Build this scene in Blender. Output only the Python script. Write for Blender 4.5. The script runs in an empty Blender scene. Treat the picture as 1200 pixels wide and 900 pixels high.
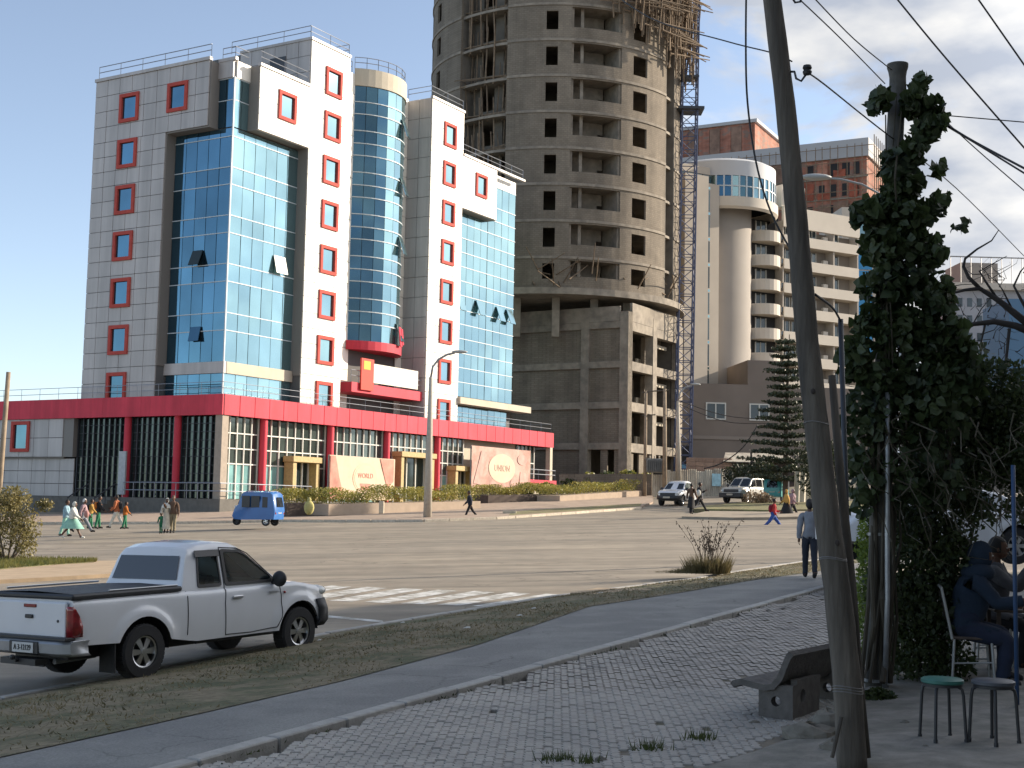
import bpy, bmesh, math, random
import numpy as np
from mathutils import Vector, Matrix, Euler
rng = random.Random(7)
sc = bpy.context.scene
COL = sc.collection
R = math.radians
# ------------------------------------------------------------------ camera
FPX, PIT, ROL, EYE = 1580.0, R(5.27), R(1.14), 1.75
cam_d = bpy.data.cameras.new('camera'); cam = bpy.data.objects.new('camera', cam_d); COL.objects.link(cam)
cam_d.sensor_width = 36; cam_d.lens = FPX / 1200 * 36; cam_d.clip_end = 9000; cam_d.clip_start = .1
cam.matrix_world = Matrix.Translation((0, 0, EYE)) @ Matrix.Rotation(R(90) + PIT, 4, 'X') @ Matrix.Rotation(ROL, 4, 'Z')
sc.camera = cam
sc.render.resolution_x = 1024; sc.render.resolution_y = 768
# ------------------------------------------------------------------ light
SUN_AZ, SUN_EL = R(70), R(21)          # azimuth clockwise from +Y (view axis)
SUN = Vector((math.sin(SUN_AZ) * math.cos(SUN_EL), math.cos(SUN_AZ) * math.cos(SUN_EL), math.sin(SUN_EL)))
world = bpy.data.worlds.new('World'); sc.world = world; world.use_nodes = True
def make_world():
    nt = world.node_tree; N = nt.nodes; L = nt.links; N.clear()
    def n(t, **k):
        a = N.new(t)
        for q, v in k.items(): setattr(a, q, v)
        return a
    out = n('ShaderNodeOutputWorld'); bg = n('ShaderNodeBackground'); bg.inputs[1].default_value = .14
    sky = n('ShaderNodeTexSky', sky_type='NISHITA', sun_disc=False, sun_elevation=SUN_EL, sun_rotation=SUN_AZ)
    sky.altitude = 2000; sky.air_density = 1.0; sky.dust_density = 2.2; sky.ozone_density = 1.2
    hs = n('ShaderNodeHueSaturation'); hs.inputs['Saturation'].default_value = .8; hs.inputs['Value'].default_value = .9; L.new(sky.outputs[0], hs.inputs['Color'])
    tc = n('ShaderNodeTexCoord')
    mp = n('ShaderNodeMapping'); mp.inputs['Scale'].default_value = (1, 1, 2.3); mp.inputs['Location'].default_value = (.35, .1, .27)
    L.new(tc.outputs['Generated'], mp.inputs[0])
    no = n('ShaderNodeTexNoise'); no.inputs['Scale'].default_value = 5.2; no.inputs['Detail'].default_value = 9; no.inputs['Roughness'].default_value = .55
    no.inputs['Distortion'].default_value = .25
    L.new(mp.outputs[0], no.inputs[0])
    sep = n('ShaderNodeSeparateXYZ'); L.new(tc.outputs['Generated'], sep.inputs[0])
    # the cloud bank stands over the sunward (eastern) half of the sky
    ax = n('ShaderNodeMapRange'); ax.inputs[1].default_value = -.02; ax.inputs[2].default_value = .24
    ax.inputs[3].default_value = -.2; ax.inputs[4].default_value = .13; L.new(sep.outputs[0], ax.inputs[0])
    ad = n('ShaderNodeMath', operation='ADD'); L.new(no.outputs[0], ad.inputs[0]); L.new(ax.outputs[0], ad.inputs[1])
    cm = n('ShaderNodeMapRange', interpolation_type='SMOOTHSTEP'); cm.inputs[1].default_value = .47; cm.inputs[2].default_value = .57; L.new(ad.outputs[0], cm.inputs[0])
    mp2 = n('ShaderNodeMapping'); mp2.inputs['Location'].default_value = (.05, 0, -.06); L.new(mp.outputs[0], mp2.inputs[0])
    no2 = n('ShaderNodeTexNoise'); no2.inputs['Scale'].default_value = 8; no2.inputs['Detail'].default_value = 7; L.new(mp2.outputs[0], no2.inputs[0])
    cr = n('ShaderNodeMapRange'); cr.inputs[1].default_value = .4; cr.inputs[2].default_value = .62; L.new(no2.outputs[0], cr.inputs[0])
    cc = n('ShaderNodeMix', data_type='RGBA'); cc.inputs[6].default_value = (2.05, 2.25, 2.65, 1); cc.inputs[7].default_value = (3.9, 3.85, 3.75, 1)
    L.new(cr.outputs[0], cc.inputs[0])
    cf = n('ShaderNodeMath', operation='ADD', use_clamp=True); L.new(cm.outputs[0], cf.inputs[0]); mx = n('ShaderNodeMix', data_type='RGBA'); L.new(cf.outputs[0], mx.inputs[0]); L.new(hs.outputs[0], mx.inputs[6])
    # clouds near the sun are lit through and glow
    dt = n('ShaderNodeVectorMath', operation='DOT_PRODUCT'); nv = n('ShaderNodeVectorMath', operation='NORMALIZE'); L.new(tc.outputs['Generated'], nv.inputs[0]); L.new(nv.outputs[0], dt.inputs[0]); dt.inputs[1].default_value = SUN
    gl = n('ShaderNodeMapRange', interpolation_type='SMOOTHERSTEP'); gl.inputs[1].default_value = .6; gl.inputs[2].default_value = 1.0; gl.inputs[3].default_value = 1; gl.inputs[4].default_value = 2.6; L.new(dt.outputs['Value'], gl.inputs[0])
    hz = n('ShaderNodeMapRange', interpolation_type='SMOOTHSTEP'); hz.inputs[1].default_value = .75; hz.inputs[2].default_value = 1.0; hz.inputs[4].default_value = .5; L.new(dt.outputs['Value'], hz.inputs[0]); L.new(hz.outputs[0], cf.inputs[1])
    gs = n('ShaderNodeVectorMath', operation='SCALE'); L.new(cc.outputs[2], gs.inputs[0]); L.new(gl.outputs[0], gs.inputs['Scale']); L.new(gs.outputs[0], mx.inputs[7])
    L.new(mx.outputs[2], bg.inputs[0]); L.new(bg.outputs[0], out.inputs[0])
make_world()
sl = bpy.data.lights.new('sun', 'SUN'); sl.energy = 4.7; sl.angle = R(.6); sl.color = (1, .86, .68)
so = bpy.data.objects.new('sun', sl); COL.objects.link(so); so.rotation_euler = (-SUN).to_track_quat('-Z', 'Y').to_euler()
sc.view_settings.view_transform = 'Standard'; sc.view_settings.look = 'None'; sc.view_settings.exposure = .85; sc.view_settings.gamma = 1
sc.render.engine = 'CYCLES'
sc.cycles.max_bounces = 6; sc.cycles.diffuse_bounces = 3; sc.cycles.glossy_bounces = 3; sc.cycles.transmission_bounces = 4; sc.cycles.transparent_max_bounces = 8
sc.cycles.caustics_reflective = True; sc.cycles.caustics_refractive = False
# ------------------------------------------------------------------ pixel -> world helpers (photograph pixels, 1200x900)
def ray(px, py):
    x = (px - 600) / FPX; y = -(py - 450) / FPX
    a = x * math.cos(ROL) - y * math.sin(ROL); b = x * math.sin(ROL) + y * math.cos(ROL)
    return Vector((a, math.cos(PIT) - b * math.sin(PIT), math.sin(PIT) + b * math.cos(PIT)))
def at(px, py, D):
    d = ray(px, py); return Vector((0, 0, EYE)) + d * (D / d.y)
def onsurf(px, py, f):
    d = ray(px, py); prev = None; t = 3.
    while t < 400:
        p = Vector((0, 0, EYE)) + d * t
        if p.z < f(p.x, p.y):
            lo, hi = t - .5, t
            for _ in range(30):
                m = (lo + hi) / 2; p = Vector((0, 0, EYE)) + d * m
                if p.z < f(p.x, p.y): hi = m
                else: lo = m
            return p
        t += .5
    return Vector((0, 0, EYE)) + d * t
TY = [-60, -20, 0, 10, 20, 31, 45, 62, 71, 80, 90, 100, 120, 150, 250, 600, 6000]
TZ = [-5.5, -4.2, -3.3, -2.85, -2.37, -1.97, -1.67, -1.3, -1.02, -.72, -.35, 0, .75, 1.9, 5, 10, 12]
def H(x, y): return EYE + float(np.interp(y, TY, TZ)) + .035 * (max(-70, min(70, x)) + 4.2)
def PV(x, y): return EYE - 1.8 + .011 * (y - 11) + .04 * (min(x, 9) - 3.3)
def HP(px, py, dz=0): p = onsurf(px, py, H); return Vector((p.x, p.y, H(p.x, p.y) + dz))
def PP(px, py): p = onsurf(px, py, PV); return Vector((p.x, p.y, PV(p.x, p.y)))
# ------------------------------------------------------------------ materials
MATS = {}
def mat(name, col, rough=.8, metal=0, nz=None, amt=.12, bump=0, bscale=20, rnd=0, col2=None, c2=(.45, .6), c2s=3, spec=.5, emit=None, brick=None, coat=0, streak=None, crack=None, alpha=None, stretch=None, trans=0):
    if name in MATS: return MATS[name]
    m = bpy.data.materials.new(name); m.use_nodes = True; MATS[name] = m
    nt = m.node_tree; N = nt.nodes; L = nt.links; b = N['Principled BSDF']
    b.inputs['Roughness'].default_value = rough; b.inputs['Metallic'].default_value = metal
    b.inputs['Specular IOR Level'].default_value = spec; b.inputs['Base Color'].default_value = (*col, 1)
    if coat: b.inputs['Coat Weight'].default_value = coat; b.inputs['Coat Roughness'].default_value = .08
    if trans: b.inputs['Transmission Weight'].default_value = trans; b.inputs['IOR'].default_value = 1.2
    g = N.new('ShaderNodeNewGeometry'); vec = g.outputs['Position']
    if stretch:
        mp = N.new('ShaderNodeMapping'); mp.inputs['Scale'].default_value = stretch; L.new(vec, mp.inputs[0]); vec = mp.outputs[0]
    cur = None
    def rgb(c): r = N.new('ShaderNodeRGB'); r.outputs[0].default_value = (*c, 1); return r.outputs[0]
    cur = rgb(col)
    def mixc(f, a, bb, bt='MIX'):
        x = N.new('ShaderNodeMix'); x.data_type = 'RGBA'; x.blend_type = bt
        if isinstance(f, (int, float)): x.inputs[0].default_value = f
        else: L.new(f, x.inputs[0])
        L.new(a, x.inputs[6]); L.new(bb, x.inputs[7]); return x.outputs[2]
    if col2:
        no = N.new('ShaderNodeTexNoise'); no.inputs['Scale'].default_value = c2s; no.inputs['Detail'].default_value = 8; no.inputs['Roughness'].default_value = .62; L.new(vec, no.inputs[0])
        mr = N.new('ShaderNodeMapRange'); mr.inputs[1].default_value = c2[0]; mr.inputs[2].default_value = c2[1]; L.new(no.outputs[0], mr.inputs[0])
        cur = mixc(mr.outputs[0], cur, rgb(col2))
    if brick:
        bt = N.new('ShaderNodeTexBrick'); L.new(vec, bt.inputs[0])
        # rotate so that bricks stand in a vertical plane
        mp = N.new('ShaderNodeVectorMath'); mp.operation = 'DOT_PRODUCT'; mp.inputs[1].default_value = (1.0, .8, 0); L.new(g.outputs['Position'], mp.inputs[0])
        sp = N.new('ShaderNodeSeparateXYZ'); L.new(g.outputs['Position'], sp.inputs[0])
        cb = N.new('ShaderNodeCombineXYZ'); L.new(mp.outputs['Value'], cb.inputs[0]); L.new(sp.outputs[2], cb.inputs[1]); L.new(cb.outputs[0], bt.inputs[0])
        bt.inputs['Scale'].default_value = 1; bt.inputs['Brick Width'].default_value = brick[0]; bt.inputs['Row Height'].default_value = brick[1]; bt.inputs['Mortar Size'].default_value = .025
        bt.inputs['Color1'].default_value = (1, 1, 1, 1); bt.inputs['Color2'].default_value = (.84, .84, .84, 1); bt.inputs['Mortar'].default_value = (.74, .74, .74, 1)
        cur = mixc(1., cur, bt.outputs[0], 'MULTIPLY')
    if streak:   # long worn streaks and dark blotches
        mp = N.new('ShaderNodeMapping'); mp.inputs['Rotation'].default_value = (0, 0, streak[0]); mp.inputs['Scale'].default_value = (.06, 1, 1) if streak[2] else (1, 1, .06); L.new(g.outputs['Position'], mp.inputs[0])
        no = N.new('ShaderNodeTexNoise'); no.inputs['Scale'].default_value = streak[3]; no.inputs['Detail'].default_value = 7; no.inputs['Roughness'].default_value = .65; L.new(mp.outputs[0], no.inputs[0])
        mr = N.new('ShaderNodeMapRange'); mr.inputs[1].default_value = .38; mr.inputs[2].default_value = .66; mr.inputs[3].default_value = 1 - streak[1]; mr.inputs[4].default_value = 1 + streak[1] * .5; L.new(no.outputs[0], mr.inputs[0])
        v = N.new('ShaderNodeVectorMath'); v.operation = 'SCALE'; L.new(cur, v.inputs[0]); L.new(mr.outputs[0], v.inputs['Scale']); cur = v.outputs[0]
    if crack:   # fine wandering cracks, broken up by a mask
        n1 = N.new('ShaderNodeTexNoise'); n1.inputs['Scale'].default_value = 1.3; n1.inputs['Detail'].default_value = 6; L.new(g.outputs['Position'], n1.inputs[0])
        a_ = N.new('ShaderNodeVectorMath'); a_.operation = 'SCALE'; a_.inputs['Scale'].default_value = crack[2]; L.new(n1.outputs['Color'], a_.inputs[0]); a2 = N.new('ShaderNodeVectorMath'); a2.operation = 'ADD'; L.new(a_.outputs[0], a2.inputs[0]); L.new(g.outputs['Position'], a2.inputs[1])
        vo = N.new('ShaderNodeTexVoronoi'); vo.feature = 'DISTANCE_TO_EDGE'; vo.inputs['Scale'].default_value = crack[0]; L.new(a2.outputs[0], vo.inputs['Vector'])
        m1 = N.new('ShaderNodeMapRange'); m1.inputs[1].default_value = 0; m1.inputs[2].default_value = crack[1]; m1.inputs[3].default_value = .55; m1.inputs[4].default_value = 1; L.new(vo.outputs['Distance'], m1.inputs[0])
        n2 = N.new('ShaderNodeTexNoise'); n2.inputs['Scale'].default_value = .23; n2.inputs['Detail'].default_value = 3; L.new(g.outputs['Position'], n2.inputs[0]); m2 = N.new('ShaderNodeMapRange'); m2.inputs[1].default_value = .5; m2.inputs[2].default_value = .58; L.new(n2.outputs[0], m2.inputs[0])
        mm = N.new('ShaderNodeMix'); mm.data_type = 'FLOAT'; mm.inputs[2].default_value = 1; L.new(m2.outputs[0], mm.inputs[0]); L.new(m1.outputs[0], mm.inputs[3])
        v = N.new('ShaderNodeVectorMath'); v.operation = 'SCALE'; L.new(cur, v.inputs[0]); L.new(mm.outputs[0], v.inputs['Scale']); cur = v.outputs[0]
    if nz:
        no = N.new('ShaderNodeTexNoise'); no.inputs['Scale'].default_value = nz; no.inputs['Detail'].default_value = 6; L.new(vec, no.inputs[0])
        mr = N.new('ShaderNodeMapRange'); mr.inputs[1].default_value = .3; mr.inputs[2].default_value = .7; mr.inputs[3].default_value = 1 - amt; mr.inputs[4].default_value = 1 + amt; L.new(no.outputs[0], mr.inputs[0])
        v = N.new('ShaderNodeVectorMath'); v.operation = 'SCALE'; L.new(cur, v.inputs[0]); L.new(mr.outputs[0], v.inputs['Scale']); cur = v.outputs[0]
    if rnd:
        oi = N.new('ShaderNodeObjectInfo'); mr = N.new('ShaderNodeMapRange'); mr.inputs[3].default_value = 1 - rnd; mr.inputs[4].default_value = 1 + rnd; L.new(oi.outputs['Random'], mr.inputs[0])
        v = N.new('ShaderNodeVectorMath'); v.operation = 'SCALE'; L.new(cur, v.inputs[0]); L.new(mr.outputs[0], v.inputs['Scale']); cur = v.outputs[0]
    L.new(cur, b.inputs['Base Color'])
    if bump:
        no = N.new('ShaderNodeTexNoise'); no.inputs['Scale'].default_value = bscale; no.inputs['Detail'].default_value = 5; L.new(vec, no.inputs[0])
        bp = N.new('ShaderNodeBump'); bp.inputs['Strength'].default_value = bump; bp.inputs['Distance'].default_value = .02; L.new(no.outputs[0], bp.inputs['Height']); L.new(bp.outputs[0], b.inputs['Normal'])
    if emit: b.inputs['Emission Color'].default_value = (*col, 1); b.inputs['Emission Strength'].default_value = emit
    return m
def leafmat(name, c1, c2, sc_=3, tr=.35):
    m = bpy.data.materials.new(name); m.use_nodes = True; MATS[name] = m
    nt = m.node_tree; N = nt.nodes; L = nt.links; b = N['Principled BSDF']; b.inputs['Roughness'].default_value = .5
    g = N.new('ShaderNodeNewGeometry'); no = N.new('ShaderNodeTexNoise'); no.inputs['Scale'].default_value = sc_; no.inputs['Detail'].default_value = 3; L.new(g.outputs['Position'], no.inputs[0])
    mr = N.new('ShaderNodeMapRange'); mr.inputs[1].default_value = .35; mr.inputs[2].default_value = .65; L.new(no.outputs[0], mr.inputs[0])
    ad = N.new('ShaderNodeMath'); ad.operation = 'MULTIPLY_ADD'; ad.inputs[1].default_value = .5; L.new(g.outputs['Random Per Island'], ad.inputs[0]); L.new(mr.outputs[0], ad.inputs[2])
    x = N.new('ShaderNodeMix'); x.data_type = 'RGBA'; x.inputs[6].default_value = (*c1, 1); x.inputs[7].default_value = (*c2, 1); L.new(ad.outputs[0], x.inputs[0])
    L.new(x.outputs[2], b.inputs['Base Color'])
    t = N.new('ShaderNodeBsdfTranslucent'); L.new(x.outputs[2], t.inputs[0]); ms = N.new('ShaderNodeMixShader'); ms.inputs[0].default_value = tr
    L.new(b.outputs[0], ms.inputs[1]); L.new(t.outputs[0], ms.inputs[2]); L.new(ms.outputs[0], N['Material Output'].inputs[0])
    return m
# ------------------------------------------------------------------ mesh builder
class MB:
    def __init__(s): s.v = []; s.f = []; s.mi = []; s.m = 0
    def add(s, vs, fs):
        o = len(s.v); s.v += [tuple(p) for p in vs]; s.f += [tuple(i + o for i in f) for f in fs]; s.mi += [s.m] * len(fs); return s
    def box(s, x0, x1, y0, y1, z0, z1, M=None):
        vs = [Vector(p) for p in ((x0, y0, z0), (x1, y0, z0), (x1, y1, z0), (x0, y1, z0), (x0, y0, z1), (x1, y0, z1), (x1, y1, z1), (x0, y1, z1))]
        if M: vs = [M @ p for p in vs]
        return s.add(vs, [(0, 3, 2, 1), (4, 5, 6, 7), (0, 1, 5, 4), (1, 2, 6, 5), (2, 3, 7, 6), (3, 0, 4, 7)])
    def tube(s, pts, r, n=8, cap=True):
        pts = [Vector(p) for p in pts]; k = len(pts); rs = r if isinstance(r, (list, tuple)) else [r] * k
        vs = []; up = None
        for i, p in enumerate(pts):
            d = (pts[min(i + 1, k - 1)] - pts[max(i - 1, 0)])
            if d.length < 1e-9: d = Vector((0, 0, 1))
            d.normalize()
            if up is None: up = Vector((0, 0, 1)) if abs(d.z) < .9 else Vector((0, 1, 0))
            a = d.cross(up)
            if a.length < 1e-6: a = d.cross(Vector((1, 0, 0)))
            a.normalize(); b = a.cross(d).normalized(); up = b
            for j in range(n):
                t = 2 * math.pi * j / n; vs.append(p + (a * math.cos(t) + b * math.sin(t)) * rs[i])
        fs = [(i * n + j, i * n + (j + 1) % n, (i + 1) * n + (j + 1) % n, (i + 1) * n + j) for i in range(k - 1) for j in range(n)]
        if cap: fs += [tuple(range(n))[::-1], tuple((k - 1) * n + j for j in range(n))]
        return s.add(vs, fs)
    def lathe(s, prof, n=24, M=None, a0=0, a1=2 * math.pi, closed=True):
        vs = []; m = n if closed else n + 1
        for r, z in prof:
            for j in range(m):
                t = a0 + (a1 - a0) * j / n; p = Vector((r * math.cos(t), r * math.sin(t), z)); vs.append(M @ p if M else p)
        fs = []
        for i in range(len(prof) - 1):
            for j in range(n if closed else n):
                j2 = (j + 1) % m if closed else j + 1
                fs.append((i * m + j, i * m + j2, (i + 1) * m + j2, (i + 1) * m + j))
        return s.add(vs, fs)
    def prism(s, poly, z0, z1, M=None):
        n = len(poly); vs = [Vector((x, y, z0)) for x, y in poly] + [Vector((x, y, z1)) for x, y in poly]
        if M: vs = [M @ p for p in vs]
        return s.add(vs, [tuple(range(n))[::-1], tuple(range(n, 2 * n))] + [(i, (i + 1) % n, n + (i + 1) % n, n + i) for i in range(n)])
    def grid(s, P):  # P[i][j]
        h = len(P); w = len(P[0]); return s.add([p for r_ in P for p in r_], [(i * w + j, i * w + j + 1, (i + 1) * w + j + 1, (i + 1) * w + j) for i in range(h - 1) for j in range(w - 1)])
    def ell(s, c, r, n=10, m=7, M=None):
        vs = []; fs = []
        for i in range(m + 1):
            a = math.pi * i / m
            for j in range(n):
                t = 2 * math.pi * j / n; p = Vector((c[0] + r[0] * math.sin(a) * math.cos(t), c[1] + r[1] * math.sin(a) * math.sin(t), c[2] + r[2] * math.cos(a))); vs.append(M @ p if M else p)
        for i in range(m):
            for j in range(n): fs.append((i * n + j, (i + 1) * n + j, (i + 1) * n + (j + 1) % n, i * n + (j + 1) % n))
        return s.add(vs, fs)
    def mesh(s, name, mats, smooth=False, bevel=0):
        me = bpy.data.meshes.new(name); me.from_pydata(s.v, [], s.f)
        mats = mats if isinstance(mats, (list, tuple)) else [mats]
        for m in mats: me.materials.append(m)
        if len(mats) > 1: me.polygons.foreach_set('material_index', s.mi)
        if bevel:
            bm = bmesh.new(); bm.from_mesh(me); bmesh.ops.recalc_face_normals(bm, faces=bm.faces)
            bmesh.ops.bevel(bm, geom=[e for e in bm.edges if len(e.link_faces) == 2 and e.calc_face_angle(0) > .6], offset=bevel, segments=1, affect='EDGES'); bm.to_mesh(me); bm.free()
        if smooth:
            me.polygons.foreach_set('use_smooth', [True] * len(me.polygons))
            if smooth != 'all':
                try: me.set_sharp_from_angle(angle=R(smooth if smooth is not True else 35))
                except Exception: pass
        me.update(); return me
    def build(s, name, mats, parent=None, smooth=False, bevel=0, fix=True):
        me = s.mesh(name, mats, smooth, bevel)
        if fix:
            bm = bmesh.new(); bm.from_mesh(me); bmesh.ops.recalc_face_normals(bm, faces=bm.faces); bm.to_mesh(me); bm.free()
        return link(name, me, parent)
def link(name, me, parent=None, loc=None, rot=None, scl=None):
    o = bpy.data.objects.new(name, me); COL.objects.link(o)
    if parent: o.parent = parent
    if loc is not None: o.location = loc
    if rot is not None: o.rotation_euler = rot
    if scl is not None: o.scale = scl
    return o
def tag(o, label=None, cat=None, group=None, kind=None):
    if label: o['label'] = label
    if cat: o['category'] = cat
    if group: o['group'] = group
    if kind: o['kind'] = kind
    return o
def thing(name, label, cat, loc=(0, 0, 0), rz=0, group=None, rot=None):
    o = bpy.data.objects.new(name, None); COL.objects.link(o); o.location = loc; o.rotation_euler = rot or (0, 0, rz); o.empty_display_size = .2
    return tag(o, label, cat, group)
def struct(o): o['kind'] = 'structure'; return o
def kids(o): return [c for c in KID.get(o, [])]
def copy_tree(o, parent=None):
    c = o.copy(); COL.objects.link(c)
    if parent: c.parent = parent
    for ch in list(o.children): copy_tree(ch, c)
    return c
# ------------------------------------------------------------------ shared materials
ASPH = mat('asphalt', (.25, .215, .17), .75, nz=1.2, amt=.14, bump=.35, bscale=60, col2=(.31, .262, .2), c2=(.35, .7), c2s=.16, streak=(R(-58), .3, True, .9), crack=(.35, .02, 1.6))
DIRT = mat('dirt', (.2, .17, .13), .95, nz=5, amt=.2, bump=.6, bscale=25, col2=(.09, .085, .055), c2s=.7)
PATH = mat('path_asphalt', (.175, .175, .172), .75, nz=45, amt=.22, bump=.5, bscale=80, col2=(.225, .225, .215), c2s=.8, crack=(.8, .015, .8))
PAVER = mat('paver_concrete', (.36, .335, .305), .6, nz=30, amt=.12, rnd=.1, bump=.25, bscale=90, col2=(.29, .275, .255), c2s=1.2)
KERB = mat('kerb_concrete', (.36, .35, .33), .9, nz=8, amt=.15, bump=.4, bscale=40, rnd=.1)
TAN = mat('tan_paving', (.4, .3, .2), .9, nz=2, amt=.12, bump=.3, bscale=30)
GRASSG = mat('verge_soil', (.18, .15, .095), .95, nz=9, amt=.3, bump=.9, bscale=30, col2=(.085, .09, .045), c2s=1.1)
WHITEP = mat('road_paint', (.62, .62, .6), .7, nz=6, amt=.2, col2=(.28, .26, .22), c2=(.42, .62), c2s=3.5)
BLACKR = mat('black_rubber', (.018, .018, .02), .8, nz=30, amt=.2)
BLACKP = mat('black_plastic', (.025, .025, .028), .5)
CHROME = mat('alloy_metal', (.55, .56, .58), .28, 1)
STEEL = mat('galvanised_steel', (.32, .33, .34), .5, .7, nz=15, amt=.15)
DARKST = mat('dark_steel', (.05, .055, .065), .5, .4)
CONC = mat('concrete', (.28, .245, .2), .9, nz=1.5, amt=.2, bump=.3, bscale=12, col2=(.21, .185, .155), c2s=.5)
CONCD = mat('block_wall', (.235, .2, .158), .95, streak=(0, .2, False, .5), nz=.6, amt=.15, brick=(.42, .21), bump=.4, bscale=10)
# ================================================================== GROUND
def sheet(name, xs, ys, f, m, dz=0):
    b = MB(); b.grid([[(x, y, f(x, y) + dz) for x in xs] for y in ys]); o = b.build(name, m, fix=False); return struct(o)
ys = sorted(set([-60, -30, -10] + list(range(0, 160, 2)) + TY + [180, 220, 300, 400, 900, 1500, 3000]))
sheet('ground', [-5000, -1500, -500, -200, -70, -30, 0, 30, 70, 200, 500, 1500, 5000], ys, H, DIRT, -.06)
sheet('road', [-70, -40, -20, -10, 0, 10, 20, 40, 70], list(range(-20, 118)), H, ASPH)
# pixel polylines of the near side
PEDGE = [(-420, 985), (-200, 935), (0, 890), (200, 846), (400, 800), (560, 757), (690, 712), (800, 695), (880, 681), (960, 670), (1040, 655), (1100, 647)]
REDGE = [(-420, 900), (-200, 866), (0, 827), (200, 787), (400, 745), (560, 718), (650, 703), (735, 692), (810, 683), (880, 671), (960, 659), (1040, 648), (1100, 641)]
KLINE = [(60, 940), (215, 897), (400, 846), (600, 790), (800, 734.5), (960, 690), (1060, 662)]
Pe = [PP(*p) for p in PEDGE]
Re = [HP(p[0], p[1]) for p in REDGE]
Kl = [PP(*p) for p in KLINE]
# straighten kerb line: fit a line through its ends and extend towards the viewer
k0, k1 = PP(215, 897), PP(960, 690); kd = (k1 - k0); kd.z = 0; kd.normalize(); kn = Vector((kd.y, -kd.x, 0))   # kn: to the right
def kpt(t, off=0, dz=0): p = k0 + kd * t + kn * off; return Vector((p.x, p.y, PV(p.x, p.y) + dz))
def resamp(P, n):
    L = [0]
    for a, b in zip(P, P[1:]): L.append(L[-1] + (b - a).length)
    out = []
    for i in range(n):
        t = L[-1] * i / (n - 1); j = max(k for k in range(len(L)) if L[k] <= t + 1e-9); j = min(j, len(P) - 2)
        f = (t - L[j]) / max(1e-9, L[j + 1] - L[j]); out.append(P[j].lerp(P[j + 1], f))
    return out
NV = 130
A = resamp(Pe, NV); B = resamp(Re, NV)
# grass verge: falls from the path edge to the kerb at the road
rows = []
for j in range(13):
    t = j / 12; row = []
    for i in range(NV):
        a = A[i] + Vector((0, 0, .02)); b = B[i] + Vector((0, 0, .07)); p = a.lerp(b, t)
        w = math.sin(math.pi * t); p.z += w * (.04 * math.sin(i * .45 + 2 * t) * .5 + .05 * rng.random()) + .0 * w
        row.append(p)
    rows.append(row)
vb = MB(); vb.grid(rows); verge = vb.build('grass_verge', GRASSG, smooth='all', fix=False); struct(verge)
# verge kerb towards the road : separate kerbstones
def kerb_run(name, P, w, h, step, side, m=KERB, base=-.1, gap=.012, label=None, jitter=.006):
    root = struct(thing(name, None, None, P[0]))
    L = sum((b - a).length for a, b in zip(P, P[1:])); n = max(2, int(L / step)); Q = resamp(P, n + 1)
    for i in range(n):
        a, b = Q[i], Q[i + 1]; d = b - a; ln = d.length
        ang = math.atan2(d.y, d.x); pit = -math.asin(max(-1, min(1, d.z / ln)))
        bb = MB(); y0, y1 = (0, w) if side > 0 else (-w, 0)
        bb.box(gap, ln - gap, y0, y1, base, h)
        me = bb.mesh('kerbstone', m, bevel=.012)
        link('kerbstone', me, root, a - P[0] + Vector((0, 0, rng.uniform(-jitter, jitter))), (rng.uniform(-.01, .01), pit, ang))
    return root
kerb_run('roadside_kerb', [p + Vector((0, 0, 0)) for p in B[6:]], .14, .09, 1.1, 1)
# path (between verge and kerb line)
rows = []
cut = [p for p in A]
def koff(p): v = p - k0; return v.dot(kd), v.dot(kn)
pa = MB(); rows = [[], [], [], []]
for p in A:
    t, o_ = koff(p)
    q = kpt(t, -.02)
    for j in range(4):
        r_ = p.lerp(q, j / 3); r_.z = PV(r_.x, r_.y) + .012; rows[j].append(r_)
pa.grid(rows); struct(pa.build('footpath', PATH, fix=False))
kerb_run('path_kerb', [kpt(-3, -.0), kpt(8), kpt(19.4), kpt(27)], .16, .06, 1.0, -1)
# soil strip between kerb and pavers + ground of the yard
sheet('yard_ground', [-12, -6, -3, 0, 2, 4, 6, 9, 14, 20, 40], [-12, 0] + list(range(2, 36, 2)), lambda x, y: PV(x, y) - (.0 if (Vector((x, y, 0)) - k0).dot(kn) > 0 else .9), DIRT, .004)
# dirt in front (over the pavers' right edge)
DL = [PP(*p) for p in [(640, 935), (770, 905), (850, 884), (900, 868), (950, 850), (985, 815), (1005, 790), (1060, 745), (1160, 700), (1200, 688)]]
DIRT2 = mat('yard_dirt', (.25, .23, .2), .95, nz=6, amt=.2, bump=.8, bscale=30, col2=(.18, .17, .145), c2s=1.6)
dl = resamp(DL, 40); rows = []
for j in range(14):
    t = (j / 13) ** 1.6; row = []
    for i, p in enumerate(dl):
        q = p + Vector((14, -6.5, 0)) * t; z = PV(q.x, q.y) + .03 * min(1, j) + (.012 * math.sin(i * 1.3 + j) + .02 * rng.random()) * min(1, j) - (.03 if j == 0 else 0)
        row.append(Vector((q.x, q.y, z)))
    rows.append(row)
b = MB(); b.grid(rows); struct(b.build('dirt_yard', DIRT2, smooth='all', fix=False))
def right_of_dirt(p):
    best = 1e9; sgn = 1
    for a, c in zip(dl, dl[1:]):
        ab = c - a; t = max(0, min(1, (p - a).dot(ab) / ab.dot(ab))); q = a + ab * t; d = (Vector((p.x, p.y, 0)) - Vector((q.x, q.y, 0))).length
        if d < best: best = d; cr = ab.x * (p.y - a.y) - ab.y * (p.x - a.x); sgn = -1 if cr < 0 else 1
    return best * -sgn   # >0 right/below
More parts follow.
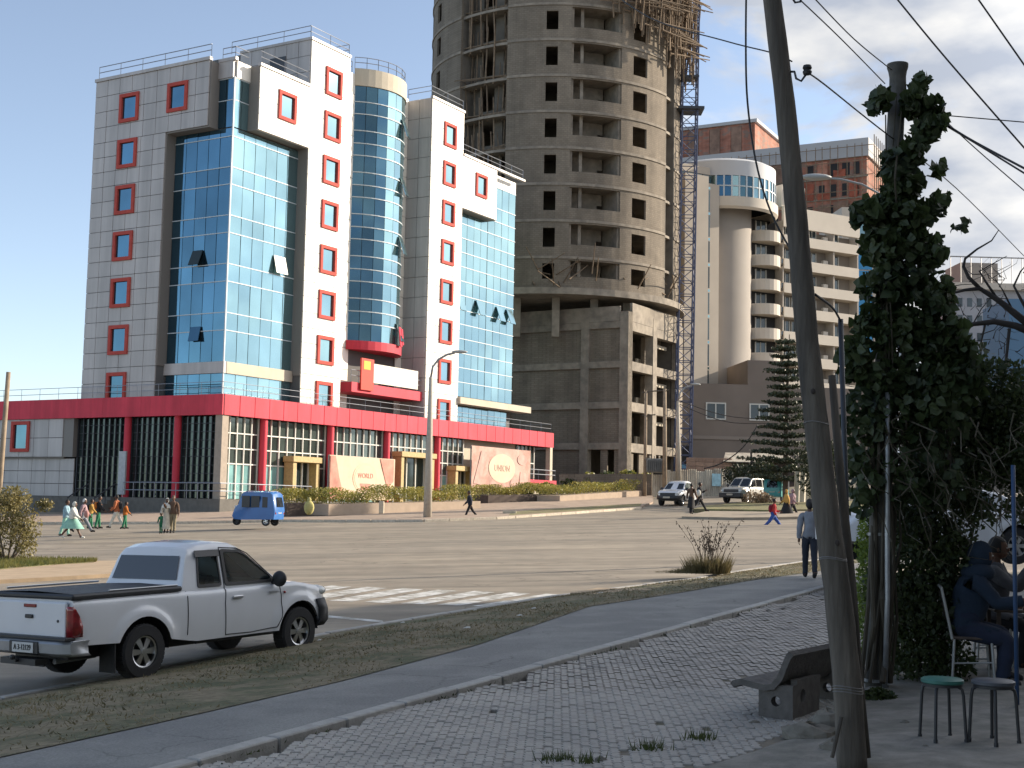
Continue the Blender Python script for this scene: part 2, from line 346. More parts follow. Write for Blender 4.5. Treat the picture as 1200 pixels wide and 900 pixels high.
# interlocking zigzag pavers
def paver_poly():
    w, l, z = .075, .2, .022
    left = [(0, 0), (z, l * .25), (0, l * .5), (z, l * .75), (0, l)]
    g = .0035
    return [(x + g, y if 0 < y < l else (y + g if y == 0 else y - g)) for x, y in left] + [(x + w - g, y if 0 < y < l else (y + g if y == 0 else y - g)) for x, y in left[::-1]]
pp = paver_poly()
def paver_mb():
    b = MB(); c = (sum(p[0] for p in pp) / 10, sum(p[1] for p in pp) / 10)
    n = len(pp); ins = [(c[0] + (x - c[0]) * .93, c[1] + (y - c[1]) * .96) for x, y in pp]
    vs = [(x, y, -.04) for x, y in pp] + [(x, y, .012) for x, y in pp] + [(x, y, .018) for x, y in ins]
    fs = [(i, (i + 1) % n, n + (i + 1) % n, n + i) for i in range(n)] + [(n + i, n + (i + 1) % n, 2 * n + (i + 1) % n, 2 * n + i) for i in range(n)] + [tuple(range(2 * n, 3 * n))]
    return b.add(vs, fs)
pme = paver_mb().mesh('paver', PAVER)
pav_root = struct(thing('paver_pavement', None, None, k0))
prot = Matrix.Rotation(R(-2), 4, 'Z')
spots = []
for i in range(-150, 390):
    for j in range(-75, 210):
        lx, ly = i * .075, j * .2 + (.1 if i % 2 else 0)
        o_ = prot @ Vector((lx, ly, 0)); p = k0 + o_
        t, off = koff(p)
        if off < .22 + .10 * math.sin(t * 1.7) + .08 * math.sin(t * 4.1) or t < -2.5 or t > 24 or p.y < 8.6 or p.y > 31: continue
        if abs(p.x) > p.y * .42 + .6: continue
        if right_of_dirt(p) > .12 + .1 * math.sin(p.x * 5): continue
        if rng.random() < .004: continue
        spots.append((p.y, p))
spots.sort(key=lambda s_: s_[0])
vis = [s_ for s_ in spots if s_[0] > 9.35]
near = set(id(s_) for s_ in vis[:300])
rest = MB(); pv = paver_mb()
far_quad = [(pp[i][0], pp[i][1], .016) for i in range(10)]
for s_ in spots:
    p = s_[1]; dz = rng.uniform(-.004, .004); tx, ty = rng.gauss(0, .007), rng.gauss(0, .007); z = PV(p.x, p.y) + dz
    if id(s_) in near:
        link('paver', pme, pav_root, Vector((p.x, p.y, z)) - k0, (prot.to_euler().x + tx, ty, prot.to_euler().z))
    else:
        M = Matrix.Translation((p.x, p.y, z)) @ Euler((tx, ty, prot.to_euler().z)).to_matrix().to_4x4()
        if p.y < 14: rest.add([M @ Vector(v) - k0 for v in pv.v], pv.f)
        else:
            rest.add([M @ Vector(v) - k0 for v in far_quad], [tuple(range(10))])
o = rest.build('paver_field', PAVER, pav_root, fix=False); o['kind'] = 'stuff'
# zebra crossing and lane line
def paint_quad(name, pts, m=WHITEP, dz=.006, n=8):
    P = [HP(*p) for p in pts]; b = MB(); rows = []
    for i in range(n + 1):
        a = P[0].lerp(P[3], i / n); c = P[1].lerp(P[2], i / n); rows.append([Vector((q.x, q.y, H(q.x, q.y) + dz)) for q in (a, a.lerp(c, .5), c)])
    b.grid(rows); return b
zs = MB(); zroot = struct(thing('zebra_crossing', None, None, (0, 0, 0)))
for k in range(9):
    dx = -42 * k; dy = -1.6 * k
    b = paint_quad('stripe', [(553 + dx, 710.5 + dy), (581 + dx, 711.5 + dy), (664 + dx, 697.5 + dy), (640 + dx, 696 + dy)]); b.build('stripe', WHITEP, zroot, fix=False)
for k in range(1, 3):
    dx = 42 * k; b = paint_quad('stripe', [(553 + dx, 712 + k * .3), (581 + dx, 712), (664 + dx, 697.5), (640 + dx, 696)]) if k == 1 and False else None
b = paint_quad('l', [(385, 721.5), (385, 724), (450, 730), (448, 727.5)]); struct(b.build('lane_line', WHITEP, fix=False))
b = paint_quad('l', [(640, 713), (655, 714), (735, 694.5), (725, 693.5)]); b.build('stripe', WHITEP, zroot, fix=False)
# slabs: raised islands given by photograph points on the road surface
def slab(name, pts, h, m, dz0=-.2, extra=None):
    P = [HP(*p) if len(p) == 2 else Vector((p[0], p[1], H(p[0], p[1]))) for p in pts]
    n = len(P); b = MB()
    b.add([p + Vector((0, 0, dz0)) for p in P] + [p + Vector((0, 0, h)) for p in P], [tuple(range(n, 2 * n))] + [(i, (i + 1) % n, n + (i + 1) % n, n + i) for i in range(n)])
    o = b.build(name, m); return struct(o)
slab('traffic_island', [(-260, 700), (-100, 690), (0, 684), (90, 679), (200, 672), (260, 664), (235, 660), (190, 659), (110, 661), (0, 655.5), (-120, 652), (-260, 655)], .1, TAN)
GRASSL = mat('lawn_soil', (.2, .19, .08), .95, nz=6, amt=.3, bump=.8, bscale=20, col2=(.16, .13, .07), c2s=1)
slab('island_lawn', [(-250, 684), (-100, 676), (0, 671.5), (60, 666), (110, 663), (108, 661.8), (60, 659), (0, 656.5), (-120, 653.5), (-250, 657)], .112, GRASSL, 0)
slab('median_island', [(799, 608), (860, 609.5), (912, 609), (985, 607), (1060, 604), (1060, 594), (960, 594), (880, 596.5), (835, 600)], .14, mat('median_paving', (.3, .25, .19), .9, nz=2, amt=.15))
slab('median_lawn', [(812, 601), (900, 602.5), (1060, 600), (1060, 590.5), (930, 592), (870, 593), (830, 596.5)], .25, GRASSL, 0)
SIDEW = mat('pink_paving', (.34, .26, .2), .9, nz=1.5, amt=.15, bump=.3, bscale=15)
# far pavement in front of the hotel
slab('sidewalk', [(-120, 612), (40, 614), (200, 613.5), (330, 611), (420, 611.5), (500, 611), (590, 607.5), (660, 602.5), (750, 596), (765, 590), (765, 582), (655, 588), (560, 592), (380, 598), (270, 600), (100, 604), (-120, 606)], .12, SIDEW)
slab('sidewalk_verge', [(596, 606.2), (660, 602), (750, 595.2), (752, 592), (700, 595), (640, 598.8), (600, 602)], .13, GRASSL, 0)
# kerb of the far pavement
FK = [HP(*p) for p in [(-100, 612.6), (40, 614.6), (200, 614.1), (330, 611.6), (420, 612.1), (500, 611.6), (590, 608.1), (660, 603.1), (750, 596.6)]]
kerb_run('far_kerb', FK, .16, .14, 1.5, -1, m=mat('pale_kerb', (.52, .46, .37), .9, nz=8, amt=.2, rnd=.12), label='x')
# ================================================================== HOTEL (main building), local frame: x = along the sunny front, y = along the shaded side
CW = mat('cladding_shaded', (.45, .425, .415), .42, .0, streak=(0, .2, False, .8), nz=.5, amt=.05, rnd=.045, spec=.5)  # darker copy of the white cladding; the side's shade is put into the colour
CWF = mat('cladding_sunlit', (.84, .8, .72), .45, streak=(0, .08, False, .8), nz=.4, amt=.04, rnd=.03)  # sunlit copy of the same cladding, its brightness put into the colour
GAP = mat('joint_backing', (.12, .12, .12), .9)  # dark backing behind the panel and glass joints
REDM = mat('red_panel', (.6, .05, .08), .6, spec=.25, streak=(0, .18, False, 1.2), nz=1, amt=.06, rnd=.05)
REDF = mat('red_frame', (.45, .075, .06), .8, spec=.3, nz=3, amt=.1)
GLB = mat('blue_glass_shaded', (.075, .16, .225), .035, .85, rnd=.24, nz=.35, amt=.12)  # dim copy of the hotel glass; shade of the left side is in its colour
GLC = mat('cyan_glass_sunlit', (.26, .42, .46), .06, .85, rnd=.1, nz=.3, amt=.1)  # bright copy of the same glass, bright sky reflection put into its colour
MULL = mat('white_mullion', (.5, .56, .6), .5)
BEIGE = mat('beige_render', (.5, .45, .36), .8, nz=1, amt=.08)
PLINTH = mat('plinth_stone', (.12, .115, .105), .85, nz=3, amt=.15, bump=.2)
RAILM = mat('railing_metal', (.3, .32, .36), .45, .5)
SHOPG = mat('shop_glass', (.1, .13, .12), .08, .55, rnd=.35, nz=.5, amt=.3)
SHOPB = mat('teal_film_glass', (.26, .5, .5), .15, .4, rnd=.12, nz=1.2, amt=.15)
SHOPD = mat('dark_shop_glass', (.045, .065, .065), .06, .5, rnd=.3)
BARW = mat('white_bar', (.6, .6, .56), .5)
GOLD = mat('gold_portal', (.42, .31, .13), .6, .0, nz=6, amt=.15)
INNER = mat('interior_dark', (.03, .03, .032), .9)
hot = thing('hotel_building', 'tall white clad hotel with red window frames, blue curtain glass and a long red fascia', 'building', (-20.37, 95.0, 0), R(59.3))
def hb(name, m, boxes, parent=hot, **k):
    o = None
    for q in boxes: b = MB(); b.box(*q); o = b.build(name, m, parent, **k)
    return o
# --- masses
hb('wall', GAP, [(1.72, 14, 1.72, 15, 9, 34.2), (.7, 8.9, 7.4, 15.1, 9, 34.2), (9.15, 14, .72, 15, 9, 38.1), (14, 26.05, 3.3, 15, 9, 38.0), (26.1, 31.35, .72, 15, 9, 38.1),
                 (31.3, 42.5, 1.75, 15, 9, 33.9), (31.3, 37.2, .72, 4, 29.5, 33.9)])
RZ = [10.25 + 3.6 * k for k in range(8)]; LZ = RZ[:7]
state = {'n': 0}
def clad(axis, off, s0, s1, z0, z1, dw, dz, m, holes=(), depth=.1, name='panel', gap=.02, bag=None):
    """cladding panels on plane b=off (axis 'R', normal -y) or a=off (axis 'L', normal -x)"""
    ns = max(1, round((s1 - s0) / dw)); nz = max(1, round((z1 - z0) / dz))
    for i in range(ns):
        for j in range(nz):
            a0 = s0 + (s1 - s0) * i / ns; a1 = s0 + (s1 - s0) * (i + 1) / ns; c0 = z0 + (z1 - z0) * j / nz; c1 = z0 + (z1 - z0) * (j + 1) / nz
            rects = [(a0, a1, c0, c1)]
            for h in holes:
                nr = []
                for (x0, x1, y0, y1) in rects:
                    if h[1] <= x0 or h[0] >= x1 or h[3] <= y0 or h[2] >= y1: nr.append((x0, x1, y0, y1)); continue
                    if h[0] > x0: nr.append((x0, h[0], y0, y1))
                    if h[1] < x1: nr.append((h[1], x1, y0, y1))
                    xa, xb = max(x0, h[0]), min(x1, h[1])
                    if h[2] > y0: nr.append((xa, xb, y0, h[2]))
                    if h[3] < y1: nr.append((xa, xb, h[3], y1))
                rects = nr
            if not rects: continue
            b = MB(); pr = rng.uniform(-.006, .006)
            for (x0, x1, y0, y1) in rects:
                if x1 - x0 < .06 or y1 - y0 < .06: continue
                g0 = gap if x0 == a0 else 0; g1 = gap if x1 == a1 else 0; h0 = gap if y0 == c0 else 0; h1 = gap if y1 == c1 else 0
                if axis == 'R': b.box(x0 + g0, x1 - g1, off + pr, off + depth, y0 + h0, y1 - h1)
                else: b.box(off + pr, off + depth, x0 + g0, x1 - g1, y0 + h0, y1 - h1)
            if not b.v: continue
            if bag is not None: bag.add(b.v, b.f)
            else: b.build(name, m, hot, fix=False)
def glass(axis, off, s0, s1, zlines, dw, m, name='pane', bag=None, parent=hot, tilt=.009):
    ns = max(1, round((s1 - s0) / dw))
    for i in range(ns):
        for z0, z1 in zip(zlines, zlines[1:]):
            a0 = s0 + (s1 - s0) * i / ns + .025; a1 = s0 + (s1 - s0) * (i + 1) / ns - .025
            t1, t2 = rng.uniform(-tilt, tilt) * (a1 - a0), rng.uniform(-tilt, tilt) * (z1 - z0); b = MB()
            c = [(a0, z0 + .025, 0), (a1, z0 + .025, t1), (a1, z1 - .025, t1 + t2), (a0, z1 - .025, t2)]
            vs = []
            for dd in (0, .03):
                for (x, z, t) in c: vs.append((x, off + t + dd, z) if axis == 'R' else (off + t + dd, x, z))
            b.add(vs, [(0, 1, 2, 3), (7, 6, 5, 4), (0, 4, 5, 1), (1, 5, 6, 2), (2, 6, 7, 3), (3, 7, 4, 0)])
            if bag is not None: bag.add(b.v, b.f)
            else: b.build(name, m, parent)
def mullions(axis, off, s0, s1, zs, xs=(), t=.032, name='mullion', m=MULL, proud=.04):
    for z in zs:
        b = MB(); b.box(s0, s1, off - proud, off, z - t, z + t) if axis == 'R' else b.box(off - proud, off, s0, s1, z - t, z + t); b.build(name, m, hot)
    if xs:
        b = MB()
        for x in xs: b.box(x - .02, x + .02, off - .012, off + .02, zs[0], zs[-1]) if axis == 'R' else b.box(off - .012, off + .02, x - .02, x + .02, zs[0], zs[-1])
        b.build('glazing_bars', GAP, hot)
def window(axis, off, s, z, w=2.05, h=2.25, m=GLB):
    fw = .27
    def bx(b, x0, x1, z0, z1, d0, d1): b.box(x0, x1, off + d0, off + d1, z0, z1) if axis == 'R' else b.box(off + d0, off + d1, x0, x1, z0, z1)
    b = MB(); bx(b, s - w / 2, s - w / 2 + fw, z - h / 2, z + h / 2, -.13, .25); bx(b, s + w / 2 - fw, s + w / 2, z - h / 2, z + h / 2, -.13, .25)
    bx(b, s - w / 2 + fw, s + w / 2 - fw, z - h / 2, z - h / 2 + fw, -.127, .25); bx(b, s - w / 2 + fw, s + w / 2 - fw, z + h / 2 - fw, z + h / 2, -.127, .25)
    f = b.build('window', REDF, hot)
    b = MB(); bx(b, s - w / 2 + fw, s + w / 2 - fw, z - h / 2 + fw, z + h / 2 - fw, .04, .08); b.build('pane', m, f)
    return (s - w / 2, s + w / 2, z - h / 2, z + h / 2)
# --- shaded side (plane a=.6): panels as parts
hl = [window('L', .6, 11.35, z) for z in LZ] + [window('L', .6, 6.3, 31.98)]
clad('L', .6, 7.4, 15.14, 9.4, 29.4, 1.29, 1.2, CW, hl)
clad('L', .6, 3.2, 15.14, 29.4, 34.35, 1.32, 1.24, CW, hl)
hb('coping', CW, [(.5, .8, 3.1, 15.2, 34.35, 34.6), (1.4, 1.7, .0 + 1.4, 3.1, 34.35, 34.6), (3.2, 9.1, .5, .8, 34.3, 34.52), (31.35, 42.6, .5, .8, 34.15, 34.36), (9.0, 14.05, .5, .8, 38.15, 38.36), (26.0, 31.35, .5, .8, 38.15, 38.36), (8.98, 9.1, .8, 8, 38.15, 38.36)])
# reveals
RVL = mat('reveal_brown', (.2, .185, .17), .6)
hb('reveal', RVL, [(.7, 1.7, 7.32, 7.42, 11.8, 29.4), (.7, 1.7, 3.2, 7.4, 29.3, 29.4), (.7, 1.7, 3.1, 3.2, 29.3, 34.3)])
hb('reveal', RVL, [(9.05, 9.15, .7, 1.7, 11.6, 29.5), (3.3, 9.1, .7, 1.7, 29.4, 29.5), (3.2, 3.3, .7, 1.7, 29.4, 34.3), (31.35, 37.3, .7, 1.75, 29.2, 29.3), (37.3, 37.4, .7, 1.75, 29.2, 34.1)])
# beige band at the foot of the curtain wall, white corner panel at top
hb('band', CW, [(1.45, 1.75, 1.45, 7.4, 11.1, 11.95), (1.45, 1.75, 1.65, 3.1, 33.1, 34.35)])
hb('band', BEIGE, [(1.75, 9.1, 1.42, 1.75, 11.1, 11.95)])
hb('band', CWF, [(1.75, 3.2, 1.5, 1.75, 33.1, 34.35)])
zl = [11.95]
while zl[-1] < 29.2: zl.append(zl[-1] + (2.3 if len(zl) % 2 else 1.3))
zl = [z for z in zl if z < 29.2]
ztop = zl + [29.2 + .3, 31.6, 33.1]
zl = zl + [29.3]
glass('L', 1.6, 1.66, 7.3, zl, 1.13, GLB); glass('L', 1.6, 1.66, 3.1, [29.35, 31.4, 33.05], .75, GLB)
mullions('L', 1.6, 1.6, 7.3, zl[1:-1]); mullions('L', 1.6, 1.6, 3.1, [31.4, 33.05])
glass('L', 1.6, 1.66, 7.3, [9.45, 10.3, 11.1], 1.13, GLB)
bagc = MB()
glass('R', 1.6, 1.66, 9.1, zl, 1.2, GLC); glass('R', 1.6, 1.66, 3.2, [29.35, 31.4, 33.05], .8, GLC)
mullions('R', 1.6, 1.6, 9.1, zl[1:-1]); mullions('R', 1.6, 1.6, 3.2, [31.4, 33.05])
glass('R', 1.6, 1.66, 9.1, [9.45, 11.1], 1.2, GLC)
hb('corner_post', MULL, [(1.52, 1.62, 1.52, 1.62, 9.4, 33.1)])
# open vents in the curtain wall
def vent(axis, off, s, z, w=1.0, h=1.2, ang=22, m=GLB):
    b = MB(); b.box(-w / 2, w / 2, -.03, .03, -h, 0)
    o = b.build('open_vent', m, hot)
    if axis == 'R': o.location = (s, off - .08, z); o.rotation_euler = (R(-ang), 0, 0)
    else: o.location = (off - .08, s, z); o.rotation_euler = (R(-ang), 0, R(-90))
vent('L', 1.6, 4.5, 20.3, m=SHOPD); vent('R', 1.6, 7.2, 20.6, 1.3, 1.4, 14, m=CWF); vent('L', 1.6, 4.4, 14.6, 1, 1.1, 12)
# --- sunny front, left stair block
hr = [window('R', .6, 11.95, z, m=GLC) for z in RZ]; hbx = [window('R', .6, 6.4, 31.98, m=GLC)]
bagw = MB()
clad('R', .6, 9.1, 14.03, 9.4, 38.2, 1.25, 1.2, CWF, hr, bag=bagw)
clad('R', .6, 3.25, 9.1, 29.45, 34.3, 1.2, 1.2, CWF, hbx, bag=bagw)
# side of the stair block above the wing's roof (faces left, shaded)
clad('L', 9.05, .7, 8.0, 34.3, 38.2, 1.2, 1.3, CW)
b = MB(); b.box(9.0, 9.05, 3.2, 4.8, 35.6, 37.2); b.build('roof_door', DARKST, hot)
# right block
hr2 = [window('R', .6, 29.0, z, 2.0, 2.2, m=GLC) for z in RZ]; hb2 = [window('R', .6, 34.5, 31.98, 2.0, 2.2, m=GLC)]
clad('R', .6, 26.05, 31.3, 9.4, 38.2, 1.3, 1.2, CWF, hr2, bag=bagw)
clad('R', .6, 31.3, 37.35, 29.25, 34.15, 1.2, 1.2, CWF, hb2, bag=bagw)
clad('R', 1.6, 37.4, 42.6, 32.9, 34.15, 1.2, 1.2, CWF, bag=bagw)
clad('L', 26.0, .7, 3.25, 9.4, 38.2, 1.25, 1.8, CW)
o = bagw.build('front_panel', CWF, hot, fix=False); o['kind'] = 'stuff'
zr = [11.95 + 1.35 * k for k in range(16)] + [32.9]; zr = [z for z in zr if z < 32.2] + [32.9]
zr1 = [z for z in zr if z < 28.8] + [29.2]
bg = MB()
glass('R', 1.6, 31.35, 37.4, zr1, 1.2, GLC, bag=bg); glass('R', 1.6, 37.45, 42.55, zr, 1.2, GLC, bag=bg); glass('R', 1.6, 31.35, 41.6, [9.45, 11.1], 1.2, GLC, bag=bg)
glass('L', 42.62, 1.65, 6, zr, 1.2, GLB, bag=bg)
o = bg.build('curtain_pane', GLC, hot); o['kind'] = 'stuff'
mullions('R', 1.6, 31.35, 42.6, [z for i, z in enumerate(zr1[1:-1])]); mullions('R', 1.6, 37.4, 42.6, [z for z in zr if 29.1 < z < 33])
hb('ledge', BEIGE, [(31.3, 44.2, .3, 1.6, 11.15, 11.75)])
for s_, z in ((32.6, 21.3), (36.0, 21.3), (39.7, 21.2), (41.6, 21.2)): vent('R', 1.6, s_, z, 1.0, 1.5, 20, GLC)
# --- recessed bay zone with the curved glass bay
clad('R', 3.2, 14.0, 18.3, 9.4, 38.4, 1.4, 1.8, CWF); clad('R', 3.2, 25.0, 26.0, 9.4, 38.4, 1.4, 1.8, CWF)
BC = (21.6, 5.65); BR = 4.27; BH = 56
def arc(b, r0, r1, z0, z1, a0=-BH, a1=BH, n=14, c=BC):
    for i in range(n):
        t0 = R(a0 + (a1 - a0) * i / n); t1 = R(a0 + (a1 - a0) * (i + 1) / n)
        P = [(c[0] + r * math.sin(t), c[1] - r * math.cos(t)) for r, t in ((r0, t0), (r1, t0), (r1, t1), (r0, t1))]
        b.prism(P, z0, z1)
b = MB(); arc(b, BR - .6, BR - .1, 15.5, 37.5); b.build('bay_wall', GAP, hot)
b = MB(); arc(b, BR - .4, BR + .1, 37.4, 38.9); b.build('bay_parapet', BEIGE, hot)
b = MB(); arc(b, 0.5, BR + .25, 14.75, 15.5); b.build('bay_base', REDM, hot)
nf = 8; zb = [15.5]; k = 0
while zb[-1] < 36.4: zb.append(zb[-1] + (1.45, 1.05, 1.1)[k % 3]); k += 1
zb[-1] = 37.4
for i in range(nf):
    t0 = R(-BH + 2 * BH * i / nf + .3); t1 = R(-BH + 2 * BH * (i + 1) / nf - .3)
    p0 = Vector((BC[0] + BR * math.sin(t0), BC[1] - BR * math.cos(t0), 0)); p1 = Vector((BC[0] + BR * math.sin(t1), BC[1] - BR * math.cos(t1), 0)); nn = Vector((math.sin((t0 + t1) / 2), -math.cos((t0 + t1) / 2), 0))
    for z0, z1 in zip(zb, zb[1:]):
        e = rng.uniform(-.008, .008); b = MB(); q = nn * e
        vs = [p0 + Vector((0, 0, z0 + .03)), p1 + q + Vector((0, 0, z0 + .03)), p1 + q + Vector((0, 0, z1 - .03)), p0 + Vector((0, 0, z1 - .03))]
        b.add(vs + [v_ - nn * .05 for v_ in vs], [(0, 1, 2, 3), (7, 6, 5, 4), (0, 4, 5, 1), (1, 5, 6, 2), (2, 6, 7, 3), (3, 7, 4, 0)]); b.build('bay_pane', GLB if i < 3 else GLC, hot)  # leftmost facets use the dim glass copy, their shade put into the colour
for z in zb[1:-1]:
    b = MB(); arc(b, BR - .05, BR + .05, z - .04, z + .04); b.build('mullion', MULL, hot)
for z in (34.4, 29.2, 24.0, 16.4):
    b = MB(); b.box(-.5, .5, -.03, .03, -1.6, 0); o = b.build('open_vent', GLC, hot); t = R(20); o.location = (BC[0] + (BR + .06) * math.sin(t), BC[1] - (BR + .06) * math.cos(t), z + 1); o.rotation_euler = (R(-18), 0, t)
b = MB(); b.box(-.5, .1, -.05, .02, -1.7, 0); b.box(.12, .5, -.08, .0, -1.5, -.1); o = b.build('red_cloth', mat('red_cloth', (.45, .02, .05), .8), hot); t = R(18); o.location = (BC[0] + (BR + .3) * math.sin(t), BC[1] - (BR + .3) * math.cos(t), 17.1); o.rotation_euler = (R(-6), 0, t)
glass('R', 3.6, 18.4, 24.9, [12.0, 14.7], 1.1, GLC); glass('R', 3.6, 18.4, 24.9, [9.45, 10.9], 1.1, GLC)
hb('reveal', RVL, [(24.9, 25.0, 3.2, 3.7, 9.4, 14.7)])
hb('canopy', REDM, [(15.9, 26.3, .9, 3.2, 10.95, 11.75)])
# --- railings (top rail, mid rail, posts in one part per run)
def railing(P, h=1.0, step=2.2, name='railing', m=RAILM, parent=hot, r=.035, mids=(.55,)):
    b = MB(); P = [Vector(p) for p in P]
    for q in (h,) + tuple(mids): b.tube([p + Vector((0, 0, q)) for p in P], r, 5)
    for a, c in zip(P, P[1:]):
        n = max(1, int((c - a).length / step))
        for i in range(n + 1): p = a.lerp(c, i / n); b.tube([p, p + Vector((0, 0, h))], r * .9, 4)
    return b.build(name, m, parent)
railing([(.75, 15.0, 34.6), (.75, 3.2, 34.6)]); railing([(1.75, 3.0, 34.5), (1.75, 1.75, 34.5), (3.2, 1.75, 34.5)]); railing([(3.4, .75, 34.5), (8.9, .75, 34.5)])
railing([(9.1, 9, 38.3), (9.1, .75, 38.3), (14, .75, 38.3), (14, 3.3, 38.3)]); railing([(26.1, 3.3, 38.3), (26.1, .75, 38.3), (31.3, .75, 38.3)]); railing([(31.4, .75, 34.3), (42.5, .75, 34.3)])
railing([(BC[0] + 4.2 * math.sin(R(t)), BC[1] - 4.2 * math.cos(R(t)), 38.9) for t in range(-56, 60, 14)]); railing([(14.1, 3.5, 38.5), (18, 3.5, 38.5)]); railing([(25, 3.5, 38.4), (26, 3.5, 38.4)])
railing([(.1, 34, 9.4), (.1, .1, 9.4), (48, .1, 9.4), (48, 6, 9.4)], .9, 2.0, mids=(.45,), r=.022)
railing([(15.9, 1.0, 11.75), (26.3, 1.0, 11.75)], 1.0, 1.0)
cb = MB(); cb.box(18.6, 25.2, .82, .9, 11.9, 13.5); clb = cb.build('sign_board', mat('white_banner', (.72, .68, .6), .7, nz=2, amt=.05), hot)
b = MB(); b.box(16.9, 18.6, .7, .85, 11.2, 13.8); fl = b.build('flag_cloth', mat('red_flag', (.6, .05, .03), .7), hot); b = MB(); b.box(17.2, 18.1, .68, .7, 12.9, 13.6); b.build('emblem', mat('flag_yellow', (.7, .45, .05), .7), fl)
# --- podium
hb('podium_floor', PLINTH, [(-.6, 48.4, -.6, 36, -1.0, 2.0)])
hb('podium_slab', GAP, [(.35, 48.2, .35, 36, 8.0, 9.38)])
hb('podium_core', INNER, [(1.6, 47, 1.6, 35, 2.0, 8.0)])
fa = []
n = 30
for i in range(n):
    a0 = .12 + 48.1 * i / n + .03; a1 = .12 + 48.1 * (i + 1) / n - .03; b = MB(); b.box(a0, a1, -.02 + rng.uniform(-.008, .008), .3, 7.95, 9.42); b.build('fascia_panel', REDM, hot, fix=False)
hb('fascia_joints', mat('fascia_joint', (.62, .4, .38), .6), [(.1, 48.2, .03, .31, 7.99, 9.38)])
for i in range(9):
    a0 = .04 + 4 * i; b = MB(); b.box(-.02, .3, a0, a0 + 3.99, 7.95, 9.42); b.build('fascia_panel', REDM, hot, fix=False)
hb('fascia_panel', REDM, [(48.24, 48.4, 0, 8, 7.95, 9.42)])
def col(a, b_, m, w=.28): c = MB(); c.lathe([(w, 2.0), (w, 7.95)], 14, Matrix.Translation((a, b_, 0))); c.build('column', m, hot, smooth=True)
for a in (4.9, 12.8, 20.35, 27.95): col(a, .45, REDM)
for b_ in (4.7, 9.75): col(.45, b_, REDM)
hb('column', mat('stone_column', (.33, .28, .23), .8, nz=4, amt=.1), [(.1, .75, .1, .75, 2.0, 7.95)])
b = MB(); b.box(.0, .14, 9.4, 10.1, 2.2, 5.4); b.build('column_notice', mat('grey_white_board', (.42, .44, .46), .7, nz=5, amt=.1), hot)
# sunny shop front: panes in a white grid
cells = [(.8, 4.65, 5), (5.15, 12.5, 8), (13.1, 20.1, 8), (20.7, 27.7, 8), (28.3, 32.6, 5)]
zrow = [2.0, 4.55, 5.65, 6.75, 7.95]
for (a0, a1, n_) in cells:
    for i in range(n_):
        for j in range(4):
            x0 = a0 + (a1 - a0) * i / n_ + .05; x1 = a0 + (a1 - a0) * (i + 1) / n_ - .05
            lowm = SHOPB if (j == 0 and i < n_ - 1) else SHOPG
            b = MB(); t = rng.uniform(-.02, .02); b.box(x0, x1, .8 + t * .3, .84, zrow[j] + .04, zrow[j + 1] - .04); b.build('shop_pane', lowm, hot, fix=False)
    bars = [(a0, a1, .7, .8, z - .045, z + .045) for z in zrow[1:4]]
    hb('window_bar', BARW, bars)
    hb('window_post', BARW, [(a0 + (a1 - a0) * i / n_ - .04, a0 + (a1 - a0) * i / n_ + .04, .68, .8, 2.0, 7.95) for i in range(n_ + 1)])
hb('shop_recess', INNER, [(.8, 33, 1.0, 1.5, 2, 8)])
# shaded shop front: narrow mullioned dark glazing in three bays
for (b0, b1) in ((.95, 4.4), (5.0, 9.45), (10.05, 15.2)):
    nn_ = int((b1 - b0) / .55)
    for i in range(nn_):
        y0 = b0 + (b1 - b0) * i / nn_ + .05; y1 = b0 + (b1 - b0) * (i + 1) / nn_ - .05
        for z0, z1 in ((2.05, 5.0), (5.06, 7.9)):
            b = MB(); e = rng.uniform(0, .05); b.box(.7 + e, .76 + e, y0, y1, z0, z1); b.build('shop_pane', SHOPD, hot, fix=False)
    hb('window_post', DARKST, [(.55, .7, b0 + (b1 - b0) * i / nn_ - .03, b0 + (b1 - b0) * i / nn_ + .03, 2, 7.95) for i in range(nn_ + 1)])
    hb('window_bar', DARKST, [(.6, .7, b0, b1, z - .02, z + .02) for z in (2.6, 3.2, 3.8, 4.4, 5.03, 5.6, 6.2, 6.8, 7.4)])
# grey clad annex at the far left of the podium
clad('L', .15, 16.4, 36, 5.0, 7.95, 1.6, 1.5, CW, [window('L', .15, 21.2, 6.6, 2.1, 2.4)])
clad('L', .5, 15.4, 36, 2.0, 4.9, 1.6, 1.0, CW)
hb('band', RVL, [(.3, .5, 16.4, 36, 4.88, 5.0), (.2, 1.2, 15.3, 16.4, 5.0, 7.95)])
railing([(-.5, 9.0, 2.0), (-.5, -.5, 2.0), (9.5, -.5, 2.0)], 1.1, 1.0)
# stair railing down to the street
b = MB()
for y in (9.6, 12.4):
    b.tube([(-.6, y, 3.0), (-2.6, y, 1.9)], .05, 6); [b.tube([(-.6 - q, y, 2.0 - .55 * q), (-.6 - q, y, 3.0 - .55 * q)], .035, 5) for q in (0, 1, 2)]
b.build('stair_railing', DARKST, hot)
b = MB()
for k in range(6): b.box(-2.7 + .35 * k, -.62, 9.7, 12.3, .5 if k == 0 else .5 + .25 * k, .75 + .25 * k)
b.build('stair', PLINTH, hot)
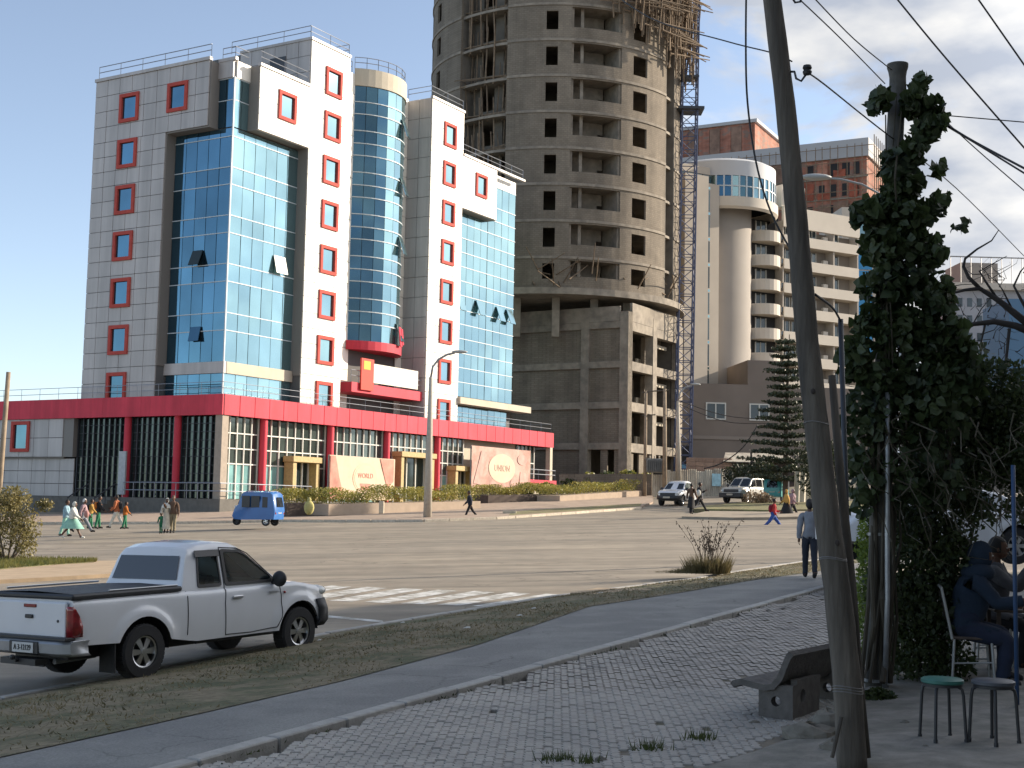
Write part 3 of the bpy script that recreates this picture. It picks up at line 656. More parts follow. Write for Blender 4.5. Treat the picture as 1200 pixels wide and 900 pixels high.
# gold portals
def portal(a0, a1, z1, d=.9):
    b = MB(); b.box(a0, a0 + .45, -.2, .7, 2, z1); b.box(a1 - .45, a1, -.2, .7, 2, z1); b.box(a0 - .15, a1 + .15, -.35, .7, z1, z1 + .45)
    b.build('portal', GOLD, hot, bevel=.03)
    hb('door', SHOPD, [(a0 + .5, a1 - .5, .62, .66, 2.05, z1)]); hb('door_bar', BARW, [(a0 + .5 + (a1 - a0 - 1) * i / 3 - .05, a0 + .5 + (a1 - a0 - 1) * i / 3 + .05, .5, .62, 2.05, z1) for i in range(4)])
portal(7.6, 10.8, 4.9); portal(21.6, 26.6, 5.9); portal(30.0, 33.2, 5.0)
# balcony end of the podium
hb('balcony', REDM, [(40.9, 48.2, -.5, 2.6, 4.15, 4.6)]); hb('balcony_wall', BEIGE, [(33.2, 42.8, 1.2, 1.5, 2, 8), (41.5, 46.0, .2, 1.2, 1.0, 4.14)])
hb('column', BEIGE, [(47.7, 48.2, 0, .5, 4.6, 7.95)])
railing([(43, -.4, 4.6), (48.1, -.4, 4.6), (48.1, 2.5, 4.6)], 1.0, 1.6)
hb('window_post', BARW, [(42.9 + .8 * i, 43.0 + .8 * i, .95, 1.05, 4.6, 7.95) for i in range(5)] + [(42.9, 46.2, .96, 1.04, 6.2, 6.3)]); hb('shop_pane', SHOPG, [(42.9, 46.2, 1.1, 1.15, 4.6, 7.95)])
# advertising banners hung in front of the podium
HM = Matrix.Translation((-20.37, 95.0, 0)) @ Matrix.Rotation(R(59.3), 4, 'Z')
def banner(name, label, a0, a1, z0, z1, base, deco, off=-.75, dz=0):
    r = thing(name, label, 'banner', HM @ Vector((a0, off, z0)), R(59.3), 'advertising banners on the hotel front')
    w, h = a1 - a0, z1 - z0; b = MB(); n = 10
    b.grid([[(w * i / n, .02 * math.sin(i * 1.1) + .01 * math.sin(j * 2 + i), h * j / 4 + dz * i / n) for i in range(n + 1)] for j in range(5)])
    o = b.build('sheet', base, r, fix=False); md = o.modifiers.new('s', 'SOLIDIFY'); md.thickness = .02
    b = MB()
    for x in (0, w): b.tube([(x, .12, -z0 + 1.0), (x, .12, h)], .06, 6)
    b.build('post', STEEL, r); deco(r, w, h); return r
def txt(s_, size, parent, loc, m, rot=(R(90), 0, 0), name='lettering', ext=.01, sx=1):
    c = bpy.data.curves.new(name, 'FONT'); c.body = s_; c.size = size; c.extrude = ext; c.align_x = 'CENTER'; c.align_y = 'CENTER'
    t = bpy.data.objects.new(name, c); COL.objects.link(t); bpy.context.view_layer.update()
    me = bpy.data.meshes.new_from_object(t.evaluated_get(bpy.context.evaluated_depsgraph_get())); bpy.data.objects.remove(t); me.materials.clear(); me.materials.append(m)
    o = link(name, me, parent, loc, rot); o.scale = (sx, 1, 1); return o
def flat(b, pts, y): n = len(pts); b.add([(x, y, z) for x, z in pts] + [(x, y + .01, z) for x, z in pts], [tuple(range(n)), tuple(range(n, 2 * n))[::-1]] + [(i, n + i, n + (i + 1) % n, (i + 1) % n) for i in range(n)])
def circ(cx, cz, rx, rz, n=28): return [(cx + rx * math.cos(2 * math.pi * i / n), cz + rz * math.sin(2 * math.pi * i / n)) for i in range(n)]
PR, CRM, PK = mat('print_red', (.5, .2, .15), .7, nz=1.5, amt=.3), mat('print_cream', (.58, .45, .33), .7, nz=1, amt=.08), mat('print_pink', (.47, .3, .25), .7, nz=.9, amt=.2, col2=(.38, .2, .16), c2s=.6)
def d1(r, w, h):
    b = MB(); flat(b, [(.05, .05), (1.9, .05), (1.2, h * .5), (.7, h - .05), (.05, h - .05)], -.035); b.build('print', PR, r); b = MB(); flat(b, [(w * .76, h - .05), (w * .98, h - .05), (w * .98, h * .45), (w * .88, h * .3)], -.035); b.build('print', PR, r)
    b = MB(); flat(b, circ(w * .53, h * .5, 1.6, 1.25), -.035); b.build('print', mat('print_tan', (.6, .44, .31), .7), r); b = MB(); flat(b, circ(w * .53, h * .5, 1.4, 1.08), -.047); b.build('print', CRM, r)
    txt('WORLD', .55, r, (w * .53, -.06, h * .56), PR); b = MB(); [flat(b, [(w * .53 - .7 + .1 * k, h * .33 - .17 * k), (w * .53 + .7 - .1 * k, h * .33 - .17 * k), (w * .53 + .7 - .1 * k, h * .38 - .17 * k), (w * .53 - .7 + .1 * k, h * .38 - .17 * k)], -.06) for k in range(3)]; b.build('print', PR, r)
def d2(r, w, h):
    b = MB(); flat(b, circ(w * .5, h * .5, 2.4, 1.35), -.035); b.build('print', CRM, r)
    txt('UNION', .85, r, (w * .5, -.06, h * .5), mat('print_rose', (.6, .42, .33), .7))
    b = MB(); flat(b, [(.3, .4), (1.6, h - .4), (2.6, h - .5), (1.4, .3)], -.035); flat(b, circ(w * .85, h * .75, .9, .5), -.035); flat(b, circ(w * .72, .55, .8, .5), -.035); flat(b, [(w * .8, .3), (w * .95, .3), (w * .97, h * .4), (w * .82, h * .45)], -.035); b.build('print', mat('print_rose2', (.48, .28, .24), .7, nz=1.5, amt=.2), r)
banner('advertising_banner', 'cream advertising banner with round emblem and red curtain edges on the hotel front', 11.3, 19.9, 2.2, 5.6, CRM, d1)
banner('advertising_banner', 'large dusty pink advertising banner by the hotel balcony', 31.8, 42.4, 3.55, 7.35, PK, d2)
# ================================================================== ROUND CONCRETE TOWER under construction
TC = (4.5, 154.6); TR = 14.6
tow = thing('concrete_tower', 'round unfinished grey concrete tower with empty dark window openings on a square podium', 'building', (TC[0], TC[1], 0))
def cyl_xy(r, deg): t = R(deg); return (r * math.sin(t), -r * math.cos(t))
def cseg(b, r0, r1, a0, a1, z0, z1, step=4):
    n = max(1, int(abs(a1 - a0) / step + .5))
    for i in range(n):
        t0 = a0 + (a1 - a0) * i / n; t1 = a0 + (a1 - a0) * (i + 1) / n
        b.prism([cyl_xy(r0, t0), cyl_xy(r1, t0), cyl_xy(r1, t1), cyl_xy(r0, t1)], z0, z1)
FZ = [24.9] + [28.3 + 3.93 * k for k in range(13)]
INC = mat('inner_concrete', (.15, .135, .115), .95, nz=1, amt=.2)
b = MB(); cseg(b, 1, TR - 5.2, -180, 180, 24.9, 78, 12); b.build('core', INC, tow)
for fi in range(len(FZ) - 1):
    z0, z1 = FZ[fi], FZ[fi + 1]; zs = z0 + .95; zt = z0 + 3.0 if fi else z0 + 2.6
    # openings: (a0, a1, sill, head)
    ops = [(-86, -80, zs, zt), (-71, -66, zs, zt), (-6.2, -1.2, zs, zt), (33.2, 41.2, zs - .1, zt), (84, 92, zs, zt)]
    b = MB(); cur = 62.8 - 360 + 0
    solid = [(64, 84), (92, 274), (-80, -71), (-66, -48), (-23, -6.2), (-1.2, 4.6), (27.2, 33.2), (41.2, 55.5)]
    for a0, a1 in solid: b = MB(); cseg(b, TR - .25, TR, a0, a1, z0, z1); b.build('wall', CONCD, tow)
    for a0, a1, s0, h0 in ops: b = MB(); cseg(b, TR - .25, TR, a0, a1, z0, s0); b.build('wall', CONCD, tow); b = MB(); cseg(b, TR - .25, TR, a0, a1, h0, z1); b.build('wall', CONCD, tow)
    b = MB()
    # loggia: parapet, lintel, side walls and inner wall
    cseg(b, TR - .25, TR, 4.6, 27.2, z0, z0 + 1.25); b.build('balcony_parapet', CONCD, tow); b = MB(); cseg(b, TR - .25, TR, 4.6, 27.2, z1 - .45, z1)
    b.build('lintel', CONCD, tow)
    b = MB(); cseg(b, TR - 3.4, TR - 3.15, 5.8, 22, z0, z1); cseg(b, TR - 3.4, TR - 3.15, 22, 25, z0, z0 + .4); cseg(b, TR - 3.4, TR - 3.15, 22, 25, z0 + 2.4, z1)
    cseg(b, TR - 3.4, TR - .25, 4.2, 5.6, z0, z1); cseg(b, TR - 3.4, TR - .25, 26.3, 27.4, z0, z1); cseg(b, TR - 1.2, TR - .8, 9.0, 10.4, z0, z1)
    b.build('loggia', CONC, tow)
    # shaft with scaffolding on the left, slot on the right
    for q in ((2.2, 2.0, -48, -23, z0, z0 + 1.1), (2.2, 2.0, -48, -42, z0 + 1.1, z1), (2.2, 2.0, -34, -29, z0 + 1.1, z1), (2.2, .25, -49, -48, z0, z1), (2.2, .25, -23, -22, z0, z1), (1.4, 1.2, 55.5, 64, z0, z0 + 1.0), (1.4, 0, 55, 55.6, z0, z1), (1.4, 0, 63.6, 64.4, z0, z1)): b = MB(); cseg(b, TR - q[0], TR - q[1], *q[2:]); b.build('shaft_wall', INC, tow)
    b = MB(); cseg(b, 3, TR - .26, -180, 180, z0 - .3, z0 - .02, 8); cseg(b, TR - .3, TR + .1, 64, 312, z0 - .28, z0); cseg(b, TR - .3, TR + .1, -23, 55, z0 - .28, z0)
    b.build('floor_slab', CONC, tow)
b = MB(); cseg(b, 2, TR + .55, -180, 180, 24.2, 24.9, 6); b.build('ring_slab', CONC, tow)
# columns carrying the drum
for a in range(-160, 180, 20):
    x, y = cyl_xy(TR - 2.5, a); b = MB(); b.box(x - .4, x + .4, y - .4, y + .4, 20, 24.3); b.build('column', CONC, tow)
# podium frame, local frame anchored at its near corner
PF = Matrix.Translation((12.05 - TC[0], 140.0 - TC[1], 0)) @ Matrix.Rotation(R(59.3), 4, 'Z')
def pf(name, m, boxes, **k):
    for q in boxes: b = MB(); b.box(*q, M=PF); b.build(name, m, tow, **k)
PZ = [2.0, 8.8, 13.1, 17.4, 21.6]
# left (shaded) side runs along local y ; right (sunny) side along local x
cy = [0, 4.6, 14.4, 24.5]
for y in cy: pf('column', CONC, [(-.02, .9, y, y + .95, 2, 22.6)])
for z in PZ[1:]: pf('beam', CONC, [(.02, .85, .95, 26, z - .7, z)])
for z0, z1 in zip(PZ[1:], PZ[2:]):
    for y0, y1 in ((.95, 4.6), (5.55, 14.4), (15.35, 24.5)): pf('infill_wall', CONCD, [(.3, .5, y0, y1, z0, z1 - .7)])
pf('infill_wall', CONCD, [(.3, .5, 5.55, 26, 2, 8.1)]); pf('infill_wall', CONCD, [(.3, .5, .95, 1.6, 2, 8.1), (.3, .5, 2.4, 3.2, 4, 8.1)])
pf('parapet', CONC, [(0, .3, 1, 26, 21.62, 23.2), (1, 14.0, 0, .3, 21.62, 23.6)])
for x in (0, 1.0 - .98, 6.2, 13.2): pf('column', CONC, [(x + .01, x + 1.0, -.03, .9, 2, 22.6)])
for z in PZ[1:]: pf('beam', CONC, [(.95, 13.3, .02, .85, z - .95, z)]); pf('floor_slab', INC, [(.5, 13.9, .9, 25, z - .3, z - .01)])
for z in (9.0, 13.3, 17.6):
    pf('inner_parapet', BEIGE, [(1.2, 6.1, 3.4, 3.6, z, z + .7), (7.6, 13, 2.6, 2.8, z, z + .9), (8.0, 12.5, 1.2, 1.4, z + 2.2, z + 2.6)])
    pf('column', CONC, [(2.2, 2.7, 3.0, 3.5, z, z + 3.3), (8.2, 8.7, 1.9, 2.4, z, z + 3.3), (11.5, 12, 5, 5.5, z, z + 3.3)])
pf('back_wall', INC, [(.9, 13.9, 9, 9.2, 2, 21.5), (13.2, 13.9, 1, 24, 2, 21.5)])
pf('infill_wall', CONCD, [(1.0, 2.2, .3, .5, 2, 8), (3.6, 5, .3, .5, 2, 8)])
# eucalyptus scaffolding
WOOD = mat('eucalyptus_pole', (.19, .14, .095), .9, nz=3, amt=.3, rnd=.25)
sca = thing('wooden_scaffold', 'dense eucalyptus pole scaffold hanging round the upper right of the concrete tower', 'scaffold', (TC[0], TC[1], 46), group='wooden scaffolds on the concrete tower')
pm = MB(); pm.tube([(0, 0, 0), (.03, .02, 3.2), (0, 0, 6.5)], [.095, .085, .06], 5); pm = pm.mesh('pole', WOOD)
for k in range(225):
    a = rng.uniform(20, 86); r_ = TR + rng.choice([.5, 1.1, 1.7]); low = 55.2 - 4.5 * max(0, (a - 22) / 30) if a < 52 else 50.6
    z = low + rng.uniform(-.8, 5) + rng.choice([0, 5]); x, y = cyl_xy(r_, a); link('pole', pm, sca, (x, y, z - 46), (rng.gauss(0, .05), rng.gauss(0, .05), rng.uniform(0, 6)))
for k in range(70):
    a = rng.uniform(14, 58); r_ = TR + rng.choice([.5, 1.1, 1.7]); low = 55.6 - 4.5 * max(0, (a - 22) / 30) if a < 52 else 51
    x, y = cyl_xy(r_, a); link('pole', pm, sca, (x, y, low + rng.uniform(0, 11) - 46), (R(90) + rng.gauss(0, .05), 0, R(a) + R(90) + rng.gauss(0, .12)))
sc2 = thing('wooden_scaffold', 'thin pole scaffold standing in the tall recess on the left of the concrete tower', 'scaffold', (TC[0], TC[1], 25), group='wooden scaffolds on the concrete tower')
for k in range(13):
    for a in (-46.5, -43, -38.5, -35, -30.5, -27, -24.5):
        x, y = cyl_xy(TR - .4 - rng.uniform(0, 1), a + rng.uniform(-.8, .8)); link('pole', pm, sc2, (x, y, 3 + k * 3.9), (rng.gauss(0, .03), rng.gauss(0, .03), 0))
    for j in range(3):
        x, y = cyl_xy(TR - .5, -24); link('pole', pm, sc2, (x, y, 3.4 + k * 3.93 + j * .25 * rng.random()), (R(-90) + rng.gauss(0, .04), 0, R(-36 + 90) + rng.gauss(0, .05)))
sc3 = thing('wooden_scaffold', 'loose poles sticking out of the lowest round storey of the concrete tower', 'scaffold', (TC[0], TC[1], 25), group='wooden scaffolds on the concrete tower')
for k in range(26):
    a = rng.choice([rng.uniform(28, 42), rng.uniform(-10, 2), rng.uniform(55, 66), rng.uniform(-10, 20)]); x, y = cyl_xy(TR + rng.uniform(-.3, .6), a); o = link('pole', pm, sc3, (x, y, rng.uniform(-.2, 2)), (rng.uniform(-.9, .9), rng.uniform(-1.3, 1.3), R(a))); o.scale = (.8, .8, .5)
# ================================================================== HOIST MAST
mast = thing('crane_mast', 'slender blue grey lattice hoist mast rising beside the concrete tower', 'crane', (0, 0, 0))
m0 = at(800, 560, 150); m1 = at(811, -60, 150)
b = MB(); c0 = Vector((m0.x, 150, 2)); top = 64; dirx = (m1.x - m0.x) / (m1.z - m0.z); w = .85
def mp_(i, z): dx = (w if i in (1, 2) else -w); dy = (w if i in (2, 3) else -w); return Vector((m0.x + dirx * (z - m0.z) + dx, 150 + dy, z))
MSTM = mat('mast_paint', (.1, .12, .2), .6, .2)
for i in range(4): b.tube([mp_(i, 2), mp_(i, top)], .1, 5)
b.build('mast_chord', MSTM, mast)
z = 2; k = 0; lac = MB()
while z < top - 1.5:
    for i in range(4):
        j = (i + 1) % 4; lac.tube([mp_(i, z), mp_(j, z)], .05, 4, False); lac.tube([mp_(i if k % 2 else j, z), mp_(j if k % 2 else i, z + 1.5)], .045, 4, False)
    z += 1.5; k += 1
lac.build('lattice', MSTM, mast, fix=False)
b = MB(); q = mp_(0, 47.3); b.box(q.x - .5, q.x + 2.4, 148.6, 151.4, 47.1, 47.4); b.build('work_platform', DARKST, mast); b = MB(); q = mp_(0, 51); b.box(q.x - .1, q.x + 1.8, 149.0, 151, 50.9, 51.1); b.build('work_platform', DARKST, mast)
# ================================================================== BEIGE BALCONY BUILDING
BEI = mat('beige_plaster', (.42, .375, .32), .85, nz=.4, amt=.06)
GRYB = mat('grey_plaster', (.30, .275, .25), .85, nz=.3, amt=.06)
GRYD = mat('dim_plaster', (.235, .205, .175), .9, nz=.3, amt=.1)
WBAL = mat('balcony_plaster', (.55, .5, .43), .8, nz=.5, amt=.05)
GLD = mat('dark_window', (.07, .09, .1), .08, .4, rnd=.4)
gl0 = at(885, 480, 170)
apt = thing('apartment_building', 'beige apartment block with rounded corner tower, stacked curved balconies and glazed crown', 'building', (gl0.x, 170, 0), R(30))
def ab(name, m, boxes, parent=apt, **k):
    o = None
    for q in boxes: b = MB(); b.box(*q); o = b.build(name, m, parent, **k)
    return o
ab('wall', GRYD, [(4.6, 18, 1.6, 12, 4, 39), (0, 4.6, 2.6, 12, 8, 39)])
b = MB(); b.lathe([(5.0, 13.8), (5.0, 42)], 40, Matrix.Translation((-4.3, 3.5, 0))); b.build('corner_tower', GRYB, apt, smooth=True)
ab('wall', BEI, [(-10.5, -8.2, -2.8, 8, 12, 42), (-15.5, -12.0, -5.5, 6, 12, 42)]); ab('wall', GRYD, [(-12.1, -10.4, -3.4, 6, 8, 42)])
for k in range(9): ab('stair_window', GLD, [(-11.9, -10.5, -3.9, -3.8, 13 + 3.15 * k, 15.6 + 3.15 * k)]); ab('band', GLC, [(-11.9, -10.5, -3.95, -3.85, 15.7 + 3.15 * k, 16.0 + 3.15 * k)])
b = MB(); M0 = Matrix.Translation((-3.4, 2.8, 0)); b.lathe([(6.9, 39.2), (7.2, 39.5), (7.2, 40.7), (6.8, 40.7)], 44, M0); b.build('crown_ring', WBAL, apt, smooth=30)
b = MB(); b.lathe([(6.6, 40.6), (6.6, 43.6)], 44, M0); b.build('crown_wall', INNER, apt)
b = MB(); b.lathe([(6.9, 43.4), (6.9, 45.3), (6.2, 45.7), (0, 45.8)], 44, M0); b.build('crown_cap', mat('crown_white', (.5, .52, .55), .7), apt, smooth=30)
for i in range(26):
    t = R(170 + i * 8); pa = [(6.85, t), (6.85, t + R(7))]
    P = [(-3.4 + r_ * math.cos(a), 2.8 + r_ * math.sin(a)) for r_, a in ((6.7, t + R(.8)), (6.85, t + R(.8)), (6.85, t + R(7.2)), (6.7, t + R(7.2)))]
    c = MB(); c.prism(P, 40.8, 43.35); f = c.build('crown_window', GLB if i % 3 else GLC, apt); 
c = MB(); [c.prism([(-3.4 + r_ * math.cos(a), 2.8 + r_ * math.sin(a)) for r_, a in ((6.7, R(170 + i * 8 - .8)), (6.95, R(170 + i * 8 - .8)), (6.95, R(170 + i * 8 + .8)), (6.7, R(170 + i * 8 + .8)))], 40.7, 43.4) for i in range(27)]; c.lathe([(6.9, 42), (6.95, 42.0), (6.95, 42.15), (6.9, 42.15)], 44, M0); c.build('crown_bars', MULL, apt)
ab('wall', BEI, [(-16, -9, -2, 9, 39.2, 41), (-16, -9, -2, 9, 43.3, 44.2)]); ab('wall', INNER, [(-15.8, -9.2, -1.8, 8, 41, 43.3)])
for i in range(6): ab('crown_window', GLD, [(-15.7 + 1.12 * i, -14.7 + 1.12 * i, -1.95, -1.85, 41.05, 43.25)])
FB = [18.4 + 3.16 * k for k in range(7)]
for k, z in enumerate(FB):
    b = MB(); n = 12
    for i in range(n):
        t0 = math.pi * (1 + i / n); t1 = math.pi * (1 + (i + 1) / n); cx, cy_ = 2.25, 1.4
        P = [(cx + 2.35 * q * math.cos(t), cy_ + 2.3 * q * math.sin(t)) for q, t in ((.93, t0), (1, t0), (1, t1), (.93, t1))]
        b.prism(P, z - .85, z + .55); b.prism([(cx, cy_), (cx + 2.3 * math.cos(t0), cy_ + 2.25 * math.sin(t0)), (cx + 2.3 * math.cos(t1), cy_ + 2.25 * math.sin(t1))], z - .84, z - .6)
    b.build('balcony', WBAL, apt)
    ab('balcony_recess', INNER, [(.1, 4.5, 1.5, 2.6, z + .2, z + 2.3)]); ab('window', GLD, [(1.2, 2.8, 1.38, 1.46, z + .1, z + 2.1)]); ab('window_frame', BARW, [(1.1, 1.2, 1.3, 1.45, z, z + 2.1), (1.95, 2.03, 1.3, 1.45, z, z + 2.1), (2.8, 2.9, 1.3, 1.45, z, z + 2.1)])
    ab('balcony', WBAL, [(4.7, 17.8, -.1, .1, z - .8, z + .5), (4.7, 17.8, .1, 1.6, z - .8, z - .55)])
    ab('party_wall', BEI, [(4.6, 4.8, .1, 1.7, z + .5, z + 2.36), (9, 9.2, .1, 1.7, z + .5, z + 2.36), (13.4, 13.6, .1, 1.7, z + .5, z + 2.36), (17.7, 17.9, .1, 1.7, z + .5, z + 2.36)])
    for x in (5.6, 7.4, 10.2, 14.2): ab('window', GLD, [(x, x + 1.3, 1.5, 1.58, z + .2, z + 2.1)]); ab('window_frame', BARW, [(x - .1, x, 1.42, 1.55, z, z + 2.1), (x + .6, x + .68, 1.42, 1.55, z, z + 2.1), (x + 1.3, x + 1.4, 1.42, 1.55, z, z + 2.1)])
    for x in (8.1, 12.4): 
        if rng.random() < .7: ab('air_unit', WBAL, [(x - .4, x + .4, .5, .9, z + .5, z + 1.1)])
ab('parapet', WBAL, [(4.6, 18, -.1, .3, 38.9, 41.6), (4.6, 8.6, .3, 2, 41.6, 44.5)]); ab('window', GLD, [(5.2, 8, .2, .29, 42, 44)])
# dark lower block in front
gl1 = at(795, 540, 156)
low = thing('annex_building', 'low taupe plastered annex with two white framed windows below the balcony tower', 'building', (gl1.x - 1, 156, 0), R(6))
def lb(name, m, boxes): return ab(name, m, boxes, low)
TAU = mat('taupe_plaster', (.21, .175, .15), .9, nz=.4, amt=.08)
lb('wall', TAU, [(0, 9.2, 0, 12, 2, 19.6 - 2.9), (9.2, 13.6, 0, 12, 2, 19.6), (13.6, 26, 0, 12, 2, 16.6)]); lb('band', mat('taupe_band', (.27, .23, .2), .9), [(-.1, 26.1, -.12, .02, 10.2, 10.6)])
for x in (4.2, 9.4): lb('window_frame', BARW, [(x, x + 2.4, -.1, .02, 12.5, 12.65), (x, x + 2.4, -.1, .02, 14.35, 14.5), (x, x + .15, -.11, .02, 12.65, 14.35), (x + 1.1, x + 1.25, -.11, .02, 12.65, 14.35), (x + 2.25, x + 2.4, -.11, .02, 12.65, 14.35)]); lb('window', GLD, [(x + .1, x + 2.3, -.04, .03, 12.6, 14.4)])
lb('opening', INNER, [(.2, 2.6, -.05, .02, 5.2, 9.4)]); lb('window', GLB, [(.4, 2.2, -.1, -.05, 5.4, 7.2)])
# ================================================================== ORANGE NETTED BUILDING far behind
NETO = mat('orange_net', (.4, .17, .115), .9, nz=.5, amt=.35, streak=(0, .3, False, .6), col2=(.22, .15, .12), c2s=.5, c2=(.5, .58), stretch=(1, 1, 2.5))
o0 = at(1015, 165, 230)
org = thing('netted_building', 'far unfinished high rise wrapped in faded orange netting under a pale roof band', 'building', (o0.x, 230, 0), R(-28))
def ob(name, m, boxes, parent=org): return ab(name, m, boxes, parent)
zt = o0.z
ob('wall', NETO, [(-34, 0, .4, 22, 10, zt - 2)]); ob('roof_band', mat('roof_band', (.42, .42, .43), .7), [(-34.5, .4, 0, 22, zt - 2.6, zt + .6)])
ob('wall', NETO, [(-36, -21, 3, 20, zt - 3, zt + 7)]); ob('roof_band', mat('roof_band', (.4, .4, .4), .7), [(-36.5, -20.5, 2.6, 20.5, zt + 6.6, zt + 7.2)])
for k in range(9): ob('floor_slab', CONC, [(-34.2, .25, .2, .42, zt - 6.2 - 3.7 * k, zt - 5.9 - 3.7 * k)])
for i in range(16):
    for k in range(6):
        if rng.random() < .72: x = -33 + 2.05 * i; ob('opening', INNER, [(x, x + rng.uniform(.7, 1.5), .3, .5, zt - 5.6 - 3.7 * k, zt - 3.4 - 3.7 * k)])
NC = [NETO, mat('salmon_net', (.46, .22, .15), .9, nz=.8, amt=.3), mat('brown_net', (.24, .15, .11), .9, nz=.8, amt=.3), mat('rust_net', (.34, .1, .06), .9, nz=.8, amt=.3)]
for i in range(12):
    for k in range(8):
        x = -33.8 + 2.8 * i; zz = zt - 6 - 3.7 * k
        if rng.random() < .75: b = MB(); w_ = rng.uniform(1.4, 2.9); h_ = rng.uniform(1.2, 3.4); b.grid([[(x + w_ * p / 3, .12 + .08 * math.sin(p * 2 + q * 3 + i), zz + h_ * q / 3 + rng.uniform(-.1, .1)) for p in range(4)] for q in range(4)]); b.build('net_sheet', rng.choice(NC), org, fix=False)
for k in range(7): b = MB(); b.grid([[(-36 + 2.1 * k + 2 * p / 2, 2.85, zt + .8 + 5.4 * q / 2) for p in range(3)] for q in range(3)]); b.build('net_sheet', NC[(k * 2) % 4], org, fix=False)
osc = thing('far_scaffold', 'pole scaffold wrapped round the faded orange netted high rise', 'scaffold', (o0.x, 230, 0), R(-28))
b = MB()
for x in [-34 + 1.4 * i for i in range(25)]: b.tube([(x, -.9, zt - 36), (x + rng.uniform(-.2, .2), -.9, zt - .5)], .07, 4)
for y in [1.5 * i for i in range(12)]: b.tube([(1.4, y, zt - 36), (1.4, y, zt + 1)], .08, 4)
for k in range(14): b.tube([(-34, -1, zt - 1 - 2.6 * k), (1.4, -1, zt - 1 - 2.6 * k), (1.4, 18, zt - 1 - 2.6 * k)], .07, 4)
b.build('pole', WOOD, osc, fix=False)
# ================================================================== BLUE PANELLED BUILDING
b0 = at(990, 480, 205)
blu = thing('blue_building', 'white framed tower with bright blue wall panels behind the balcony block', 'building', (b0.x, 205, 0), R(4))
def bb_(name, m, boxes): return ab(name, m, boxes, blu)
BLUP = mat('blue_panel', (.04, .27, .55), .5, nz=.3, amt=.06, rnd=.08); bb_('wall', WBAL, [(-.3, 5.0, .2, 12, 8, 49.2)])
for k in range(9): bb_('blue_panel', BLUP, [(.2, 4.4, .05, .2, 43.0 - 3.7 * k - 3.5, 43.0 - 3.7 * k)])
bb_('window', GLC, [(.3, 4.2, .1, .2, 44.5, 47.6)]); bb_('window_frame', BARW, [(.3 + 1.0 * i, .42 + 1.0 * i, .02, .12, 44.4, 47.7) for i in range(5)]); bb_('wall', BEI, [(5, 7, 1, 10, 8, 44)])
# ================================================================== WHITE BUILDING far right
w0 = at(1118, 330, 245)
whi = thing('white_office_building', 'pale grey far office block with roof terrace beyond the bare branches', 'building', (w0.x, 245, 0), R(2))
def wb(name, m, boxes): return ab(name, m, boxes, whi)
WGB = mat('pale_grey_plaster', (.36, .37, .4), .8, nz=.2, amt=.08)
zt = w0.z; wb('wall', WGB, [(0, 17, 0, 14, 8, zt - 1.5)]); wb('roof_slab', WBAL, [(-1.5, 19, -1.2, 14, zt - 1.5, zt - .3)]); wb('roof_room', GRYB, [(2, 9, 2, 10, zt - .3, zt + 4)])
for k in range(8):
    for i in range(9):
        x = .6 + 1.8 * i; wb('window', GLD, [(x, x + .9, -.08, .0, zt - 4.6 - 3.2 * k, zt - 3 - 3.2 * k)])
b = MB(); b.tube([(-1, -1, zt + 4.5), (18, -1, zt + 4.5)], .12, 4); [b.tube([(-1 + 1.9 * i, -1, zt - .3), (-1 + 1.9 * i, -1, zt + 4.5)], .08, 4) for i in range(11)]; b.build('roof_frame', STEEL, whi)
w1 = at(1182, 350, 215)
bl2 = thing('blue_glass_building', 'narrow dull blue walled block at the far right edge', 'building', (w1.x, 215, 0), 0)
ab('wall', mat('dull_blue_wall', (.07, .16, .28), .5), [(0, 14, 0, 12, 6, w1.z)], bl2); ab('floor_band', WBAL, [(-.2, 14, -.3, 0, w1.z - 14 - 3.5 * k, w1.z - 13.4 - 3.5 * k) for k in range(3)], bl2)
lw = at(1085, 480, 120)
hs = thing('low_house', 'low tan house with flat tiled roof half hidden by the creeper', 'building', (lw.x, 120, 0), R(-4))
ab('wall', GRYD, [(0, 22, 0, 9, 3, lw.z)], hs); ab('roof', mat('rust_roof', (.2, .12, .08), .8, nz=2, amt=.2), [(-.5, 22.5, -.6, 9.5, lw.z, lw.z + .35)], hs)
ab('window', GLD, [(2 + 4 * i, 3.8 + 4 * i, -.06, 0, lw.z - 3, lw.z - 1.4) for i in range(5)], hs)
# ================================================================== STREET BLOCK on the near side, right of the picture (casts the long morning shade)
sb = thing('street_building', 'plastered shop house row standing along the near side of the street', 'building', (16.4, 11.0, 0), math.atan2(.82, .57))
SBM = mat('shop_house_plaster', (.5, .45, .38), .85, nz=.5, amt=.1)
ab('wall', SBM, [(-38, 38.5, -14, -.1 - .3, 0, 16.2)], sb)
for k in range(4):
    ab('floor_slab', CONC, [(-38.1, 38.6, -.5, .5, 3.6 + 3.2 * k, 3.9 + 3.2 * k)], sb)
    for i in range(19): ab('window', GLD, [(-36.5 + 4 * i, -34.6 + 4 * i, -.45, -.36, 4.9 + 3.2 * k, 6.4 + 3.2 * k)], sb)
ab('roof', CONC, [(-38.2, 38.7, -14.2, .2, 16.2, 16.6)], sb)
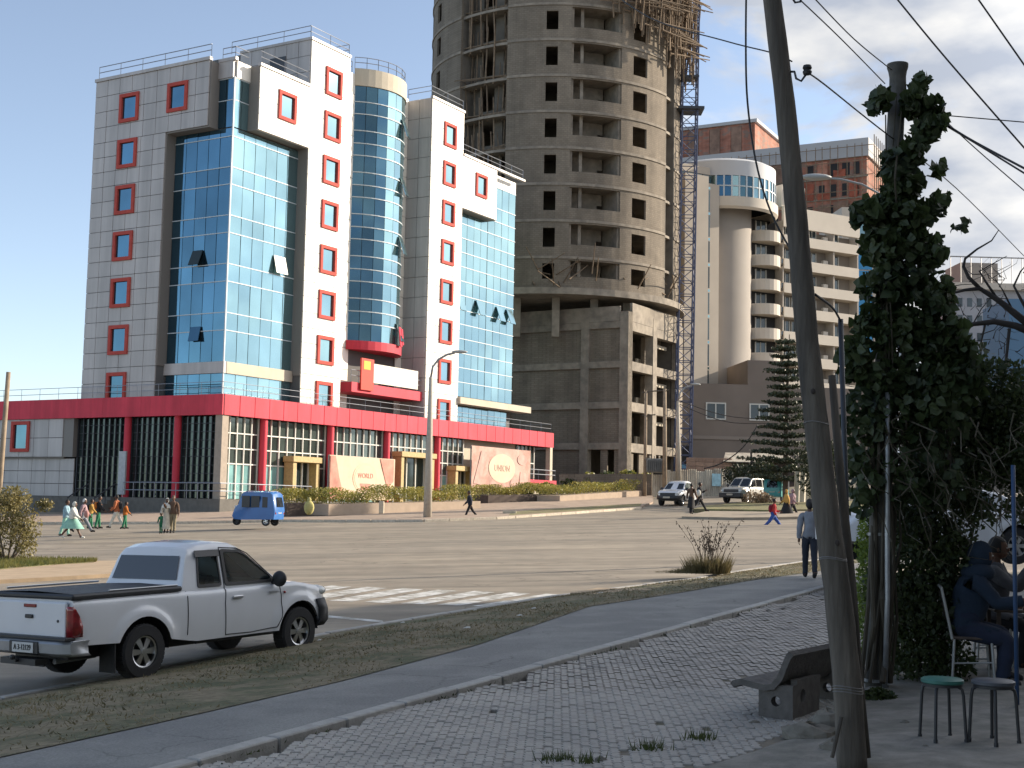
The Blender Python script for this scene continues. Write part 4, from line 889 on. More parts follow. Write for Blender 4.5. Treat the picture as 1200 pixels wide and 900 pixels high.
# ================================================================== VEHICLES   (local: x forward, y left, z up, origin on the ground between the axles)
CARW = mat('white_car_paint', (.66, .675, .71), .25, nz=2, amt=.03, coat=.6)
CARS = mat('silver_car_paint', (.5, .49, .45), .3, coat=.5)
TINT = mat('tinted_glass', (.012, .014, .016), .04, .0, spec=.9)
SIDEG = mat('side_glass', (.16, .2, .2), .05, .5)
LAMPR = mat('red_lamp', (.2, .012, .015), .15, coat=.6, nz=12, amt=.4)
LAMPW = mat('lamp_glass', (.6, .62, .62), .1, coat=.6)
SEAM = mat('body_seam', (.05, .05, .055), .8)
CLRG = bpy.data.materials.new('clear_car_glass'); CLRG.use_nodes = True
def _cg():
    nt = CLRG.node_tree; N = nt.nodes; L = nt.links; N.remove(N['Principled BSDF']); t = N.new('ShaderNodeBsdfTransparent'); t.inputs[0].default_value = (.62, .72, .7, 1); g = N.new('ShaderNodeBsdfGlossy'); g.inputs['Roughness'].default_value = .03; f = N.new('ShaderNodeFresnel'); f.inputs[0].default_value = 2.5
    m = N.new('ShaderNodeMixShader'); L.new(f.outputs[0], m.inputs[0]); L.new(t.outputs[0], m.inputs[1]); L.new(g.outputs[0], m.inputs[2]); L.new(m.outputs[0], N['Material Output'].inputs[0])
_cg()
def inpoly(x, z, P):
    c = False; j = len(P) - 1
    for i in range(len(P)):
        if (P[i][1] > z) != (P[j][1] > z) and x < (P[j][0] - P[i][0]) * (z - P[i][1]) / (P[j][1] - P[i][1]) + P[i][0]: c = not c
        j = i
    return c
def interp(t, tab): return float(np.interp(t, [a for a, _ in tab], [b for _, b in tab]))
def wheel_parts(parent, x, y, r, w, side, spokes=6, rimr=None, detail=True):
    rimr = rimr or r * .58
    M = Matrix.Translation((x, y, r)) @ Matrix.Rotation(R(90) * side, 4, 'X')   # lathe z axis -> outward (-y for side=1)
    root = None
    b = MB(); h = w / 2
    b.lathe([(rimr, -h), (r * .9, -h), (r * .985, -h * .8), (r, -h * .4), (r, h * .4), (r * .985, h * .75), (r * .93, h * .96), (rimr * 1.04, h), (rimr, h * .9), (rimr * .95, h * .2)], 36 if detail else 16, M)
    if detail:
        for k in range(40):
            t = 2 * math.pi * k / 40; Mk = M @ Matrix.Rotation(t, 4, 'Z'); b.box(r * .97, r * 1.012, -.02, .02, -h * .75, h * .75, Mk)
    tyre = b.build('wheel', BLACKR, parent, smooth=30)
    b = MB(); b.lathe([(rimr * .96, -h * .3), (rimr * .98, h * .85), (rimr * .9, h * .8), (rimr * .86, h * .35)], 28, M); b.lathe([(0, h * .8), (rimr * .2, h * .78), (rimr * .24, h * .5), (0, h * .5)], 16, M)
    for k in range(spokes):
        t = 2 * math.pi * k / spokes; Mk = M @ Matrix.Rotation(t, 4, 'Z'); s0, s1 = rimr * .13, rimr * .21
        b.add([Mk @ Vector(p) for p in ((rimr * .15, -s0, h * .72), (rimr * .15, s0, h * .72), (rimr * .92, s1, h * .62), (rimr * .92, -s1, h * .62), (rimr * .15, -s0, h * .45), (rimr * .15, s0, h * .45), (rimr * .92, s1, h * .35), (rimr * .92, -s1, h * .35))], [(0, 1, 2, 3), (4, 7, 6, 5), (0, 4, 5, 1), (1, 5, 6, 2), (2, 6, 7, 3), (3, 7, 4, 0)])
    b.build('rim', CHROME, tyre, smooth=40)
    b = MB(); b.lathe([(0, h * .1), (rimr * .9, h * .1)], 20, M); b.build('brake_disc', BLACKP, tyre)
    return tyre
def vehicle(name, label, cat, loc, heading, S, group=None, rot=None):
    """S: dict of profile tables"""
    ra, fa, wr, arch = S['ra'], S['fa'], S['wr'], S['arch']; paint = S['paint']; W = S['W']
    v = thing(name, label, cat, loc, heading, group, rot)
    def bottom(x):
        z = interp(x, S['sill'])
        for ax in (ra, fa):
            d = abs(x - ax)
            if d < arch: z = max(z, wr + math.sqrt(max(0, arch * arch - d * d)))
        return z
    def hw(x, z):
        t = (z - .78) / .5; y = W - .045 * t * t - (.05 * (z - 1.0) if z > 1 else 0)
        y -= interp(x, S['taper'])
        for ax in (ra, fa):
            d = math.hypot(x - ax, z - wr)
            if d < arch + .16: y += .035 * min(1, (arch + .16 - d) / .1)
        return y
    xs = set(np.linspace(S['x0'], S['x1'], 34).tolist())
    for ax in (ra, fa):
        for k in range(-10, 11): xs.add(ax + (arch + .0001) * math.sin(k / 10 * math.pi / 2))
        xs.add(ax - arch - .02); xs.add(ax + arch + .02); xs.add(ax - arch - .16); xs.add(ax + arch + .16)
    xs = sorted(x for x in xs if S['x0'] <= x <= S['x1'])
    n = 11; P = []
    for x in xs:
        zb, zt = bottom(x), interp(x, S['top']); zt = max(zt, zb + .02); row = []
        zz = [zb + (zt - .05 - zb) * (j / (n - 1)) for j in range(n)] + [zt - .015]
        for z in zz: row.append((x, -hw(x, z) + (.02 if z > zt - .03 else 0), z))
        yt = hw(x, zt) - .06
        cr = S.get('crown', .03)
        for q in (-1, -.8, -.4, 0, .4, .8, 1): row.append((x, yt * q, zt + cr * (1 - q * q)))
        for z in zz[::-1]: row.append((x, hw(x, z) - (.02 if z > zt - .03 else 0), z))
        P.append(row)
    b = MB(); b.grid(P); m_ = len(P[0]); N_ = len(P)
    for base in (0, (N_ - 1) * m_):
        for j in range(m_ // 2): b.f.append((base + j, base + j + 1, base + m_ - 2 - j, base + m_ - 1 - j)) ; b.mi.append(0)
    body = b.build('body', paint, v, smooth=38)
    # cab
    ct = S['cab']; W2 = S['W2']; zb = S['belt']; cx = sorted(set([a for a, _ in ct] + np.linspace(ct[0][0], ct[-1][0], 90 if S.get('clear') else 26).tolist())); P = []
    def hc(z): return W2 - S['tumble'] * max(0, (z - zb)) / (S['roof'] - zb)
    for x in cx:
        zt = interp(x, ct); row = []
        q_ = max(.02, min(.1, (zt - zb) * .3)); nz_ = 26 if S.get('clear') else 6; zz = [zb - .06 + (zt - q_ - zb + .06) * j / nz_ for j in range(nz_ + 1)]
        for z in zz: row.append((x, -hc(z), z))
        y1 = hc(zt - q_); row += [(x, -y1 + .02, zt - q_ * .45), (x, -y1 + .07, zt - q_ * .1)]
        for q in (-.6, 0, .6): row.append((x, (y1 - .07) * q, zt + .02 * (1 - q * q)))
        row += [(x, y1 - .07, zt - q_ * .1), (x, y1 - .02, zt - q_ * .45)]
        for z in zz[::-1]: row.append((x, hc(z), z))
        P.append(row)
    b = MB(); b.grid(P)
    if S.get('clear'):
        kf = [f for f in b.f if not any(all(inpoly(b.v[i][0], b.v[i][2], w_) and abs(b.v[i][1]) > hc(b.v[i][2]) - .03 for i in f) for w_, m_ in S['windows'])]
        b.f = kf; b.mi = [0] * len(kf)
    cab = b.build('cab', paint, v, smooth=38)
    if S.get('hollow') is None: pass
    def side_patch(nm, poly, m, side, off=.006, surf=hc, par=v):
        b = MB(); k = len(poly); sy = -side
        o1 = [(x, sy * (surf(z) + off), z) for x, z in poly]; o2 = [(x, sy * (surf(z) - .01), z) for x, z in poly]
        b.add(o1 + o2, [tuple(range(k)), tuple(range(k, 2 * k))[::-1]] + [(i, k + i, k + (i + 1) % k, (i + 1) % k) for i in range(k)]); return b.build(nm, m, par)
    def rnd(poly, r_=.045, k=3):
        out = []; n_ = len(poly)
        for i in range(n_):
            p = Vector(poly[i]); a = Vector(poly[i - 1]); c = Vector(poly[(i + 1) % n_]); da = (a - p); dc = (c - p); ra_ = min(r_, da.length * .45); rc = min(r_, dc.length * .45)
            s0 = p + da.normalized() * ra_; s1 = p + dc.normalized() * rc
            for j in range(k + 1): t = j / k; out.append(tuple(s0.lerp(p, t).lerp(p.lerp(s1, t), t)))
        return out
    for side in (1, -1):
        for poly, m in S['windows']:
            c = (sum(p[0] for p in poly) / len(poly), sum(p[1] for p in poly) / len(poly))
            big = [(c[0] + (x - c[0]) * 1.05, c[1] + (z - c[1]) * 1.07) for x, z in poly]
            if S.get('clear'):
                from mathutils.geometry import tessellate_polygon
                inn = rnd([(c[0] + (x - c[0]) * .93, c[1] + (z - c[1]) * .9) for x, z in poly]); o_ = rnd(big); fl = o_ + inn; tri = tessellate_polygon([[Vector((x, z, 0)) for x, z in o_], [Vector((x, z, 0)) for x, z in inn]])
                q = MB(); q.add([(x, -side * (hc(z) + .006), z) for x, z in fl], [tuple(t) for t in tri]); f = q.build('window_frame', BLACKP, v, fix=False); md = f.modifiers.new('s', 'SOLIDIFY'); md.thickness = .02; md.offset = 0
                q = MB(); q.add([(x, -side * hc(z), z) for x, z in rnd(poly)], [tuple(range(len(rnd(poly))))]); q.build('window', CLRG, f, fix=False)
            else:
                f = side_patch('window_frame', rnd(big), BLACKP, side, .004); side_patch('window', rnd(poly), m, side, .009, par=f)
        for line in S['seams']:
            ln2 = []
            for (xa_, za_), (xb_, zb2) in zip(line, line[1:]): ln2 += [(xa_ + (xb_ - xa_) * q / 8, za_ + (zb2 - za_) * q / 8) for q in range(8)]
            ln2.append(line[-1]); pts = [(x, -side * ((hw(x, z) if z < zb - .02 else hc(z)) + .001), z) for x, z in ln2]; c = MB(); c.tube(pts, .008, 5); c.build('door_seam', SEAM, v)
        for hx, hz in S['handles']:
            y = -side * hw(hx, hz); c = MB(); c.box(hx - .1, hx + .1, min(y, y - side * .035), max(y, y - side * .035), hz - .018, hz + .022); c.build('door_handle', CHROME if S.get('chrome') else paint, v, bevel=.008)
        mx, mz = S['mirror']; c = MB(); y = -side * (W2 + .0); c.ell((mx, y - side * .14, mz), (.075, .13, .12), 12, 8); c.tube([(mx, y + side * .03, mz - .07), (mx, y - side * .08, mz - .04)], .03, 6); c.build('side_mirror', BLACKP, v, smooth=40)
        for ax in (ra, fa): wheel_parts(v, ax, -side * (W - .11), wr, .25, side, S.get('spokes', 6), detail=S.get('detail', True))
        for ax in (ra, fa):   # wheel housings and flaps
            c = MB(); c.box(ax - .05, ax + arch + .02, -side * (W - .36) - .01, -side * (W - .36) + .01, .35, .95)
            M = Matrix.Translation((ax, -side * (W - .3), wr)) @ Matrix.Rotation(R(90), 4, 'X'); c.lathe([(arch + .012, -.24), (arch + .012, .24)], 20, M, R(0), R(180), False); c.build('wheel_housing', BLACKP, v)
        if S.get('flap'): c = MB(); c.box(ra - arch - .04, ra - arch - .02, -side * W if side > 0 else W - .3, -side * W + .3 if side > 0 else W, .14, .55); c.build('mud_flap', BLACKR, v)
    # end glass from the cab profile
    def inv(z, lo): 
        T = [p for p in ct]
        pts = T if lo else T[::-1]
        for (xa, za), (xb, zb_) in zip(pts, pts[1:]):
            if za <= z <= zb_: return xa + (xb - xa) * (z - za) / (zb_ - za + 1e-9)
        return pts[0][0]
    for key, lo in (('rear_glass', True), ('windscreen', False)):
        z0, z1, y0, y1 = S[key]; rows = []; c = MB(); d = -1 if lo else 1
        for j in range(6):
            z = z0 + (z1 - z0) * j / 5; y = y0 + (y1 - y0) * j / 5; rows.append([(inv(z, lo) + d * .014 - d * .0 * q * q, y * q, z + .006) for q in (-1, -.5, 0, .5, 1)])
        c.grid(rows); k = len(c.v); c.add([(x - d * .03, y, z) for x, y, z in c.v], []) ; o = c.build(key, TINT, v)
    c = MB(); c.box(S['x0'] + .15, S['x1'] - .25, -W + .33, W - .33, .34, .8); c.build('underbody', BLACKP, v)
    return v, hw, hc, side_patch
TRK = dict(clear=True, ra=-1.54, fa=1.54, wr=.37, arch=.47, W=.86, W2=.80, tumble=.16, belt=1.13, roof=1.79, x0=-2.68, x1=2.3, paint=CARW, chrome=True, flap=True,
  sill=[(-2.7, .55), (-1.1, .5), (-.6, .42), (1.2, .42), (2.0, .5), (2.3, .55)],
  top=[(-2.7, 1.13), (-.62, 1.13), (-.55, 1.12), (1.05, 1.13), (1.5, 1.13), (2.0, 1.05), (2.2, .98), (2.3, .86)],
  taper=[(-2.7, .03), (-2.4, 0), (1.7, 0), (2.1, .06), (2.3, .17)],
  cab=[(-.86, 1.08), (-.82, 1.2), (-.67, 1.62), (-.6, 1.71), (-.42, 1.765), (-.1, 1.79), (.25, 1.765), (.42, 1.7), (.56, 1.61), (1.22, 1.13), (1.26, 1.08)],
  windows=[([(.03, 1.17), (.98, 1.17), (1.0, 1.21), (.5, 1.585), (.36, 1.64), (.03, 1.66)], SIDEG), ([(-.52, 1.17), (-.07, 1.17), (-.07, 1.64), (-.45, 1.64)], SIDEG)],
  seams=[[(-.76, .52), (-.76, 1.12)], [(-.02, .45), (-.04, .9), (-.01, 1.15), (0, 1.7)], [(1.02, .48), (1.12, .62), (1.13, .95), (1.1, 1.13)], [(-.02, .46), (.5, .45), (1.02, .48)], [(0, 1.7), (.35, 1.68), (.55, 1.6), (1.1, 1.15)]],
  handles=[(.2, .98), (-.12, .98)][:1], mirror=(1.0, 1.2), rear_glass=(1.27, 1.6, .66, .6), windscreen=(1.18, 1.6, .7, .6))
rw = Vector((-5.05, 18.4, 0)); fw = Vector((-3.36, 21.0, 0)); hd = math.atan2(fw.y - rw.y, fw.x - rw.x); fdir = Vector((math.cos(hd), math.sin(hd), 0)); rgt = Vector((fdir.y, -fdir.x, 0))
ctr = (rw + fw) / 2 - rgt * .78 + Vector((.13, 0, 0))
zr, zf = at(166, 802, 18.4).z, at(347, 773, 21.0).z
pit = -math.atan2(zf - zr, 3.1)
ctr.z = (zr + zf) / 2 + .05
trk, hw, hc, spatch = vehicle('pickup_truck', 'white pickup truck with extended cab and black bed cover, parked in the near left foreground', 'pickup truck', ctr, hd, TRK, rot=(R(-1.2), pit, hd))
def tk(nm, m, parts, bevel=.01, par=None, **k):
    o = None
    for q in parts: b = MB(); b.box(*q); o = b.build(nm, m, par or trk, bevel=bevel, **k)
    return o
tk('bed_cover', BLACKP, [(-2.72, -.84, -.84, .84, 1.13, 1.2)], .025)
b = MB(); b.add([(-2.66, -.79, 1.203), (-.88, -.79, 1.203), (-.88, .79, 1.203), (-2.66, .79, 1.203), (-2.66, 0, 1.225), (-.88, 0, 1.225)], [(0, 1, 5, 4), (4, 5, 2, 3)]); b.build('cover_canvas', mat('cover_vinyl', (.045, .048, .055), .6, nz=20, amt=.15, bump=.3, bscale=40), trk)
tk('cover_rail', CHROME, [(-2.1, -.9, -.8, -.775, 1.205, 1.225), (-2.5, -.95, .77, .795, 1.22, 1.25)], .005)
tk('tailgate', CARW, [(-2.735, -2.69, -.73, .73, .6, 1.1)], .02)
b = MB(); b.box(-2.75, -2.72, -.15, .1, 1.02, 1.065); b.build('brake_light', LAMPR, trk, bevel=.008)
b = MB(); b.box(-2.76, -2.73, -.09, .06, .88, .93); b.build('tailgate_handle', BLACKP, trk, bevel=.008)
b = MB(); b.lathe([(0, 0), (.018, 0), (.018, .01), (0, .01)], 10, Matrix.Translation((-2.735, -.58, .86)) @ Matrix.Rotation(R(-90), 4, 'Y')); b.build('lock', SEAM, trk)
for s_ in (1, -1):
    rows = []; prof = [(-2.745, .745), (-2.745, .785), (-2.72, .845), (-2.68, .856), (-2.63, .86), (-2.58, .86)]
    for z, cut_ in ((.66, 6), (.8, 6), (.92, 5), (1.0, 4), (1.05, 3)):
        rows.append([(x + (.0 if i < cut_ - 1 else -.0), -s_ * (y + .006), z) for i, (x, y) in enumerate(prof[:cut_])] + [(prof[cut_ - 1][0], -s_ * (prof[cut_ - 1][1] + .006), z)] * (6 - cut_))
    b = MB(); b.grid(rows); lo = b.build('tail_light', LAMPR, trk, smooth=40); md = lo.modifiers.new('s', 'SOLIDIFY'); md.thickness = .015; md.offset = 0
BUMP = mat('bumper_metal', (.38, .4, .43), .3, .6, nz=5, amt=.1)
b = MB(); pr = [(-.9, -2.52), (-.88, -2.78), (-.7, -2.86), (.7, -2.86), (.88, -2.78), (.9, -2.52)]
for z0, z1, ins in ((.43, .62, 0),): b.grid([[(x + dx, y, z) for y, x in pr] for z, dx in ((.42, .06), (.46, .01), (.58, 0), (.61, .03), (.62, .05))])
bo = b.build('rear_bumper', BUMP, trk, smooth=40); md = bo.modifiers.new('s', 'SOLIDIFY'); md.thickness = .02
tk('bumper_step', BLACKP, [(-2.84, -2.68, -.86, .86, .62, .665)], .012)
tk('plate_recess', BLACKP, [(-2.872, -2.85, -.36, .22, .44, .6)], .01)
pl = tk('number_plate', mat('plate_white', (.5, .5, .5), .5), [(-2.885, -2.872, -.28, .14, .455, .585)], .004)
txt('A 3-12129', .1, pl, (-2.89, -.07, .52), BLACKP, (R(90), 0, R(-90)), ext=.003, sx=.8)
b = MB(); b.tube([(-2.75, .0, .36), (-2.95, .0, .36)], .03, 8); b.ell((-2.98, 0, .4), (.035, .035, .035), 8, 6); b.box(-2.9, -2.7, -.35, .35, .3, .38); b.build('tow_hitch', BLACKP, trk)
b = MB(); b.tube([(-1.9, -.3, .33), (-2.6, -.35, .32)], .035, 8); b.build('exhaust_pipe', STEEL, trk)
b = MB(); b.ell((-2.2, .1, .42), (.36, .36, .12), 18, 8); b.build('spare_wheel', BLACKR, trk, smooth=40)
# front end: dark bumper corner, headlamp, badge strip, step, visor
b = MB(); b.grid([[(x + dx, y * ys_, z) for y, x in ((-.9, 1.98), (-.86, 2.2), (-.6, 2.42), (0, 2.5), (.6, 2.42), (.86, 2.2), (.9, 1.98))] for z, dx, ys_ in ((.42, -.08, .98), (.5, 0, 1), (.68, 0, 1), (.84, -.05, .97))]); fb = b.build('front_bumper', BLACKP, trk, smooth=40); md = fb.modifiers.new('s', 'SOLIDIFY'); md.thickness = .03
for s_ in (1, -1): b = MB(); b.ell((2.12, -s_ * .66, .95), (.2, .15, .09), 12, 8); b.build('headlight', LAMPW, trk, smooth=40)
for s_ in (1, -1): b = MB(); y = -s_ * .865; b.box(.85, 1.05, min(y, y - s_ * .012), max(y, y - s_ * .012), 1.0, 1.02); b.build('badge', CHROME, trk); b = MB(); b.ell((1.2, y, .99), (.03, .015, .02), 8, 6); b.build('side_lamp', LAMPR, trk)
for s_ in (1, -1):
    q = -s_
    b = MB(); b.add([(-.5, q * (hc(1.66) + .01), 1.67), (-.03, q * (hc(1.66) + .01), 1.67), (-.05, q * (hc(1.66) + .055), 1.58), (-.52, q * (hc(1.66) + .055), 1.58)], [(0, 1, 2, 3)]); vo = b.build('rain_visor', BLACKP, trk); md = vo.modifiers.new('s', 'SOLIDIFY'); md.thickness = .01
    b = MB(); b.tube([(-.55, q * .78, .4), (1.0, q * .78, .4)], .03, 6); b.build('side_step', BLACKP, trk)
for nm, q in (('dashboard', (.75, 1.1, -.72, .72, .9, 1.2)), ('front_seat', (.0, .5, -.62, -.1, .7, .98)), ('front_seat', (.0, .5, .1, .62, .7, .98)), ('seat_back', (-.16, .02, -.6, -.12, .9, 1.3)), ('seat_back', (-.16, .02, .12, .6, .9, 1.3)), ('rear_seat', (-.7, -.5, -.65, .65, .8, 1.15))): b = MB(); b.box(*q); b.build(nm, mat('seat_grey', (.14, .14, .14), .9, nz=9, amt=.15), trk, bevel=.04)
b = MB(); M = Matrix.Translation((.62, .36, 1.12)) @ Matrix.Rotation(R(65), 4, 'Y'); b.lathe([(.17, -.012), (.19, 0), (.17, .012), (.155, 0), (.17, -.012)], 20, M); b.build('steering_wheel', BLACKP, trk)
# ------------------------------------------------------------------ distant vehicles
def near_ground(px, py, D): p = at(px, py, D); return Vector((p.x, p.y, p.z))
pk2 = dict(TRK); pk2.update(clear=False, detail=False, flap=False, chrome=False)
p = HP(790, 592.5); p = at(796, 593, 97)
v2, *_ = vehicle('pickup_truck', 'small white pickup truck with dark bumper parked by the tin fence facing the viewer', 'pickup truck', p, R(180 + 62), pk2)
for nm, m, q in (('front_grille', BLACKP, (2.25, 2.34, -.55, .55, .7, .9)), ('number_plate', BEIGE, (2.52, 2.55, -.25, .25, .52, .64))): b = MB(); b.box(*q); b.build(nm, m, v2)
b = MB(); b.grid([[(x + dx, y, z) for y, x in ((-.9, 1.98), (-.86, 2.2), (-.6, 2.42), (0, 2.5), (.6, 2.42), (.86, 2.2), (.9, 1.98))] for z, dx in ((.42, -.08), (.5, 0), (.62, 0), (.72, -.05))]); b.build('front_bumper', BLACKP, v2, smooth=40)
for s_ in (1, -1): b = MB(); b.ell((2.15, -s_ * .66, .86), (.2, .15, .09), 10, 6); b.build('headlight', LAMPW, v2, smooth=40)
SUV = dict(TRK); SUV.update(clear=False, detail=False, flap=False, chrome=False, paint=CARS, W=.93, W2=.86, tumble=.12, belt=1.2, roof=1.93, x0=-2.4, x1=2.25, ra=-1.4, fa=1.4, wr=.39,
  top=[(-2.5, 1.18), (1.0, 1.2), (1.5, 1.18), (2.0, 1.12), (2.25, 1.0)], cab=[(-2.35, 1.15), (-2.3, 1.3), (-2.2, 1.75), (-2.05, 1.88), (-1.2, 1.93), (.2, 1.92), (.42, 1.84), (1.1, 1.2), (1.15, 1.14)],
  windows=[([(.05, 1.25), (.92, 1.25), (.42, 1.75), (.05, 1.78)], TINT), ([(-.95, 1.25), (-.05, 1.25), (-.05, 1.78), (-.95, 1.78)], TINT), ([(-2.05, 1.27), (-1.1, 1.25), (-1.1, 1.78), (-1.95, 1.74)], TINT)],
  seams=[[(0, .45), (0, 1.8)], [(-1.0, .6), (-1.0, 1.8)], [(1.1, .5), (1.1, 1.15)]], mirror=(.9, 1.3), rear_glass=(1.3, 1.72, .72, .66), windscreen=(1.25, 1.8, .74, .66), handles=[(.15, 1.02), (-.85, 1.02)])
v3, *_ = vehicle('suv', 'silver white four wheel drive wagon parked behind the dry shrub by the tin fence', 'suv', at(874, 590, 100), R(180 + 52), SUV)
for nm, m, q in (('front_grille', BLACKP, (2.22, 2.3, -.6, .6, .78, 1.0)), ('number_plate', BEIGE, (2.46, 2.5, -.25, .25, .55, .68)), ('front_bumper', BLACKP, (2.1, 2.45, -.9, .9, .42, .74)), ('bonnet_scoop', CARS, (1.3, 1.7, -.3, .3, 1.2, 1.26))): b = MB(); b.box(*q); b.build(nm, m, v3, bevel=.03)
for s_ in (1, -1): b = MB(); b.ell((2.2, -s_ * .72, .88), (.12, .15, .1), 10, 6); b.build('headlight', LAMPW, v3, smooth=40)
CAR = dict(TRK); CAR.update(clear=False, flap=False, W=.88, W2=.8, belt=1.02, roof=1.5, tumble=.18, paint=mat('white_saloon_paint', (.6, .61, .64), .3, coat=.5), x0=-2.2, x1=2.2, wr=.36, arch=.43, ra=-1.35, fa=1.35,
  sill=[(-2.3, .4), (2.3, .4)], top=[(-2.3, .95), (-1.6, 1.02), (1.0, 1.03), (1.8, .95), (2.1, .85), (2.2, .74)], cab=[(-1.9, .98), (-1.75, 1.1), (-1.1, 1.42), (-.6, 1.5), (.1, 1.5), (.4, 1.42), (1.15, 1.02), (1.2, .96)],
  windows=[([(.03, 1.07), (.85, 1.07), (.35, 1.38), (.03, 1.42)], SIDEG), ([(-.95, 1.07), (-.05, 1.07), (-.05, 1.42), (-.8, 1.42)], SIDEG)], seams=[[(0, .45), (0, 1.45)], [(-.95, .6), (-1, 1.1)], [(1.0, .45), (1.1, 1.0)]],
  handles=[(.15, .9), (-.85, .9)], mirror=(.85, 1.1), rear_glass=(1.08, 1.38, .66, .6), windscreen=(1.07, 1.4, .68, .6))
pw = at(1189, 661, 27); hd4 = R(180 + 12); off = Matrix.Rotation(hd4, 4, 'Z') @ Vector((-1.35, .78, 0))
vehicle('car', 'white car standing on the road at the right edge, behind the creeper and seated men', 'car', pw - off, hd4, CAR)
# ------------------------------------------------------------------ three wheelers
def bajaj(label, loc, rz, paint, group):
    t = thing('auto_rickshaw', label, 'auto rickshaw', loc, rz, group)
    side = [(-1.3, .35), (-1.36, .8), (-1.22, 1.62), (-1.1, 1.72), (.35, 1.74), (.52, 1.66), (.78, 1.1), (1.08, .85), (1.2, .5), (1.1, .33), (.5, .3)]
    b = MB(); n = len(side); rows = []
    for y, s_, dz in ((-.66, .97, 0), (-.63, 1.0, 0), (-.5, 1.02, .02), (0, 1.025, .05), (.5, 1.02, .02), (.63, 1.0, 0), (.66, .97, 0)): rows.append([(x * s_, y * (1 if x < .6 else (1 - .55 * min(1, (x - .5) / .6))), z * (1 + (dz if z > 1.5 else 0)) ) for x, z in side + side[:1]])
    b.grid(rows)
    for k in (0, 6): o = k * (n + 1); b.f.append(tuple(range(o, o + n))); b.mi.append(0)
    b.build('body', paint, t, smooth=40)
    for s_ in (1, -1):
        for (x0, x1, z0, z1) in ((.05, .5, .95, 1.55), (-.5, -.02, .95, 1.55), (-.95, -.65, .95, 1.5)): b = MB(); b.box(x0, x1, min(-s_ * .63, -s_ * .668), max(-s_ * .63, -s_ * .668), z0, z1); b.build('window', mat('matt_dark_window', (.02, .025, .035), .35), t, bevel=.01)
    for x, y in ((-.85, .56), (-.85, -.56), (1.05, 0)): wheel_parts(t, x, y, .23, .13, 1 if y <= 0 else -1, 5, detail=False)
    b = MB(); b.ell((1.12, 0, .95), (.08, .1, .1), 10, 6); b.build('headlight', LAMPW, t)
    b = MB(); b.add([(.56, -.5, 1.6), (.8, -.42, 1.12), (.8, .42, 1.12), (.56, .5, 1.6)], [(0, 1, 2, 3)]); o = b.build('windscreen', TINT, t); o.location.x = .03
    b = MB(); [b.tube([(-1.0, y, 1.8), (.3, y, 1.8)], .02, 5) for y in (-.5, .5)]; [b.tube([(x, -.5, 1.8), (x, .5, 1.8)], .02, 5) for x in (-1, -.4, .3)]; [b.tube([(x, y, 1.68), (x, y, 1.8)], .02, 4) for x in (-1, .3) for y in (-.5, .5)]; b.build('roof_rack', STEEL, t)
    for s_ in (1, -1): b = MB(); b.box(-1.37, -1.33, -s_ * .5 - .07, -s_ * .5 + .07, .62, .76); b.build('tail_light', LAMPR, t)
    b = MB(); b.box(-1.38, -1.35, -.2, .2, .66, .8); b.build('number_plate', BEIGE, t); b = MB(); b.add([(-1.365, -.4, 1.0), (-1.27, -.35, 1.5), (-1.27, .35, 1.5), (-1.365, .4, 1.0)], [(0, 1, 2, 3)]); o = b.build('rear_window', TINT, t); o.location.x = -.03
    return t
p = at(299, 616, 71)
bajaj('bright blue three wheeled auto rickshaw in front of the hotel plinth', p, R(180 - 14), mat('rickshaw_blue', (.012, .12, .38), .4, nz=2, amt=.08, coat=.3), 'three wheelers')
p = at(912, 588, 98)
bajaj('small teal three wheeled auto rickshaw beside the silver wagon', p, R(60), mat('rickshaw_teal', (.03, .26, .26), .45, coat=.3), 'three wheelers')
